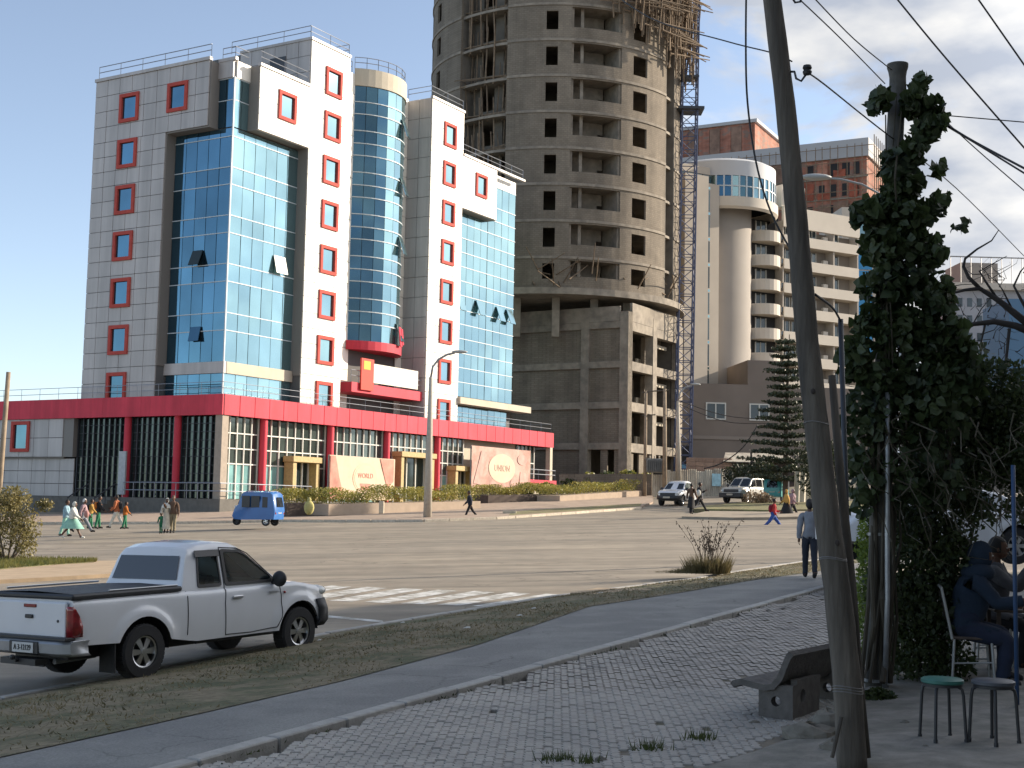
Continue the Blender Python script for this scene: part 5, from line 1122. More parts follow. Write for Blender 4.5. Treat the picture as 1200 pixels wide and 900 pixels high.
# ================================================================== PEOPLE
SKIN = mat('dark_skin', (.11, .05, .03), .55, nz=12, amt=.08); HAIR = mat('black_hair', (.012, .01, .01), .7)
def cloth(n, c): return mat('cloth_' + n, c, .9, nz=7, amt=.14, bump=.3, bscale=25)
def seg_d(P, a, b):
    ab = b - a; t = np.clip(((P - a) @ ab) / (ab @ ab), 0, 1); return np.linalg.norm(P - (a + t[:, None] * ab), axis=1)
def person(label, loc, rz, h=1.7, legs=((25, 5), (-22, 12)), arms=((-20, 8, 15), (22, 8, 25)), lean=3, shirt=None, pants=None, hair=HAIR, long_sleeve=True, skirt=None, shoes=None, group=None, sit=False, scarf=None, headturn=0, fat=1., name='person', hood=None, spread=(0, 0)):
    s = h / 1.75; root = thing(name, label, 'person', loc, rz, group)
    J = {}; L = R(lean); up = np.array([math.sin(L), 0, math.cos(L)])
    pel = np.array([0, 0, .93]); J['pel'] = pel; J['waist'] = pel + up * .14; J['chest'] = pel + up * .36; J['neck'] = pel + up * .50; J['nk2'] = pel + up * .57; J['head'] = pel + up * .70; J['top'] = pel + up * .74
    for i, sd in enumerate((1, -1)):
        th, kb = legs[i]; hip = pel + np.array([0, sd * .09, -.03]); a = R(th); sp = R(spread[i]) * sd
        d = np.array([math.sin(a), math.sin(sp), -math.cos(a)]); d /= np.linalg.norm(d)
        kn = hip + d * .42; a2 = R(th - kb); d2 = np.array([math.sin(a2), math.sin(sp) * .3, -math.cos(a2)]); an = kn + d2 / np.linalg.norm(d2) * .42
        ft = R(max(-50, min(20, (th - kb) * .6 if th < 0 else 8))); J['hip%d' % i] = hip; J['kn%d' % i] = kn; J['an%d' % i] = an
        J['toe%d' % i] = an + np.array([.18 * math.cos(ft), 0, -.05 + .18 * math.sin(ft)]); J['heel%d' % i] = an + np.array([-.04, 0, -.05])
        sa, so_, eb = arms[i]; sh = J['neck'] + np.array([0, sd * .185, -.035]); a = R(sa); o_ = R(so_)
        d = np.array([math.sin(a) * math.cos(o_), sd * math.sin(o_), -math.cos(a) * math.cos(o_)]); el = sh + d * .28; a2 = a + R(eb)
        d2 = np.array([math.sin(a2) * math.cos(o_ * .5), sd * math.sin(o_ * .5) * .5, -math.cos(a2)]); d2 /= np.linalg.norm(d2); wr_ = el + d2 * .25; J['sh%d' % i] = sh; J['el%d' % i] = el; J['wr%d' % i] = wr_; J['ha%d' % i] = wr_ + d2 * .08; J['hd%d' % i] = d2
    zmin = min(J['toe0'][2], J['toe1'][2], J['heel0'][2], J['heel1'][2]) - .03
    names = [k for k in J if not k.startswith('hd')]
    for k in names: J[k] = (J[k] - np.array([0, 0, zmin])) * s
    rad = dict(pel=.125, waist=.115, chest=.135, neck=.06, nk2=.05, head=.06, top=.04)
    for i in (0, 1): rad.update({'hip%d' % i: .09, 'kn%d' % i: .058, 'an%d' % i: .04, 'toe%d' % i: .032, 'heel%d' % i: .03, 'sh%d' % i: .058, 'el%d' % i: .042, 'wr%d' % i: .028, 'ha%d' % i: .033})
    E = [('pel', 'waist'), ('waist', 'chest'), ('chest', 'neck'), ('neck', 'nk2'), ('nk2', 'head'), ('head', 'top')]
    for i in '01': E += [('pel', 'hip' + i), ('hip' + i, 'kn' + i), ('kn' + i, 'an' + i), ('an' + i, 'toe' + i), ('an' + i, 'heel' + i), ('neck', 'sh' + i), ('sh' + i, 'el' + i), ('el' + i, 'wr' + i), ('wr' + i, 'ha' + i)]
    ix = {k: i for i, k in enumerate(names)}
    me = bpy.data.meshes.new('sk'); me.from_pydata([tuple(J[k]) for k in names], [(ix[a], ix[b]) for a, b in E], [])
    o = bpy.data.objects.new('sk', me); COL.objects.link(o); sm = o.modifiers.new('s', 'SKIN')
    for k in names: sv = me.skin_vertices[0].data[ix[k]]; r_ = rad[k] * s * (fat if k in ('pel', 'waist', 'chest', 'hip0', 'hip1') else 1); wide = 1.25 if k in ('waist', 'chest', 'pel') else 1; sv.radius = (r_ * .82 if wide > 1 else r_, r_ * wide); sv.use_root = (k == 'pel')
    ss = o.modifiers.new('d', 'SUBSURF'); ss.levels = 2
    dg = bpy.context.evaluated_depsgraph_get(); ev = bpy.data.meshes.new_from_object(o.evaluated_get(dg)); bpy.data.objects.remove(o)
    V = np.array([v.co[:] for v in ev.vertices]); F = [tuple(p.vertices) for p in ev.polygons]; Nn = np.array([v.normal[:] for v in ev.vertices])
    zone = {}
    segs = [('torso', 'pel', 'waist'), ('torso', 'waist', 'chest'), ('torso', 'chest', 'neck'), ('head', 'nk2', 'top')] + [(z, a + i, b + i) for i in '01' for z, a, b in (('leg', 'hip', 'kn'), ('leg', 'kn', 'an'), ('foot', 'an', 'toe'), ('foot', 'an', 'heel'), ('arm', 'sh', 'el'), ('fore', 'el', 'wr'), ('hand', 'wr', 'ha'))] + [('arm', 'neck', 'sh0'), ('arm', 'neck', 'sh1'), ('leg', 'pel', 'hip0'), ('leg', 'pel', 'hip1')]
    Dm = np.array([seg_d(V, J[a], J[b]) - rad[b] * .5 * s for _, a, b in segs]); zi = Dm.argmin(0); Z = [segs[i][0] for i in zi]
    b = MB(); top_m = shirt or (skirt[0] if skirt else SKIN); leg_m = pants or SKIN
    bmats = [SKIN, top_m, leg_m]
    for f in F:
        zz = [Z[i] for i in f]; q = sum(V[i][2] for i in f) / len(f); b.mi.append(2 if all(z in ('leg',) for z in zz) else 1 if all(z in ('torso', 'arm', 'fore', 'leg') if long_sleeve else z in ('torso', 'arm', 'leg') for z in zz) and q < J['neck'][2] + .03 else 0)
    b.v = [tuple(p) for p in V]; b.f = list(F)
    hc_ = (J['head'] + J['top']) / 2 + np.array([.012, 0, .01]); M = Matrix.Translation(Vector(hc_)) @ Matrix.Rotation(R(headturn), 4, 'Z')
    b.ell((0, 0, 0), (.098 * s, .077 * s, .12 * s), 16, 12, M); b.ell((.045 * s, 0, -.055 * s), (.05 * s, .05 * s, .055 * s), 10, 7, M)
    b.ell((.1 * s, 0, -.015 * s), (.018 * s, .013 * s, .025 * s), 7, 5, M); b.ell((.092 * s, 0, -.06 * s), (.014 * s, .028 * s, .009 * s), 8, 4, M)
    for sd in (1, -1): b.ell((-.005, sd * .077 * s, -.01), (.018 * s, .01 * s, .03 * s), 7, 5, M)
    for i, sd in ((0, 1), (1, -1)):
        d = Vector(J['hd%d' % i]).normalized(); w = Vector(J['ha%d' % i]); side = Vector((0, 1, 0)); fwd = d.cross(side).normalized() * -1
        if fwd.x < 0: fwd = -fwd
        curl = -side * sd
        for f in range(4):
            a = w + fwd * (.027 - .018 * f) * s; ln = (.07, .078, .072, .058)[f] * s; q1 = a + (d * .8 + curl * .15).normalized() * ln * .5; q2 = q1 + (d * .7 + curl * .6).normalized() * ln * .5; b.tube([a, q1, q2], [.0095 * s, .0085 * s, .006 * s], 6)
        a = Vector(J['wr%d' % i]) + d * .03 * s + fwd * .022 * s; q1 = a + (d * .5 + fwd * .8).normalized() * .035 * s; q2 = q1 + (d * .9 + fwd * .3).normalized() * .03 * s; b.tube([a, q1, q2], [.012 * s, .01 * s, .007 * s], 6)
    b.build('body', bmats, root, smooth='all')
    b = MB()
    for sd in (1, -1): b.ell((.088 * s, sd * .032 * s, .005), (.012 * s, .013 * s, .008 * s), 6, 4, M)
    b.build('eyes', mat('eye_white', (.5, .5, .48), .3), root)
    def garment(nm, zs, m, inf, cut=None):
        keep = [f for f in F if all(Z[i] in zs for i in f) and (cut is None or all((Z[i] in ('arm', 'fore') or cut(V[i])) for i in f))]
        if not keep: return
        used = sorted(set(i for f in keep for i in f)); mp = {i: k for k, i in enumerate(used)}; c = MB(); P = V[used] + Nn[used] * inf * s
        wob = np.sin(P[:, 2:3] * 40 + P[:, 1:2] * 25) * .003; P = P + Nn[used] * wob
        c.add(P, [tuple(mp[i] for i in f) for f in keep]); g = c.build(nm, m, root, smooth='all'); md = g.modifiers.new('s', 'SOLIDIFY'); md.thickness = .008; md.offset = -1; return g
    if pants: garment('trousers', ('leg', 'torso'), pants, .02, lambda p: p[2] < J['waist'][2] + .02)
    if shirt: garment('shirt', ('torso', 'arm', 'fore', 'head', 'leg') if long_sleeve else ('torso', 'arm', 'head', 'leg'), shirt, .028, lambda p: p[2] > J['pel'][2] - .06 * s and p[2] < J['nk2'][2])
    garment('shoes', ('foot',), shoes or BLACKR, .014)
    if hair:
        b = MB(); b.ell((-.012, 0, .014), (.106 * s, .086 * s, .124 * s), 16, 12, M); o = b.build('hair', hair, root, smooth='all'); bm = bmesh.new(); bm.from_mesh(o.data); Mi = M.inverted()
        bmesh.ops.delete(bm, geom=[v_ for v_ in bm.verts if (Mi @ v_.co).x > .045 * s and (Mi @ v_.co).z < .055 * s or (Mi @ v_.co).z < -.07 * s], context='VERTS'); bm.to_mesh(o.data); bm.free()
    if hood:
        b = MB(); b.ell((-.02, 0, 0), (.135 * s, .12 * s, .155 * s), 16, 12, M); b.ell((-.05, 0, -.17), (.17 * s, .2 * s, .11 * s), 14, 8, M); o = b.build('hood', hood, root, smooth='all'); bm = bmesh.new(); bm.from_mesh(o.data); Mi = M.inverted()
        bmesh.ops.delete(bm, geom=[v_ for v_ in bm.verts if (Mi @ v_.co).x > .075 * s and (Mi @ v_.co).z > -.1 * s], context='VERTS'); bm.to_mesh(o.data); bm.free()
    if skirt:
        m, ztop, zbot, r0, r1, nm = skirt; b = MB(); c = (J['hip0'] + J['hip1']) / 2; an = (J['an0'] + J['an1']) / 2; rows = []
        for j in range(8):
            t = j / 7; z = ztop + (zbot - ztop) * t; cc = c * (1 - t * .6) + an * t * .6; r_ = r0 + (r1 - r0) * t
            rows.append([(cc[0] + (r_ * (1 + .09 * t * math.sin(5 * k * math.pi / 10 + 1)) + abs(J['an0'][0] - J['an1'][0]) * .3 * t) * math.cos(2 * math.pi * k / 20), r_ * (1 + .09 * t * math.sin(7 * k)) * math.sin(2 * math.pi * k / 20), z) for k in range(21)])
        b.grid(rows); b.build(nm, m, root, smooth='all')
    if scarf:
        m, kind = scarf; b = MB()
        b.ell((-.015, 0, .01), (.112 * s, .095 * s, .132 * s), 14, 10, M); rows = []
        for j in range(6):
            t = j / 5; z = J['nk2'][2] + .03 - t * (.5 if kind == 'long' else .25); r_ = .09 + .13 * min(1, t * 2); rows.append([(J['chest'][0] * .8 + r_ * .85 * math.cos(2 * math.pi * k / 18), r_ * 1.15 * math.sin(2 * math.pi * k / 18), z + .02 * math.sin(k * 1.3)) for k in range(19)])
        o = b.build('head_scarf', m, root, smooth='all'); bm = bmesh.new(); bm.from_mesh(o.data); Mi = M.inverted(); bmesh.ops.delete(bm, geom=[v_ for v_ in bm.verts if (Mi @ v_.co).x > .06 * s and (Mi @ v_.co).z < .07 * s], context='VERTS'); bm.to_mesh(o.data); bm.free()
        c = MB(); c.grid(rows); c.build('shawl', m, root, smooth='all')
    return root, J, s
def pack(root, J, s, m, nm='backpack'):
    b = MB(); c = J['chest']; b.ell((c[0] - .19 * s, 0, c[2] - .04), (.1 * s, .14 * s, .21 * s), 12, 8); b.tube([(c[0] - .12, .1, c[2] + .12), (c[0] + .02, .11, c[2] + .17), (c[0] + .12, .1, c[2])], .02, 6); b.tube([(c[0] - .12, -.1, c[2] + .12), (c[0] + .02, -.11, c[2] + .17), (c[0] + .12, -.1, c[2])], .02, 6); b.build(nm, m, root, smooth=50)
def gp(px, py, D=None):
    if D: return at(px, py, D)
    return HP(px, py, .0)
LEFT, RIGHT, AWAY, TOW = R(180), 0, R(90), R(-90)
dk = cloth('black', (.015, .015, .018)); navy = cloth('navy', (.018, .022, .035)); green = cloth('school_green', (.02, .16, .08)); orange = cloth('orange', (.42, .13, .02)); white = cloth('white', (.6, .6, .55)); mint = cloth('mint', (.25, .48, .4)); khaki = cloth('khaki', (.3, .24, .15)); grey = cloth('grey_jacket', (.2, .215, .25)); red = cloth('red', (.4, .03, .03)); blue = cloth('blue', (.03, .08, .3)); yell = cloth('mustard', (.45, .25, .06)); pale = cloth('pale', (.5, .46, .38)); brown = cloth('brown', (.1, .06, .04)); lilac = cloth('lilac', (.3, .2, .22))
G1 = 'school children walking in front of the hotel'
person('person in mint dress and long white shawl striding left of the school children', gp(84, 631.5, 60), RIGHT, 1.66, ((30, 4), (-28, 14)), ((18, 10, 30), (35, 6, 20)), 5, shirt=white, skirt=(mint, .98, .45, .15, .3, 'dress'), scarf=(white, 'long'), shoes=white)
person('person in pale blue top half hidden behind the striding woman in white', gp(76, 629, 61.5), RIGHT, 1.62, ((10, 2), (-12, 8)), shirt=cloth('pale_blue', (.25, .38, .45)), pants=mint)
r_ = person('person in grey trousers and white cap carrying a rose coloured bag among the children', gp(96, 624, 63), RIGHT, 1.62, ((35, 5), (-30, 20)), ((20, 8, 20), (-20, 8, 20)), 5, shirt=lilac, pants=grey, hair=cloth('cap', (.6, .6, .6)))
b = MB(); b.ell((.25, -.25, .85), (.12, .1, .17), 10, 8); b.build('hand_bag', cloth('rose', (.4, .2, .18)), r_[0], smooth=50)
for k, (px, py, D, lab, sh, pk, hh) in enumerate(((105.5, 620, 66, 'child in yellow and black top with green trousers, left of the tall backpack child', yell, dk, 1.4), (114.5, 620, 67, 'child with big orange backpack and green trousers, left of the stair railing', dk, orange, 1.58), (146, 620, 67, 'child with orange vest and green trousers, right of the stair railing', orange, None, 1.3))):
    r_ = person(lab, gp(px, py, D), RIGHT + R(20), hh, ((8, 3), (-8, 4)), shirt=sh, pants=green, group=G1)
    if pk: pack(*r_, pk)
r_ = person('person in orange checked top and white trousers stepping right by the stair railing', gp(136, 620, 67), LEFT, 1.66, ((24, 5), (-20, 10)), ((10, 8, 40), (20, 8, 60)), shirt=cloth('orange_check', (.38, .12, .05)), pants=white); pack(*r_, dk)
person('person in long pale dress and white head scarf beside the man in brown', gp(194.5, 625, 64), TOW, 1.6, ((4, 2), (-4, 2)), shirt=pale, skirt=(pale, .95, .2, .16, .2, 'dress'), scarf=(white, 'short'))
r_ = person('person in brown shirt and khaki trousers beside the white scarfed woman', gp(202, 625, 64), TOW, 1.72, ((5, 2), (-5, 3)), ((0, 12, 5), (30, 30, 100)), shirt=brown, pants=cloth('dusty', (.2, .17, .11)), hair=cloth('dust_hair', (.12, .08, .06)))
person('small child in green standing by the couple on the left road', gp(188.5, 625.5, 64), TOW, .95, ((4, 2), (-4, 2)), shirt=green, pants=green)
r_ = person('lone person in black striding left past the concrete street lamp', gp(550.5, 608, 82.5), LEFT + R(10), 1.72, ((24, 4), (-28, 14)), ((-18, 10, 15), (14, 10, 30)), 6, shirt=navy, pants=dk, shoes=dk)
person('person in long dark clothes walking left of the pair by the small white pickup', gp(810, 602.5, 76.5), RIGHT + R(60), 1.68, ((8, 3), (-10, 6)), shirt=brown, pants=dk, skirt=(dk, .98, .35, .16, .22, 'coat'))
r_ = person('person in black with a white shoulder bag stepping right by the small white pickup', gp(819, 600.5, 77.5), RIGHT, 1.74, ((34, 6), (-26, 14)), ((30, 20, 90), (0, 8, 20)), 4, shirt=dk, pants=dk); b = MB(); b.ell((-.05, -.25, 1.1), (.13, .1, .2), 10, 8); b.build('shoulder_bag', white, r_[0], smooth=50)
r_ = person('person in red top, blue trousers and dark red backpack walking right across the road', gp(906, 621.5, 67), RIGHT, 1.62, ((38, 4), (-34, 12)), ((20, 10, 60), (-10, 10, 40)), 5, shirt=red, pants=blue); pack(*r_, cloth('dark_red', (.2, .01, .03)))
r_ = person('person in mustard shawl and long black skirt behind the red backpack walker', gp(922, 609, 77), LEFT, 1.66, ((15, 4), (-12, 6)), shirt=yell, skirt=(dk, 1.0, .12, .15, .36, 'skirt'), scarf=(yell, 'long'))
person('person in dark trousers walking just right of the mustard shawl woman', gp(928.5, 608.5, 78), RIGHT + R(-30), 1.68, ((26, 4), (-16, 8)), shirt=lilac, pants=dk, scarf=(lilac, 'short'))
# near walker seen from behind
fz = PV(6.75, 30.4)
r_ = person('person in grey jacket and black trousers walking away on the footpath, seen from behind', Vector((6.72, 30.3, fz + .03)), AWAY + R(-8), 1.72, ((12, 4), (-14, 14)), ((-10, 9, 18), (12, 9, 25)), 3, shirt=grey, pants=navy, shoes=dk)
root, J, s = r_; b = MB(); b.ell((J['head'][0] - .05, 0, J['head'][2] + .02), (.085, .085, .1), 12, 8); b.build('hair_bun', HAIR, root, smooth=50)
person('person mostly hidden behind the leaning wooden pole on the footpath', Vector((7.6, 31.6, fz + .06)), TOW, 1.66, ((6, 2), (-6, 4)), shirt=cloth('cream', (.5, .48, .42)), pants=dk)
# ------------------------------------------------------------------ cafe corner: chairs, table, stools, seated men
WOODD = mat('dark_wood', (.07, .05, .04), .7, nz=10, amt=.2); SEATG = mat('green_vinyl', (.035, .15, .125), .5, nz=12, amt=.15); SEATB = mat('blue_grey_vinyl', (.065, .07, .085), .5, nz=12, amt=.15); CHW = mat('chair_metal', (.35, .35, .34), .5, .3)
def PVp(px, py): p = PP(px, py); return Vector((p.x, p.y, p.z))
def stool(label, px, py, D, seat, rz):
    p = at(px, py, D); p.z = PV(p.x, p.y) + .03; t = thing('stool', label, 'stool', p, rz, 'round stools on the dirt')
    b = MB(); b.lathe([(0, .445), (.15, .445), (.165, .455), (.165, .478), (.15, .488), (0, .49)], 28); b.build('seat', seat, t, smooth=40)
    b = MB(); b.lathe([(.13, .425), (.152, .425), (.152, .447), (.13, .447)], 28); b.build('seat_ring', BLACKP, t, smooth=40)
    for k in range(4):
        a = R(45 + 90 * k); c, s_ = math.cos(a), math.sin(a); b = MB(); b.tube([(.05 * c, .05 * s_, .432), (.12 * c, .12 * s_, .43), (.155 * c, .155 * s_, .41), (.165 * c, .165 * s_, .36), (.185 * c, .185 * s_, .01)], .013, 8); b.tube([(.183 * c, .183 * s_, .03), (.186 * c, .186 * s_, 0)], .017, 8); b.build('leg', BLACKP, t, smooth=50)
stool('round stool with green seat on black legs, left of the other stool', 1105, 868, 10.9, SEATG, R(10)); stool('round stool with blue grey seat on black legs, beside the blue post', 1165, 872, 10.75, SEATB, R(30))
def chair(label, p, rz):
    t = thing('chair', label, 'chair', p, rz, 'cafe chairs'); b = MB(); b.box(-.2, .2, -.2, .2, .44, .47); b.build('seat', WOODD, t, bevel=.01)
    for x, y in ((.18, .18), (.18, -.18), (-.18, .18), (-.18, -.18)):
        b = MB(); b.tube([(x, y, .44), (x * 1.15, y * 1.1, 0)], .014, 8); b.build('leg', CHW, t)
    b = MB(); b.tube([(-.2, .19, .44), (-.3, .19, .95)], .015, 8); b.tube([(-.2, -.19, .44), (-.3, -.19, .95)], .015, 8); b.tube([(-.3, .19, .95), (-.31, 0, .97), (-.3, -.19, .95)], .015, 8); b.build('back_frame', CHW, t)
    b = MB(); b.grid([[(-.235 - .06 * j / 3 - .015 * (1 - q * q), .18 * q, .62 + .3 * j / 3) for q in (-1, -.5, 0, .5, 1)] for j in range(4)]); o = b.build('backrest', WOODD, t); md = o.modifiers.new('s', 'SOLIDIFY'); md.thickness = .015
    b = MB(); b.tube([(.18, .19, .22), (-.19, .19, .2)], .009, 6); b.tube([(.18, -.19, .22), (-.19, -.19, .2)], .009, 6); b.build('stretcher', CHW, t)
def setg(px, py, D): p = at(px, py, D); p.z = PV(p.x, p.y) + .035; return p
c1 = setg(1138, 790, 14.0); c2 = setg(1166, 770, 15.2); tb = setg(1200, 785, 14.5)
chair('metal framed chair carrying the man in the dark blue hooded top', c1, R(-12)); chair('metal framed chair carrying the bare headed man with raised hands', c2, R(-25))
hoodc = cloth('dark_blue', (.009, .02, .04))
def seated(label, p, rz, top, pant, arms, hood, hair, turn, lean):
    r_ = person(label, p, rz, 1.76, ((82, 84), (78, 88)), arms, lean, shirt=top, pants=pant, hair=hair, hood=hood, headturn=turn, fat=1.12, spread=(8, 8)); root, J, s = r_
    root.location.z = p.z + .0; dz = (.47 + .1) - J['pel'][2]; root.location.z += dz
    root.location -= Vector((math.cos(rz), math.sin(rz), 0)) * .06
    return r_
seated('person in dark blue hooded top sitting at the cafe table with back half turned', c1, R(-12), hoodc, cloth('indigo', (.012, .018, .04)), ((35, 8, 50), (40, 10, 60)), hoodc, None, 10, 14)
seated('person in grey shirt sitting at the cafe table with hands raised', c2, R(-25), cloth('dim_grey', (.09, .09, .1)), dk, ((50, 5, 85), (55, 5, 90)), None, HAIR, 5, 8)
t = thing('table', 'low dark wooden cafe table at the right edge with a small cup on it', 'table', tb, R(-10)); b = MB(); b.box(-.35, .4, -.35, .35, .66, .69); b.build('table_top', WOODD, t, bevel=.01)
for x, y in ((-.3, .3), (-.3, -.3), (.35, .3), (.35, -.3)): b = MB(); b.box(x - .02, x + .02, y - .02, y + .02, 0, .66); b.build('leg', WOODD, t)
cp = tb + Matrix.Rotation(R(-10), 3, 'Z') @ Vector((-.22, -.1, .692)); t = thing('cup', 'small dark cup standing on the left end of the cafe table', 'cup', cp); b = MB(); b.lathe([(0, 0), (.025, 0), (.036, .07), (.032, .07), (.022, .01), (0, .01)], 16); b.tube([(.034, 0, .055), (.055, 0, .05), (.05, 0, .025), (.03, 0, .02)], .005, 6); b.build('cup_body', WOODD, t, smooth=40)
# ================================================================== POLES, WIRES, STREET FURNITURE
PWOOD = mat('pole_wood', (.115, .098, .08), .9, nz=14, amt=.3, bump=1., bscale=30, stretch=(1, 1, .12), col2=(.07, .06, .05), c2s=5)
def polyat(L): return [at(*q) for q in L]
pw_ = thing('utility_pole', 'thick weathered leaning wooden utility pole in the right foreground, wrapped with wire', 'utility pole', at(1000, 890, 9.84), group='wooden utility poles')
P = [at(999, 905, 9.84), at(993, 800, 9.85), at(981, 690, 9.87), at(968, 600, 9.9), at(957, 500, 9.95), at(946, 400, 10), at(934, 260, 10.05), at(920, 120, 10.1), at(905, 0, 10.15), at(880, -200, 10.3)]
base = Vector(pw_.location)
b = MB(); PS = []
for i in range(len(P) - 1):
    for k in range(5): PS.append(P[i].lerp(P[i + 1], k / 5))
PS.append(P[-1]); n = len(PS)
b.tube([p - base for p in PS], [(.106 - .04 * i / n) * (1 + .02 * math.sin(i * 1.7)) for i in range(n)], 22); b.build('pole_shaft', PWOOD, pw_, smooth='all')
WIRE = mat('binding_wire', (.2, .19, .18), .6, .5)
for k in (4.5, 4.65, 4.8, 11.9, 12.0, 20.2):
    i = int(k); c = PS[i].lerp(PS[i + 1], k - i) - base; rr = .106 - .04 * k / n + .004; b = MB(); b.tube([c + Vector((rr * math.cos(t * .5236), rr * math.sin(t * .5236), .01 * math.sin(t))) for t in range(13)], .005, 5); b.build('binding_wire', WIRE, pw_)
b = MB(); for_knots = [(13, -.6), (22, .4)]
for k, a in for_knots: c = PS[k] - base; b.ell((c.x - .1 * math.sin(a) * .5, c.y - .092, c.z), (.018, .012, .022), 8, 6)
b.build('knot', mat('knot_wood', (.05, .04, .035), .9), pw_)
# short prop log tied behind the pole and a thin stay
t = thing('prop_log', 'short split log tied to the foot of the leaning wooden pole', 'log', at(1014, 888, 9.95)); b = MB(); q = Vector(t.location); b.tube([q - q, at(1004, 785, 10.0) - q, at(998, 690, 10.02) - q, at(985, 560, 10.05) - q, at(975, 440, 10.1) - q], [.042, .042, .038, .034, .028], 12); b.build('log_shaft', PWOOD, t, smooth='all')
t = thing('stake', 'thin short stake leaning against the foot of the wooden pole', 'stake', at(975, 888, 9.7)); b = MB(); q = Vector(t.location); b.tube([q - q, at(986, 840, 9.72) - q], .014, 7); b.build('stake_shaft', PWOOD, t)
t = thing('metal_post', 'slim dark metal post just right of the leaning pole with a cable at its top', 'post', at(993, 760, 11.2)); b = MB(); q = Vector(t.location); b.tube([at(1000, 850, 11.2) - q, at(992, 600, 11.2) - q, at(985, 374, 11.2) - q], .022, 9); b.build('post_shaft', DARKST, t, smooth='all')
# creeper pole
CP = polyat([(1026, 815, 13.8), (1031, 600, 13.8), (1037, 420, 13.8), (1044, 260, 13.8), (1052, 95, 13.8)])
t = thing('concrete_pole', 'upright round pole with flared cap, overgrown by a climbing creeper', 'pole', CP[0]); q = CP[0]
b = MB(); b.tube([p - q for p in CP], [.105, .102, .098, .092, .085], 18); b.build('pole_shaft', mat('dark_concrete', (.1, .095, .085), .95, nz=8, amt=.2, bump=.6, bscale=18), t, smooth='all')
b = MB(); c = CP[-1] - q; M = Matrix.Translation(c); b.lathe([(.084, -.25), (.09, -.2), (.085, .04), (.095, .1), (.108, .14), (.11, .18), (0, .185)], 20, M); b.build('pole_cap', mat('dark_concrete', (.1, .095, .085)), t, smooth=40)
for py in (626, 797): c = at(1030 if py < 700 else 1026, py, 13.8) - q; b = MB(); b.lathe([(.107, -.015), (.112, -.015), (.112, .015), (.107, .015)], 18, Matrix.Translation(c)); b.build('steel_band', STEEL, t)
t = thing('drain_pipe', 'thin pale grey pipe standing right of the creeper pole', 'pipe', at(1037, 802, 13.5)); q = Vector(t.location); b = MB(); b.tube([at(1037, 806, 13.5) - q, at(1040, 700, 13.5) - q, at(1040, 540, 13.5) - q, at(1040, 460, 13.5) - q], .026, 9); b.build('pipe_shaft', STEEL, t, smooth='all')
t = thing('blue_post', 'thin blue painted metal post standing beside the seated men', 'post', at(1192, 826, 12.4)); q = Vector(t.location); b = MB(); b.tube([Vector((0, 0, 0)), at(1189, 660, 12.4) - q, at(1187, 545, 12.4) - q], .02, 9); b.build('post_shaft', mat('blue_post_paint', (.025, .06, .14), .5), t, smooth='all')
# street lamps
def lamp(label, base_px, D, top_px, arm_px, r=.1, group='street lamps', m=None):
    p0 = at(*base_px, D); t = thing('street_lamp', label, 'street lamp', p0, group=group); p1 = at(*top_px, D) - p0; b = MB(); b.tube([Vector((0, 0, -.3)), p1 * .5, p1], [r * 1.35, r, r * .6], 12); b.build('lamp_post', m or mat('lamp_concrete', (.42, .38, .32), .85, nz=5, amt=.1), t, smooth='all')
    A_ = [at(x, y, D) - p0 for x, y in arm_px]; b = MB(); b.tube([p1] + A_, r * .35, 8); b.build('lamp_arm', STEEL, t, smooth='all')
    e = A_[-1]; d = (A_[-1] - A_[-2]).normalized(); M = Matrix.Translation(e + d * .3) @ Matrix.Rotation(math.atan2(d.y, d.x), 4, 'Z'); b = MB(); b.ell((0, 0, 0), (.48, .17, .1), 12, 8, M); b.build('lamp_head', mat('lamp_head', (.35, .36, .36), .5), t, smooth='all'); return t
lamp('tall concrete street lamp with curved arm in front of the hotel', (501, 603), 80, (505, 442), [(507, 430), (514, 421), (524, 415.5), (533, 413.5)], .19)
lamp('pale street lamp with curved arm beside the square podium of the concrete tower', (795, 562), 118, (794.5, 470), [(797, 460), (803, 454), (811, 451.5)], .2)
lamp('street lamp head on a thin arm between the leaning pole and the creeper', (1062, 600), 40, (1050, 250), [(1040, 232), (1010, 216), (985, 210), (968, 208.5)], .1, m=STEEL)
def wpole(label, b0, D, top, r=.16, cross=None):
    p0 = at(*b0, D); t = thing('utility_pole', label, 'utility pole', p0, group='wooden utility poles'); b = MB(); b.tube([Vector((0, 0, -.3)), at(*top, D) - p0], [r, r * .75], 10); b.build('pole_shaft', mat('pale_pole_wood', (.27, .21, .15), .9, nz=3, amt=.2), t, smooth='all')
    if cross:
        for (xa, ya, xb, yb) in cross: b = MB(); b.tube([at(xa, ya, D) - p0, at(xb, yb, D) - p0], .06, 6); b.build('cross_arm', PWOOD, t)
    return t
wpole('wooden utility pole standing at the far left edge before the red fascia', (-6, 640), 58, (10, 436), .13)
tp = wpole('slender wooden pole with short cross arms left of the transformer', (755.5, 580), 116, (757, 458), .16, [(752, 460, 768, 458), (752, 487, 768, 486)])
tp2 = wpole('stout pale wooden pole in front of the tin fence', (779, 575), 115, (779, 456), .2, [(758, 459, 784, 457)])
tr = thing('transformer', 'grey pole mounted transformer beside the tin fence', 'transformer', at(767, 545, 116)); b = MB(); b.box(-.75, .75, -.4, .4, -.65, .55); b.build('tank', mat('transformer_grey', (.17, .17, .16), .6, nz=3, amt=.15), tr, bevel=.06)
for k in range(9): b = MB(); b.box(-.7 + .17 * k, -.64 + .17 * k, -.55, -.4, -.55, .4); b.build('cooling_fin', mat('transformer_grey', (.17, .17, .16)), tr)
for x in (-.4, 0, .4): b = MB(); b.lathe([(.06, .5), (.09, .6), (.05, .64), (.09, .72), (.04, .8)], 8, Matrix.Translation((x, 0, 0))); b.build('insulator', BEIGE, tr)
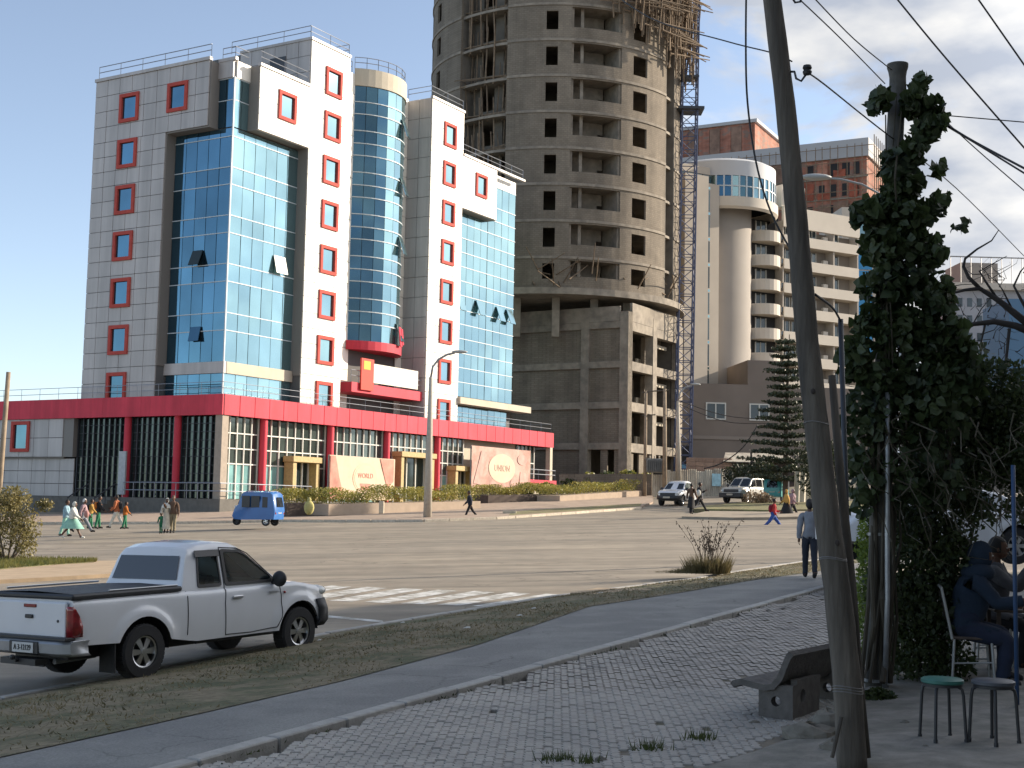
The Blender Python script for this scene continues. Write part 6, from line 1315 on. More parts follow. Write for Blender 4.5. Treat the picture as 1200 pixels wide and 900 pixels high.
b = MB(); b.box(-.05, 1.0, .3, .5, -.8, -.66); b.build('bracket', DARKST, tr)
# wires
CAB = mat('cable_black', (.015, .015, .017), .6)
def wire(label, L, r=.012, sag=0, n=16, group='overhead cables'):
    P = polyat(L) if len(L[0]) == 3 and not isinstance(L[0], Vector) else L
    if len(P) == 2: a, c = P; P = [a.lerp(c, i / n) - Vector((0, 0, sag * 4 * (i / n) * (1 - i / n))) for i in range(n + 1)]
    else:
        Q = []
        for i in range(len(P) - 1):
            p0 = P[max(0, i - 1)]; p1 = P[i]; p2 = P[i + 1]; p3 = P[min(len(P) - 1, i + 2)]
            for k in range(6): t = k / 6; Q.append(.5 * ((2 * p1) + (p2 - p0) * t + (2 * p0 - 5 * p1 + 4 * p2 - p3) * t * t + (3 * p1 - p0 - 3 * p2 + p3) * t ** 3))
        P = Q + [P[-1]]
    o = Vector(P[0]); b = MB(); b.tube([p - o for p in P], r, 6); w = b.build('overhead_cable', CAB, None, smooth='all'); w.location = o; return tag(w, label, 'cable', group)
wire('dark cable hanging loose down the sky left of the leaning pole', [(875, -40, 10.4), (874, 50, 10.4), (876, 120, 10.4), (886, 190, 10.3), (902, 245, 10.2), (925, 290, 10.1), (938, 305, 10.05)], .008)
wire('cable running from the upper left across the scaffold to the leaning pole', [(690, -30, 14), (760, 20, 12.5), (850, 48, 11), (905, 62, 10.4), (928, 72, 10.1)], .006)
wire('cable from the leaning pole insulator down behind the creeper top', [(944, 84, 10.1), (965, 98, 10.8), (1030, 150, 13), (1120, 220, 18), (1200, 300, 23)], .007)
wire('upper of two thin parallel cables crossing to the creeper pole cap', [(945, -12, 10.4), (1000, 45, 12), (1045, 82, 13.7)], .006)
wire('lower of two thin parallel cables crossing to the creeper pole cap', [(925, -12, 10.4), (985, 45, 12), (1037, 98, 13.7)], .006)
wire('long straight cable crossing the sky right of the creeper pole', [(1040, -15, 12), (1110, 70, 12), (1215, 190, 12)], .008)
wire('short cable in the upper right corner of the sky', [(1140, -10, 12), (1210, 90, 12)], .008)
wire('thin level cable leaving the creeper pole to the right', [(1105, 135, 13.7), (1210, 144, 13.7)], .006)
wire('upper strand of the cable bundle right of the creeper pole', [(1103, 142, 13.7), (1140, 165, 13), (1215, 205, 12)], .011)
wire('lower strand of the cable bundle right of the creeper pole', [(1103, 144, 13.7), (1150, 172, 13), (1215, 212, 12)], .009)
wire('thin cable falling from the cable bundle right of the creeper pole', [(1106, 140, 13.7), (1150, 180, 13.4), (1215, 236, 13)], .006)
wire('short black cable between the leaning pole and the slim metal post', [(955, 345, 10.0), (975, 360, 10.6), (985, 376, 11.2)], .01)
wire('pair of slack white lines leaving the tin fence lamp, upper one', [(797, 470, 118), (850, 487, 110), (912, 492, 100)], .035)
wire('pair of slack white lines leaving the tin fence lamp, lower one', [(797, 474, 118), (850, 494, 110), (912, 496, 100)], .035)
wire('slack cable drooping over the tin fence behind the wagon', [(888, 498, 112), (870, 525, 112), (845, 543, 113), (825, 549, 113)], .05)
# hooks and insulators on the leaning pole
for (lab, L, ins) in (('curved iron hook with black insulator on the leaning wooden pole', [(926, 84, 10.12), (931, 84, 10.0), (933, 92, 9.98), (939, 95, 9.98), (944, 88, 9.98), (946, 82, 9.98)], (946, 82)), ('second iron hook with insulator above it at the top of the picture', [(920, -18, 10.12), (926, -6, 10), (932, 3, 9.98), (938, 2, 9.98), (940, -6, 9.98)], (940, -8))):
    P = polyat(L); t = thing('insulator_hook', lab, 'insulator', P[0]); b = MB(); b.tube([p - P[0] for p in P], .009, 7); b.build('hook', DARKST, t, smooth='all'); c = at(*ins, 9.98) - P[0]; b = MB(); b.lathe([(0, -.04), (.03, -.035), (.036, -.015), (.026, 0), (.036, .015), (.03, .035), (0, .045)], 12, Matrix.Translation(c)); b.build('insulator', BLACKP, t, smooth=40)
# concrete bench seen end-on
bd = at(925, 840, 12.1); bd.z = PV(bd.x, bd.y) + .02; BRZ = R(-34)
bench = thing('park_bench', 'dark curved concrete bench with round holes in its end panel, left of the leaning pole', 'bench', bd, BRZ)
BEN = mat('bench_concrete', (.11, .1, .092), .85, nz=12, amt=.2, bump=.5, bscale=30)
def bx_(px, py):
    d = ray(px, py); wx, wy = math.cos(BRZ), math.sin(BRZ); nx, ny = -wy, wx; t_ = (nx * bd.x + ny * bd.y) / (nx * d.x + ny * d.y); p = Vector((0, 0, EYE)) + d * t_ - bd; return (p.x * wx + p.y * wy, p.z)
def panel(out, holes, y0, y1, swap=None):
    from mathutils.geometry import tessellate_polygon
    hs = [[(cx + r_ * math.cos(2 * math.pi * k / 16), cz + r_ * math.sin(2 * math.pi * k / 16)) for k in range(16)] for cx, cz, r_ in holes]
    loops = [out] + hs; fl = [p for l in loops for p in l]; tri = tessellate_polygon([[Vector((x, z, 0)) for x, z in l] for l in loops]); b = MB(); n = len(fl)
    P = (lambda x, y, z: (x, y, z)) if not swap else (lambda x, y, z: (swap + y, x, z))
    b.add([P(x, y0, z) for x, z in fl] + [P(x, y1, z) for x, z in fl], [tuple(t) for t in tri] + [tuple(i + n for i in t[::-1]) for t in tri]); o = 0
    for l in loops:
        k = len(l); f_ = [(o + i, o + (i + 1) % k, n + o + (i + 1) % k, n + o + i) for i in range(k)]; b.f += f_; b.mi += [0] * k; o += k
    return b
xa, xb = bx_(889, 820)[0], bx_(929, 820)[0]; zt_ = bx_(905, 803)[1] - .01
hx, hz = bx_(909, 822)
for y in (0, 1.25): panel([(xa, 0), (xb, -.02), (xb, zt_ + .02), (xa, zt_)], [(hx, hz, .045)], y, y + .1).build('end_panel', BEN, bench)
panel([(.1, -.02), (.62, -.02), (.66, zt_ + .06), (.1, zt_ + .06)], [(.24, hz + .04, .062)], 0, .06, swap=xb - .06).build('back_panel', BEN, bench)
prof = [bx_(*q) for q in [(857, 800), (860, 797), (870, 795), (885, 799), (897, 802), (905, 801), (912, 793), (917, 780), (922, 768), (926, 763)]]
def off(pr, d):
    o = []
    for i in range(len(pr)): a = Vector(pr[max(0, i - 1)]); c = Vector(pr[min(len(pr) - 1, i + 1)]); t_ = (c - a).normalized(); o.append((pr[i][0] + t_.y * d, pr[i][1] - t_.x * d))
    return o
b = MB(); pl_ = prof + off(prof, .055)[::-1]; n = len(pl_); b.add([(x, -.03, z) for x, z in pl_] + [(x, 1.6, z) for x, z in pl_], [(i, (i + 1) % n, n + (i + 1) % n, n + i) for i in range(n)]); k = len(prof)
for o_ in (0, n): b.f += [(o_ + i, o_ + i + 1, o_ + n - 2 - i, o_ + n - 1 - i) for i in range(k - 1)]; b.mi += [0] * (k - 1)
b.build('seat', BEN, bench, smooth=50)
# loose stones
def rock(label, px, py, D, r, group='rubble stones near the bench', name='stone', m=None):
    p = at(px, py, D); p.z = PV(p.x, p.y) if D < 20 else p.z; b = MB(); b.ell((0, 0, r[2] * .5), r, 12, 8); rs = random.Random(px); b.v = [(x * (1 + rs.uniform(-.16, .16)), y * (1 + rs.uniform(-.16, .16)), z * (1 + rs.uniform(-.2, .2))) for x, y, z in b.v]; o = b.build(name, m or mat('stone', (.17, .155, .13), .95, nz=9, amt=.25, bump=.8, bscale=14), None); o.location = p; return tag(o, label, 'stone', group)
rock('broad flat grey stone lying in front of the concrete bench', 948, 858, 11.2, (.23, .2, .09)); rock('lumpy stone at the foot of the bench end panel', 968, 842, 11.6, (.16, .15, .11)); rock('small pale stone chip beside the bench panel', 884, 838, 12, (.05, .04, .02)); rock('small stone in the gap left of the wooden pole', 975, 862, 10.6, (.1, .09, .07))
PL = ['pebble at the left end of the paving weeds', 'pebble between the two left weed tufts', 'pebble on the paving edge below the bench', 'pebble just right of the foot of the leaning pole', 'pebble behind the green seated stool', 'pebble beside the left leg of the green seated stool', 'pebble left of the foot of the leaning pole', 'pebble under the blue grey stool', 'pebble among the weeds at the creeper pole foot', 'pebble on the dirt edge left of the flat stone']
for i, (px, py) in enumerate(((660, 888), (705, 893), (740, 880), (1010, 870), (1060, 850), (1085, 880), (940, 885), (1130, 885), (1048, 812), (840, 893))):
    p = PP(px, py); rock(PL[i], px, py, p.y, (rng.uniform(.02, .05), rng.uniform(.02, .05), rng.uniform(.01, .03)), 'pebbles scattered on the yard dirt', 'pebble')
t = thing('concrete_block', 'pale concrete block on the far kerb right of the walking man', 'block', at(597, 606.5, 84)); b = MB(); b.box(-.42, .42, -.3, .3, -.1, .42); b.build('block_body', mat('pale_block', (.5, .44, .34), .9, nz=4, amt=.15), t, bevel=.03)
t = thing('concrete_block', 'small pale bollard stump at the end of the hedge planter', 'block', at(447, 600, 82)); b = MB(); b.box(-.15, .15, -.15, .15, -.1, .65); b.build('block_body', mat('pale_block', (.5, .44, .34)), t, bevel=.03)
t = thing('sack', 'yellowish sack slumped by the planter right of the blue rickshaw', 'sack', at(362, 601, 78)); b = MB(); b.ell((0, 0, .3), (.3, .28, .42), 10, 8); b.ell((0, 0, .75), (.12, .12, .15), 8, 6); b.build('sack_body', cloth('sack_yellow', (.4, .36, .14)), t, smooth=50)
# concrete cover slab with sunlit lip on the verge
pc = [HP(*q) for q in [(668, 703), (700, 697), (775, 699), (745, 707)]]; 
t = thing('cover_slab', 'flat pale concrete cover slab lying on the verge near the zebra crossing', 'slab', pc[0]); b = MB(); b.add([p - pc[0] + Vector((0, 0, -.05)) for p in pc] + [p - pc[0] + Vector((0, 0, .15)) for p in pc], [(0, 1, 2, 3), (4, 7, 6, 5), (0, 4, 5, 1), (1, 5, 6, 2), (2, 6, 7, 3), (3, 7, 4, 0)]); b.build('slab_body', TAN, t)
# hedge planters in front of the hotel
def planter(label, A_, B_, hgt, wid, wallm, hh, ng):
    a, c = A_, B_; t = thing('hedge_planter', label, 'planter', a, math.atan2(c.y - a.y, c.x - a.x), 'hedge planters before the hotel'); L = (Vector((c.x, c.y, 0)) - Vector((a.x, a.y, 0))).length; dz = c.z - a.z
    b = MB(); b.add([(0, 0, -.3), (L, 0, dz - .3), (L, 0, dz + hgt), (0, 0, hgt), (0, wid, -.3), (L, wid, dz - .3), (L, wid, dz + hgt), (0, wid, hgt)], [(0, 1, 2, 3), (4, 7, 6, 5), (3, 2, 6, 7), (0, 4, 5, 1), (1, 5, 6, 2), (0, 3, 7, 4)]); b.build('planter_wall', wallm, t)
    lf = MB(); rs = random.Random(int(L * 10))
    for k in range(ng):
        x = rs.uniform(-.1, L + .1); y = rs.uniform(.05, wid); bump_ = .5 + .5 * math.sin(x * 1.3 + 1) * math.sin(x * .43); z = hgt + dz * x / L + rs.random() ** .6 * hh * (.55 + .6 * bump_); leafq(lf, Vector((x, y, z)), rs.uniform(.08, .17), rs)
    o = lf.build('hedge_foliage', HEDGE, t, fix=False); o['kind'] = 'stuff'
def leafq(b, c, s, rs, up=0, heart=False):
    a = Vector((rs.gauss(0, 1), rs.gauss(0, 1), rs.gauss(0, 1) * .7 + up)).normalized(); d = a.cross(Vector((rs.gauss(0, 1), rs.gauss(0, 1), rs.gauss(0, 1)))).normalized(); e = a.cross(d)
    if heart: b.add([c - d * s * .5, c - d * s * .25 + e * s * .48, c + d * s * .1 + e * s * .36 + a * s * .06, c + d * s * .6, c + d * s * .1 - e * s * .36 + a * s * .06, c - d * s * .25 - e * s * .48], [(0, 1, 2, 3), (0, 3, 4, 5)])
    else: b.add([c - d * s * .5, c + e * s * .28, c + d * s * .5, c - e * s * .28], [(0, 1, 2, 3)])
HEDGE = leafmat('hedge_leaves', (.07, .1, .02), (.34, .3, .07), .8)
HEDGED = leafmat('dark_hedge_leaves', (.02, .04, .012), (.07, .09, .025), .8)
PINKW = mat('planter_pink', (.38, .3, .23), .9, nz=2, amt=.1); DARKW = mat('planter_dark', (.08, .06, .05), .9, nz=2, amt=.2)
planter('long hedge planter with low pink wall in front of the cream banner', at(385, 598.5, 84), at(563, 594, 94), .4, 2.2, PINKW, 1.1, 9000)
planter('dark sided hedge planter below the pink banner', at(572, 587.5, 104), at(652, 585.5, 109), .45, 2, DARKW, .9, 4500)
planter('hedge planter with pink wall beyond the hotel end', at(656, 587, 106), at(752, 580.5, 116), .4, 2.2, PINKW, .9, 5500)
planter('short untidy planter beside the blue rickshaw', at(336, 601, 84), at(378, 599, 86), .55, 1.8, DARKW, 1.0, 2200)
# bushes
def bush(name, label, cat, base, stems, blobs, n, size, m, group=None, heart=False, parts=0, stem_m=None, seed=1):
    t = thing(name, label, cat, base, group=group); rs = random.Random(seed)
    if stems:
        for L, r_ in stems: b = MB(); b.tube([Vector(p) - Vector(base) for p in L], [r_ * (1 - .75 * i / (len(L) - 1)) for i in range(len(L))], 6); b.build('stem', stem_m or mat('twig_bark', (.1, .08, .06), .9, nz=10, amt=.2), t)
    tot = sum(bl[2] for bl in blobs); b = MB(); pts = []
    for c, r_, w in blobs:
        for k in range(int(n * w / tot)):
            u = Vector((rs.gauss(0, 1), rs.gauss(0, 1), rs.gauss(0, 1))).normalized() * rs.random() ** .45; pts.append(Vector(c) - Vector(base) + Vector((u.x * r_[0], u.y * r_[1], u.z * r_[2])))
    pts.sort(key=lambda p: p.y)
    if parts:
        lm = []
        for k in range(6): q = MB(); leafq(q, Vector((0, 0, 0)), size, random.Random(k + 50), heart=heart); lm.append(q.mesh('leaf', m))
        step = 3
        for k in range(parts):
            p = pts[k * step]; link('leaf', lm[k % 6], t, p, (rs.uniform(-.6, .6), rs.uniform(-.6, .6), rs.uniform(0, 6)), [rs.uniform(.6, 1.4)] * 3)
        pts = [p for i, p in enumerate(pts) if not (i % step == 0 and i // step < parts)]
    for p in pts: leafq(b, p, size * rs.uniform(.45, 1.45), rs, heart=heart)
    o = b.build('foliage', m, t, fix=False); o['kind'] = 'stuff'; return t
OLIVE = leafmat('olive_leaves', (.09, .085, .03), (.26, .22, .09), 1.5)
bs = at(8, 668, 44)
def B_(px, py, D, rx, ry, rz, w): return (at(px, py, D), (rx * D / FPX, ry * D / FPX, rz * D / FPX), w)
bush('shrub', 'loose olive green shrub with pale leaves on the sunlit left island', 'shrub', bs, [([bs, at(8 + dx * .5, 640, 44 + dy), at(8 + dx, 600, 44 + dy)], .05) for dx, dy in ((-30, .3), (-12, -.3), (8, .2), (24, -.2), (-20, .6), (34, .4))], [B_(-10, 608, 44, 34, 30, 34, 3), B_(25, 618, 44, 24, 22, 26, 2), B_(15, 585, 44.3, 22, 20, 16, 1.6), B_(-15, 645, 44, 26, 22, 20, 1), B_(52, 592, 44, 12, 8, 8, .45), B_(30, 640, 44, 14, 14, 14, .5)], 5600, .1, OLIVE, seed=4)
lawnb = MB(); rs = random.Random(9)
for k in range(5200):
    px = rs.uniform(-60, 112); py = rs.uniform(float(np.interp(px, [-60, 0, 110], [655, 657, 661.5])), float(np.interp(px, [-60, 0, 60, 112], [675, 671, 666, 662.2]))); p = HP(px, py); h_ = rs.uniform(.05, .28); d = Vector((rs.gauss(0, .05), rs.gauss(0, .05), h_)); e = Vector((.02, rs.uniform(-.01, .01), 0)); lawnb.add([p + Vector((0, 0, .1)) - e, p + Vector((0, 0, .1)) + e, p + d], [(0, 1, 2)])
o = lawnb.build('island_grass', leafmat('grass_blades', (.1, .13, .03), (.24, .22, .07), 1), None, fix=False); tag(o, 'thin green grass growing round the shrub on the left island', 'grass', kind='stuff')
# verge grass and litter
gb = MB(); rs = random.Random(11)
for k in range(42000):
    i = rs.randrange(NV - 1); t = rs.random(); a = A[i].lerp(A[i + 1], rs.random()); c = B[i].lerp(B[min(i + 1, NV - 1)], rs.random()); p = a.lerp(c, t)
    if p.y < 8.5 or p.y > 37 or abs(p.x) > p.y * .45: continue
    w = math.sin(math.pi * t); nz_ = math.sin(p.x * 1.7) * math.cos(p.y * 1.1) + rs.random()
    if nz_ < .1: continue
    z = p.z + .02 + .12 * w; h_ = rs.uniform(.01, .032) * (1 + max(0, nz_) * .5); e = Vector((rs.gauss(0, .006), rs.gauss(0, .006), 0)); gb.add([Vector((p.x, p.y, z)) - e, Vector((p.x, p.y, z)) + e, Vector((p.x + rs.gauss(0, .03), p.y + rs.gauss(0, .03), z + h_))], [(0, 1, 2)])
o = gb.build('verge_grass', leafmat('dry_grass', (.06, .058, .025), (.22, .18, .1), 2), None, fix=False); tag(o, 'short dry grass covering the sloping verge', 'grass', kind='stuff')
LIT = sorted(rs.randrange(30, NV - 40) for _ in range(9))
for k in range(9):
    i = LIT[k]; p = A[i].lerp(B[i], rs.uniform(.15, .8)); p = Vector((p.x, p.y, p.z + .12)); b = MB(); q = rs.uniform(.03, .07); b.add([(-q, -q * .6, 0), (q, -q * .5, .01), (q * .8, q * .6, .02), (-q * .7, q * .5, .0), (0, 0, .025)], [(0, 1, 4), (1, 2, 4), (2, 3, 4), (3, 0, 4)]); o = b.build('litter_scrap', mat('litter_white', (.5, .5, .48), .8), None, fix=False); o.location = p; tag(o, 'pale scrap of litter on the grassy verge, %s of nine counted from the left' % ('first', 'second', 'third', 'fourth', 'fifth', 'sixth', 'seventh', 'eighth', 'ninth')[k], 'litter', 'litter scraps on the verge')
# weeds in the paving joints
wd = MB()
for k in range(900):
    t_ = rs.uniform(-1, 24); p = kpt(t_, .1 + abs(rs.gauss(0, .07))); 
    if math.sin(t_ * 1.9) < -.2: continue
    h_ = rs.uniform(.01, .045); e = Vector((rs.gauss(0, .008), rs.gauss(0, .008), 0)); wd.add([p - e, p + e, p + Vector((rs.gauss(0, .02), rs.gauss(0, .02), h_))], [(0, 1, 2)])
for k in range(260):
    c = rs.choice([PP(655, 893), PP(690, 896), PP(762, 880), PP(820, 868)]); p = c + Vector((rs.gauss(0, .06), rs.gauss(0, .05), 0)); h_ = rs.uniform(.03, .12); e = Vector((.006, 0, 0)); wd.add([p - e, p + e, p + Vector((rs.gauss(0, .03), rs.gauss(0, .03), h_))], [(0, 1, 2)])
o = wd.build('joint_weeds', HEDGED, None, fix=False); tag(o, 'small weeds along the path kerb and paving edge', 'weeds', kind='stuff')
# dry bush at the kerb
db = at(832, 684, 33.2); db.z = H(db.x, db.y) + .12
t = thing('dry_bush', 'dry grass clump with tall dead seed stalks on the verge by the road', 'bush', db); rs = random.Random(21)
b = MB()
for k in range(1500):
    a = rs.uniform(0, 6.28); r0 = rs.random() ** .6 * .42; h_ = rs.uniform(.2, .62) * (1 - r0 * .7); p = Vector((r0 * math.cos(a) * 1.25 - .05, r0 * math.sin(a), 0)); e = Vector((rs.gauss(0, .008), rs.gauss(0, .008), 0)); b.add([p - e, p + e, p + Vector((math.cos(a) * h_ * .45 + rs.gauss(0, .04), math.sin(a) * h_ * .4, h_))], [(0, 1, 2)])
for k in range(700):
    p = Vector((rs.gauss(-.55, .28), rs.gauss(0, .2), 0)); h_ = rs.uniform(.05, .3) * max(.2, 1 + p.x * .7); e = Vector((.008, 0, 0)); b.add([p - e, p + e, p + Vector((rs.gauss(0, .1), rs.gauss(0, .1), h_))], [(0, 1, 2)])
b.build('grass_clump', leafmat('clump_blades', (.05, .05, .02), (.17, .14, .07), 4), t, fix=False)['kind'] = 'stuff'
sdm = mat('seed_head', (.06, .045, .035), .9)
for k in range(34):
    a = rs.uniform(-1, 1); L = rs.uniform(.7, 1.28); p0 = Vector((rs.gauss(0, .12), rs.gauss(0, .1), .05)); p1 = p0 + Vector((a * .25 * L, rs.gauss(0, .1), L * .55)); p2 = p1 + Vector((a * .35 * L, rs.gauss(0, .1), L * .45)); b = MB(); b.tube([p0, p1, p2], [.007, .006, .004], 4, False)
    for j in range(7): q = p1.lerp(p2, rs.random()) + Vector((rs.gauss(0, .045), rs.gauss(0, .03), rs.gauss(0, .02))); b.ell(q, (.017, .017, .02), 5, 3)
    b.build('seed_stalk', sdm, t, fix=False)
# dry brown shrub before the wagon
q = at(885, 590, 92); bush('shrub', 'low brown leafless shrub in front of the silver wagon', 'shrub', q, [], [B_(885, 583, 92, 16, 12, 9, 1), B_(898, 585, 92, 12, 10, 7, .6)], 900, .16, leafmat('brown_twigs', (.16, .1, .06), (.3, .22, .14), 1), seed=8)
# creeper on the pole: heart shaped leaves, single leaves as parts
VINE = leafmat('creeper_leaves', (.012, .024, .01), (.05, .072, .025), 2.2, .35)
cb_ = at(1034, 800, 13.9); S_ = []; rs = random.Random(5)
def stemline(p, q, r_, k=5, j=6): P_ = [at(p[0] + (q[0] - p[0]) * i / k + rs.gauss(0, j), p[1] + (q[1] - p[1]) * i / k, 13.7 + rs.gauss(0, .12)) for i in range(k + 1)]; S_.append((P_, r_))
for k in range(16): stemline((rs.uniform(1018, 1045), 800), (rs.uniform(1030, 1062), rs.uniform(100, 400)), rs.uniform(.012, .03), 7, 5)
for k in range(22): stemline((rs.uniform(1040, 1110), rs.uniform(420, 470)), (rs.uniform(1035, 1150), rs.uniform(560, 640)), rs.uniform(.008, .016), 5, 12)
bl = []
D = 13.6
for px, py, rx, rz_, w in [(1078, 98, 9, 10, .25), (1072, 120, 16, 16, .5), (1090, 128, 14, 12, .35), (1085, 152, 18, 16, .5), (1098, 145, 8, 14, .25), (1030, 118, 12, 16, .25), (1068, 180, 16, 22, .45), (1042, 190, 10, 20, .2), (1062, 215, 18, 16, .35), (1028, 250, 32, 22, .9), (1055, 215, 26, 24, .6), (1120, 440, 40, 26, .8), (1000, 420, 22, 26, .6), (1075, 560, 60, 40, 1.2), (1065, 255, 30, 26, .9), (1045, 290, 40, 26, 1.2), (1085, 295, 22, 24, .6), (1050, 335, 46, 30, 1.5), (1095, 350, 26, 36, .8), (1045, 385, 52, 32, 1.6), (1100, 395, 38, 34, 1.3), (1130, 420, 26, 30, .7), (1045, 440, 56, 32, 1.5), (1110, 450, 46, 30, 1.4), (1020, 490, 34, 40, .9), (1085, 490, 52, 40, 1.6), (1010, 560, 26, 50, .6), (1125, 265, 8, 5, .05), (1100, 240, 12, 18, .15), (1098, 200, 10, 10, .08)]: bl.append(B_(px, py, D, rx, 30, rz_, w))
bush('creeper', 'dark heart leaved creeper climbing the upright pole at the right', 'creeper', cb_, S_, bl, 6800, .098, VINE, heart=True, parts=300, seed=6, stem_m=mat('creeper_stem', (.06, .05, .035), .9))
HD = leafmat('dark_bush_leaves', (.012, .024, .008), (.05, .07, .02), 2.5, .35)
HL = leafmat('sunlit_bush_leaves', (.05, .1, .015), (.16, .22, .04), 2.5, .5)  # lighter leaf copy; sunlight on the hedge is put into the colour
q = at(1085, 800, 14.6)
bl = [B_(px, py, 14.4, rx, 60, rz_, w) for px, py, rx, rz_, w in [(1060, 600, 44, 50, 1.6), (1110, 560, 60, 44, 2.0), (1165, 540, 50, 34, 1.6), (1180, 500, 40, 40, 1.0), (1150, 495, 50, 34, 1.1), (1085, 650, 50, 50, 2.0), (1112, 650, 34, 50, 1.4), (1075, 710, 48, 45, 2.0), (1110, 720, 36, 48, 1.4), (1065, 765, 44, 34, 1.3), (1110, 775, 30, 24, .7), (1140, 600, 24, 20, .4), (1130, 480, 50, 30, 1.3), (1190, 540, 40, 34, 1.4), (1185, 460, 34, 40, 1.0), (1140, 440, 34, 30, .8), (1200, 590, 24, 24, .5), (1100, 520, 60, 40, 1.5), (1030, 700, 14, 60, .5)]]
bush('hedge_bush', 'dense dark green bush filling the space behind the creeper pole and seated men', 'bush', q, [([at(1085 + dx, 800, 14.6), at(1085 + dx * 1.5, 680, 14.5), at(1085 + dx * 2.2, 560, 14.4)], .03) for dx in (-20, -8, 6, 18, 30)], bl, 30000, .062, HD, seed=7)
q = at(1022, 790, 16.5); bush('hedge_bush', 'leafy bush left of the creeper pole, sunlight painted into its yellow green leaves', 'bush', q, [], [B_(1018, 700, 16.6, 16, 30, 60, 1.4), B_(1016, 640, 16.8, 14, 20, 40, .8), B_(1020, 765, 16.5, 12, 20, 24, .5)], 2600, .06, HL, seed=12)
q = at(1030, 828, 13.0); q.z = PV(q.x, q.y) + .02; bush('weed_clump', 'low dark weeds at the foot of the creeper pole', 'weeds', q, [], [B_(1030, 818, 13, 20, 14, 12, 1), B_(1012, 825, 13, 10, 8, 6, .3)], 900, .05, HD, seed=13)
# dry hanging twigs over the seated men
t = thing('dry_twigs', 'tangle of dry hanging twigs above the pale pipe and seated men', 'twigs', at(1090, 560, 13.2)); q = Vector(t.location); TWG = mat('dry_twig', (.075, .065, .045), .9)
for k in range(48):
    px, py = rs.uniform(1010, 1200), rs.uniform(480, 600); P_ = [at(px, py, 13 + rs.random())]
    for j in range(4): px += rs.gauss(4, 12); py += rs.uniform(2, 26); P_.append(at(px, py, 13 + rs.random() * .6))
    b = MB(); b.tube([p - q for p in P_], [.009, .007, .006, .004, .003], 4, False); b.build('twig', TWG, t, fix=False)
# bare tree at the right edge
t = thing('bare_tree', 'leafless dark tree reaching in from the right edge above the roofs', 'tree', at(1290, 800, 17)); q = Vector(t.location); BK = mat('dark_bark', (.035, .03, .028), .9, nz=10, amt=.2)
b = MB(); b.tube([q - q, at(1270, 600, 17) - q, at(1245, 430, 17) - q, at(1215, 390, 17) - q], [.3, .26, .2, .14], 10); b.build('trunk', BK, t, smooth='all')
def branch(L, r0, d=17): P_ = [at(x, y, d) - q for x, y in L]; b = MB(); n = len(P_); b.tube(P_, [.62 * r0 * (1 - .8 * i / (n - 1)) for i in range(n)], 7); b.build('branch', BK, t, smooth='all')
for L, r0 in (([(1215, 392), (1190, 382), (1165, 377), (1140, 380), (1118, 392), (1105, 398)], .09), ([(1215, 388), (1190, 368), (1170, 352), (1148, 338), (1130, 340), (1112, 345)], .09), ([(1148, 338), (1135, 325), (1129, 312), (1131, 303), (1145, 292), (1162, 282), (1170, 270)], .045), ([(1170, 352), (1155, 330), (1148, 318), (1158, 312), (1180, 300)], .03), ([(1215, 385), (1196, 350), (1188, 335), (1196, 318), (1203, 310)], .04), ([(1183, 385), (1178, 430), (1172, 470), (1176, 500), (1168, 540)], .035), ([(1155, 378), (1150, 400), (1148, 430), (1155, 470)], .025), ([(1200, 450), (1180, 475), (1160, 510), (1150, 560)], .04), ([(1190, 370), (1175, 340), (1165, 325)], .025), ([(1140, 380), (1150, 362), (1160, 350), (1175, 345)], .015)): branch(L, r0)
for k in range(90):
    x, y = rs.uniform(1115, 1205), rs.uniform(315, 480); L = [(x, y)]
    for j in range(3): x += rs.gauss(0, 9); y -= rs.uniform(-3, 12); L.append((x, y))
    branch(L, rs.uniform(.006, .014), 17 + rs.random())
# conifer
cz = at(920, 600, 96); t = thing('conifer_tree', 'dark layered conifer standing before the balcony block', 'tree', cz); rs = random.Random(3); hT = at(925, 392, 96).z - cz.z
b = MB(); b.tube([(0, 0, -.3), (.05, 0, hT * .5), (.3, 0, hT)], [.22, .15, .03], 8); b.build('trunk', mat('conifer_bark', (.09, .07, .055), .95, nz=8, amt=.2), t)
NDL = leafmat('needles', (.012, .022, .012), (.045, .06, .028), 1.2, .15); nd = MB(); z = 2.2; lv = 0
while z < hT - .3:
    f = 1 - (z - 1.0) / hT; rad_ = 3.3 * f ** .8 * rs.uniform(.8, 1.1) + .15; nb = 8 + rs.randrange(3)
    for k in range(nb):
        a = 2 * math.pi * k / nb + lv * .4 + rs.gauss(0, .12); L = rad_ * rs.uniform(.75, 1.15); P_ = [Vector((math.cos(a) * L * u + .02, math.sin(a) * L * u, z + L * (.22 * u - .12 * u * u))) for u in (0, .3, .6, 1)]
        b = MB(); b.tube(P_, [.035, .028, .02, .008], 4, False); b.build('branch', mat('conifer_bark', (.09, .07, .055)), t, fix=False)
        for j in range(int(44 * L) + 8):
            u = rs.uniform(.12, 1); p = P_[0].lerp(P_[3], u); p.z = z + L * (.22 * u - .12 * u * u); side = Vector((-math.sin(a), math.cos(a), 0)) * rs.gauss(0, .2 * (1.15 - u) + .05) * min(1.6, L); p += side + Vector((0, 0, rs.uniform(-.1, .09))); leafq(nd, p, rs.uniform(.14, .3), rs)
    z += .52 + .12 * f; lv += 1
nd.build('crown', NDL, t, fix=False)['kind'] = 'stuff'
def tree(label, base, h, blobs, n, size, m, seed):
    t = bush('tree', label, 'tree', base, [], blobs, n, size, m, 'dark trees behind the tin fence', seed=seed); b = MB(); b.tube([(0, 0, -.3), (.1, 0, h * .5), (0, 0, h * .8)], [.2, .15, .08], 8); b.build('trunk', BK, t)
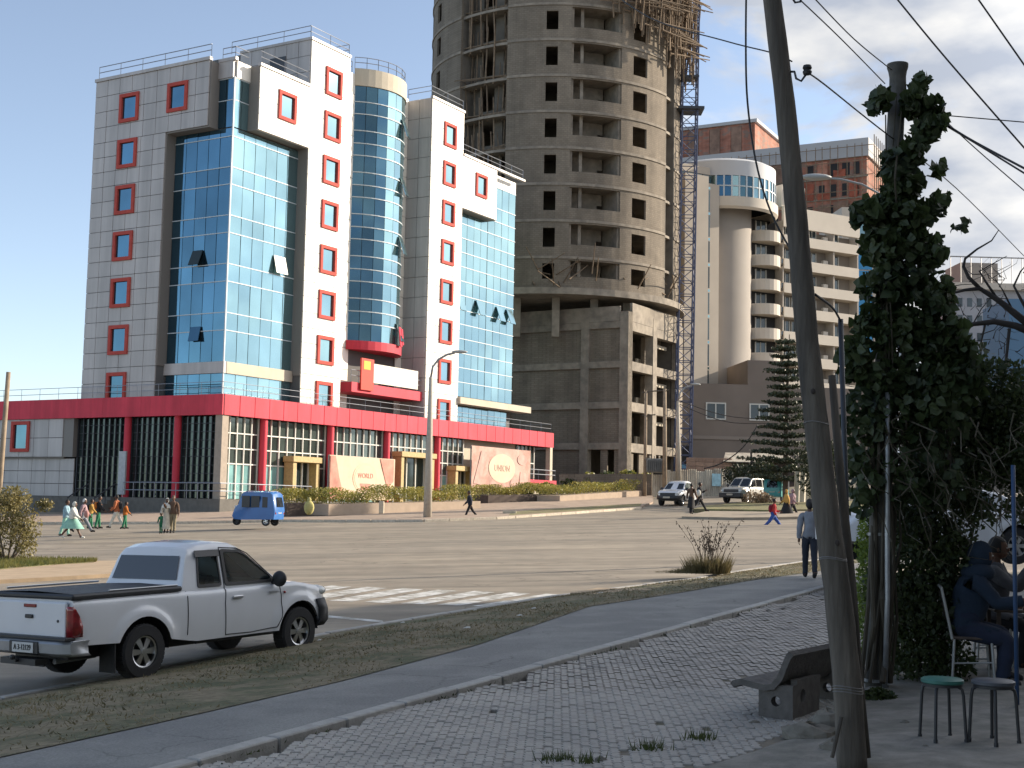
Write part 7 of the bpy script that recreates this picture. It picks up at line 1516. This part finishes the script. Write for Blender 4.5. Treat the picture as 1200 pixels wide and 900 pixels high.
tree('dark round tree behind the tin fence left of the conifer', at(880, 575, 114), 4, [B_(868, 556, 114, 24, 20, 13, 1), B_(893, 550, 114, 18, 18, 12, .8), B_(905, 560, 114, 16, 16, 12, .5)], 2600, .26, leafmat('far_dark_leaves', (.01, .018, .01), (.04, .05, .022), .8), 31)
tree('dark low tree beyond the footpath right of the conifer', at(975, 600, 88), 4, [B_(960, 560, 90, 26, 20, 26, 1), B_(985, 540, 90, 26, 20, 30, 1), B_(950, 535, 92, 20, 20, 20, .6)], 3600, .22, leafmat('far_dark_leaves2', (.01, .018, .01), (.04, .05, .022), .8), 32)
for k, (px, py) in enumerate(((615, 575), (640, 573), (690, 562), (712, 560), (735, 558), (757, 560), (668, 566))):
    D_ = 124; p = at(px, py + 8, D_ - 4); bush('shrub', ('spiky' if k % 2 else 'leafy') + ' green shrub at the foot of the concrete tower, number %s from the left' % ('one', 'two', 'four', 'five', 'six', 'seven', 'three')[k], 'shrub', p, [], [B_(px, py, D_ - 4, 11, 10, rs.uniform(6, 9), 1)], 380, .3, HEDGE if k % 3 else HEDGED, 'shrubs at the tower foot', seed=40 + k)
# ================================================================== FENCES, HOARDINGS, SMALL THINGS AT THE BUILDING SITE
TIN = mat('tin_sheet', (.5, .46, .38), .6, .0, nz=1.2, amt=.16, rnd=.1, col2=(.36, .31, .25), c2s=1.5, stretch=(1, 1, .3))
fA, fB = at(764, 583, 117), at(906, 580, 122); t = thing('tin_fence', 'pale corrugated tin sheet fence round the building site', 'fence', fA); dv = fB - fA; L = dv.length; ang = math.atan2(dv.y, dv.x); n = 14
for k in range(n):
    p = dv * (k / n); w = L / n; b = MB(); hh = 2.25 + rng.uniform(-.15, .2); b.grid([[(w * i / 16, .05 * math.sin(i * math.pi / 2 * 1.0), z) for i in range(17)] for z in (-.3, hh)]); o = link('tin_sheet', b.mesh('tin_sheet', TIN), t, p + Vector((0, 0, 0)), (rng.gauss(0, .03), 0, ang + rng.gauss(0, .015))); md = o.modifiers.new('s', 'SOLIDIFY'); md.thickness = .02
b = MB(); b.box(0, .9, -.1, -.07, .9, 2.0); o = b.build('sprayed_mark', mat('spray_blue', (.22, .4, .5), .7, nz=4, amt=.2), t); o.location = dv * .48; o.rotation_euler = (0, 0, ang)
fA, fB = at(930, 592, 92), at(1010, 590, 95); t = thing('tin_fence', 'short tin fence section right of the conifer trunk', 'fence', fA); dv = fB - fA
for k in range(5): b = MB(); b.grid([[(dv.length / 5 * i / 10, .05 * math.sin(i * 1.57), z) for i in range(11)] for z in (-.3, 2.3)]); o = link('tin_sheet', b.mesh('tin_sheet', TIN), t, dv * (k / 5), (rng.gauss(0, .03), 0, math.atan2(dv.y, dv.x)))
t = thing('boundary_wall', 'low dark block wall in front of the concrete tower foot', 'wall', at(655, 578, 120)); dv = at(764, 578, 118) - at(655, 578, 120)
for k in range(6): b = MB(); b.box(0, dv.length / 6 - .02, 0, .3, -.5, 1.7); o = b.build('wall_panel', CONCD, t); o.location = dv * (k / 6); o.rotation_euler = (0, 0, math.atan2(dv.y, dv.x))
t = thing('brick_stack', 'stacked pale bricks standing behind the tin fence', 'bricks', at(805, 556, 126)); 
bmx = MB(); bmx.box(0, .82, 0, .5, 0, .38); bmx = bmx.mesh('brick', mat('pale_brick', (.33, .22, .16), .9, nz=6, amt=.15, rnd=.15), bevel=.01)
for i in range(5):
    for j in range(6): link('brick', bmx, t, (i * .84, rng.uniform(-.03, .03), j * .4 - .8))
t = thing('shed', 'small rough site shed with pale tin roof behind the tin fence', 'shed', at(850, 556, 126)); b = MB(); b.box(0, 6.5, 0, 3, -1, 1.2); b.build('shed_wall', DARKW, t); b = MB(); b.add([(-.3, -.6, 1.2), (6.8, -.6, 1.2), (6.3, 3.2, 2.2), (.5, 3.2, 2.2)], [(0, 1, 2, 3)]); o = b.build('shed_roof', TIN, t); md = o.modifiers.new('s', 'SOLIDIFY'); md.thickness = .06
# motorcycle by the banner
t = thing('motorcycle', 'pale motorcycle parked on the hotel terrace at the end of the cream banner', 'motorcycle', HM @ Vector((20.0, -.9, 3.25 - .9)), R(59.3)); 
for x in (-.65, .65): b = MB(); M = Matrix.Translation((x, 0, .32)) @ Matrix.Rotation(R(90), 4, 'X'); b.lathe([(.26, -.05), (.32, -.04), (.32, .04), (.26, .05), (.26, -.05)], 20, M); wv = b.build('wheel', BLACKR, t); b = MB(); b.lathe([(.05, -.03), (.25, -.02), (.25, .02), (.05, .03)], 16, M); b.build('rim', CHROME, wv)
b = MB(); b.ell((.1, 0, .78), (.28, .13, .13), 12, 8); b.ell((-.35, 0, .75), (.33, .12, .07), 12, 6); b.box(-.2, .3, -.1, .1, .35, .62); b.build('tank_and_seat', mat('moto_white', (.55, .52, .5), .4), t, smooth=40)
b = MB(); b.tube([(.65, 0, .32), (.45, 0, .95), (.35, .3, 1.02)], .025, 6); b.tube([(.45, 0, .95), (.35, -.3, 1.02)], .025, 6); b.tube([(-.65, .08, .32), (-.1, .08, .4), (.3, .0, .8)], .025, 6); b.build('frame', CHROME, t)
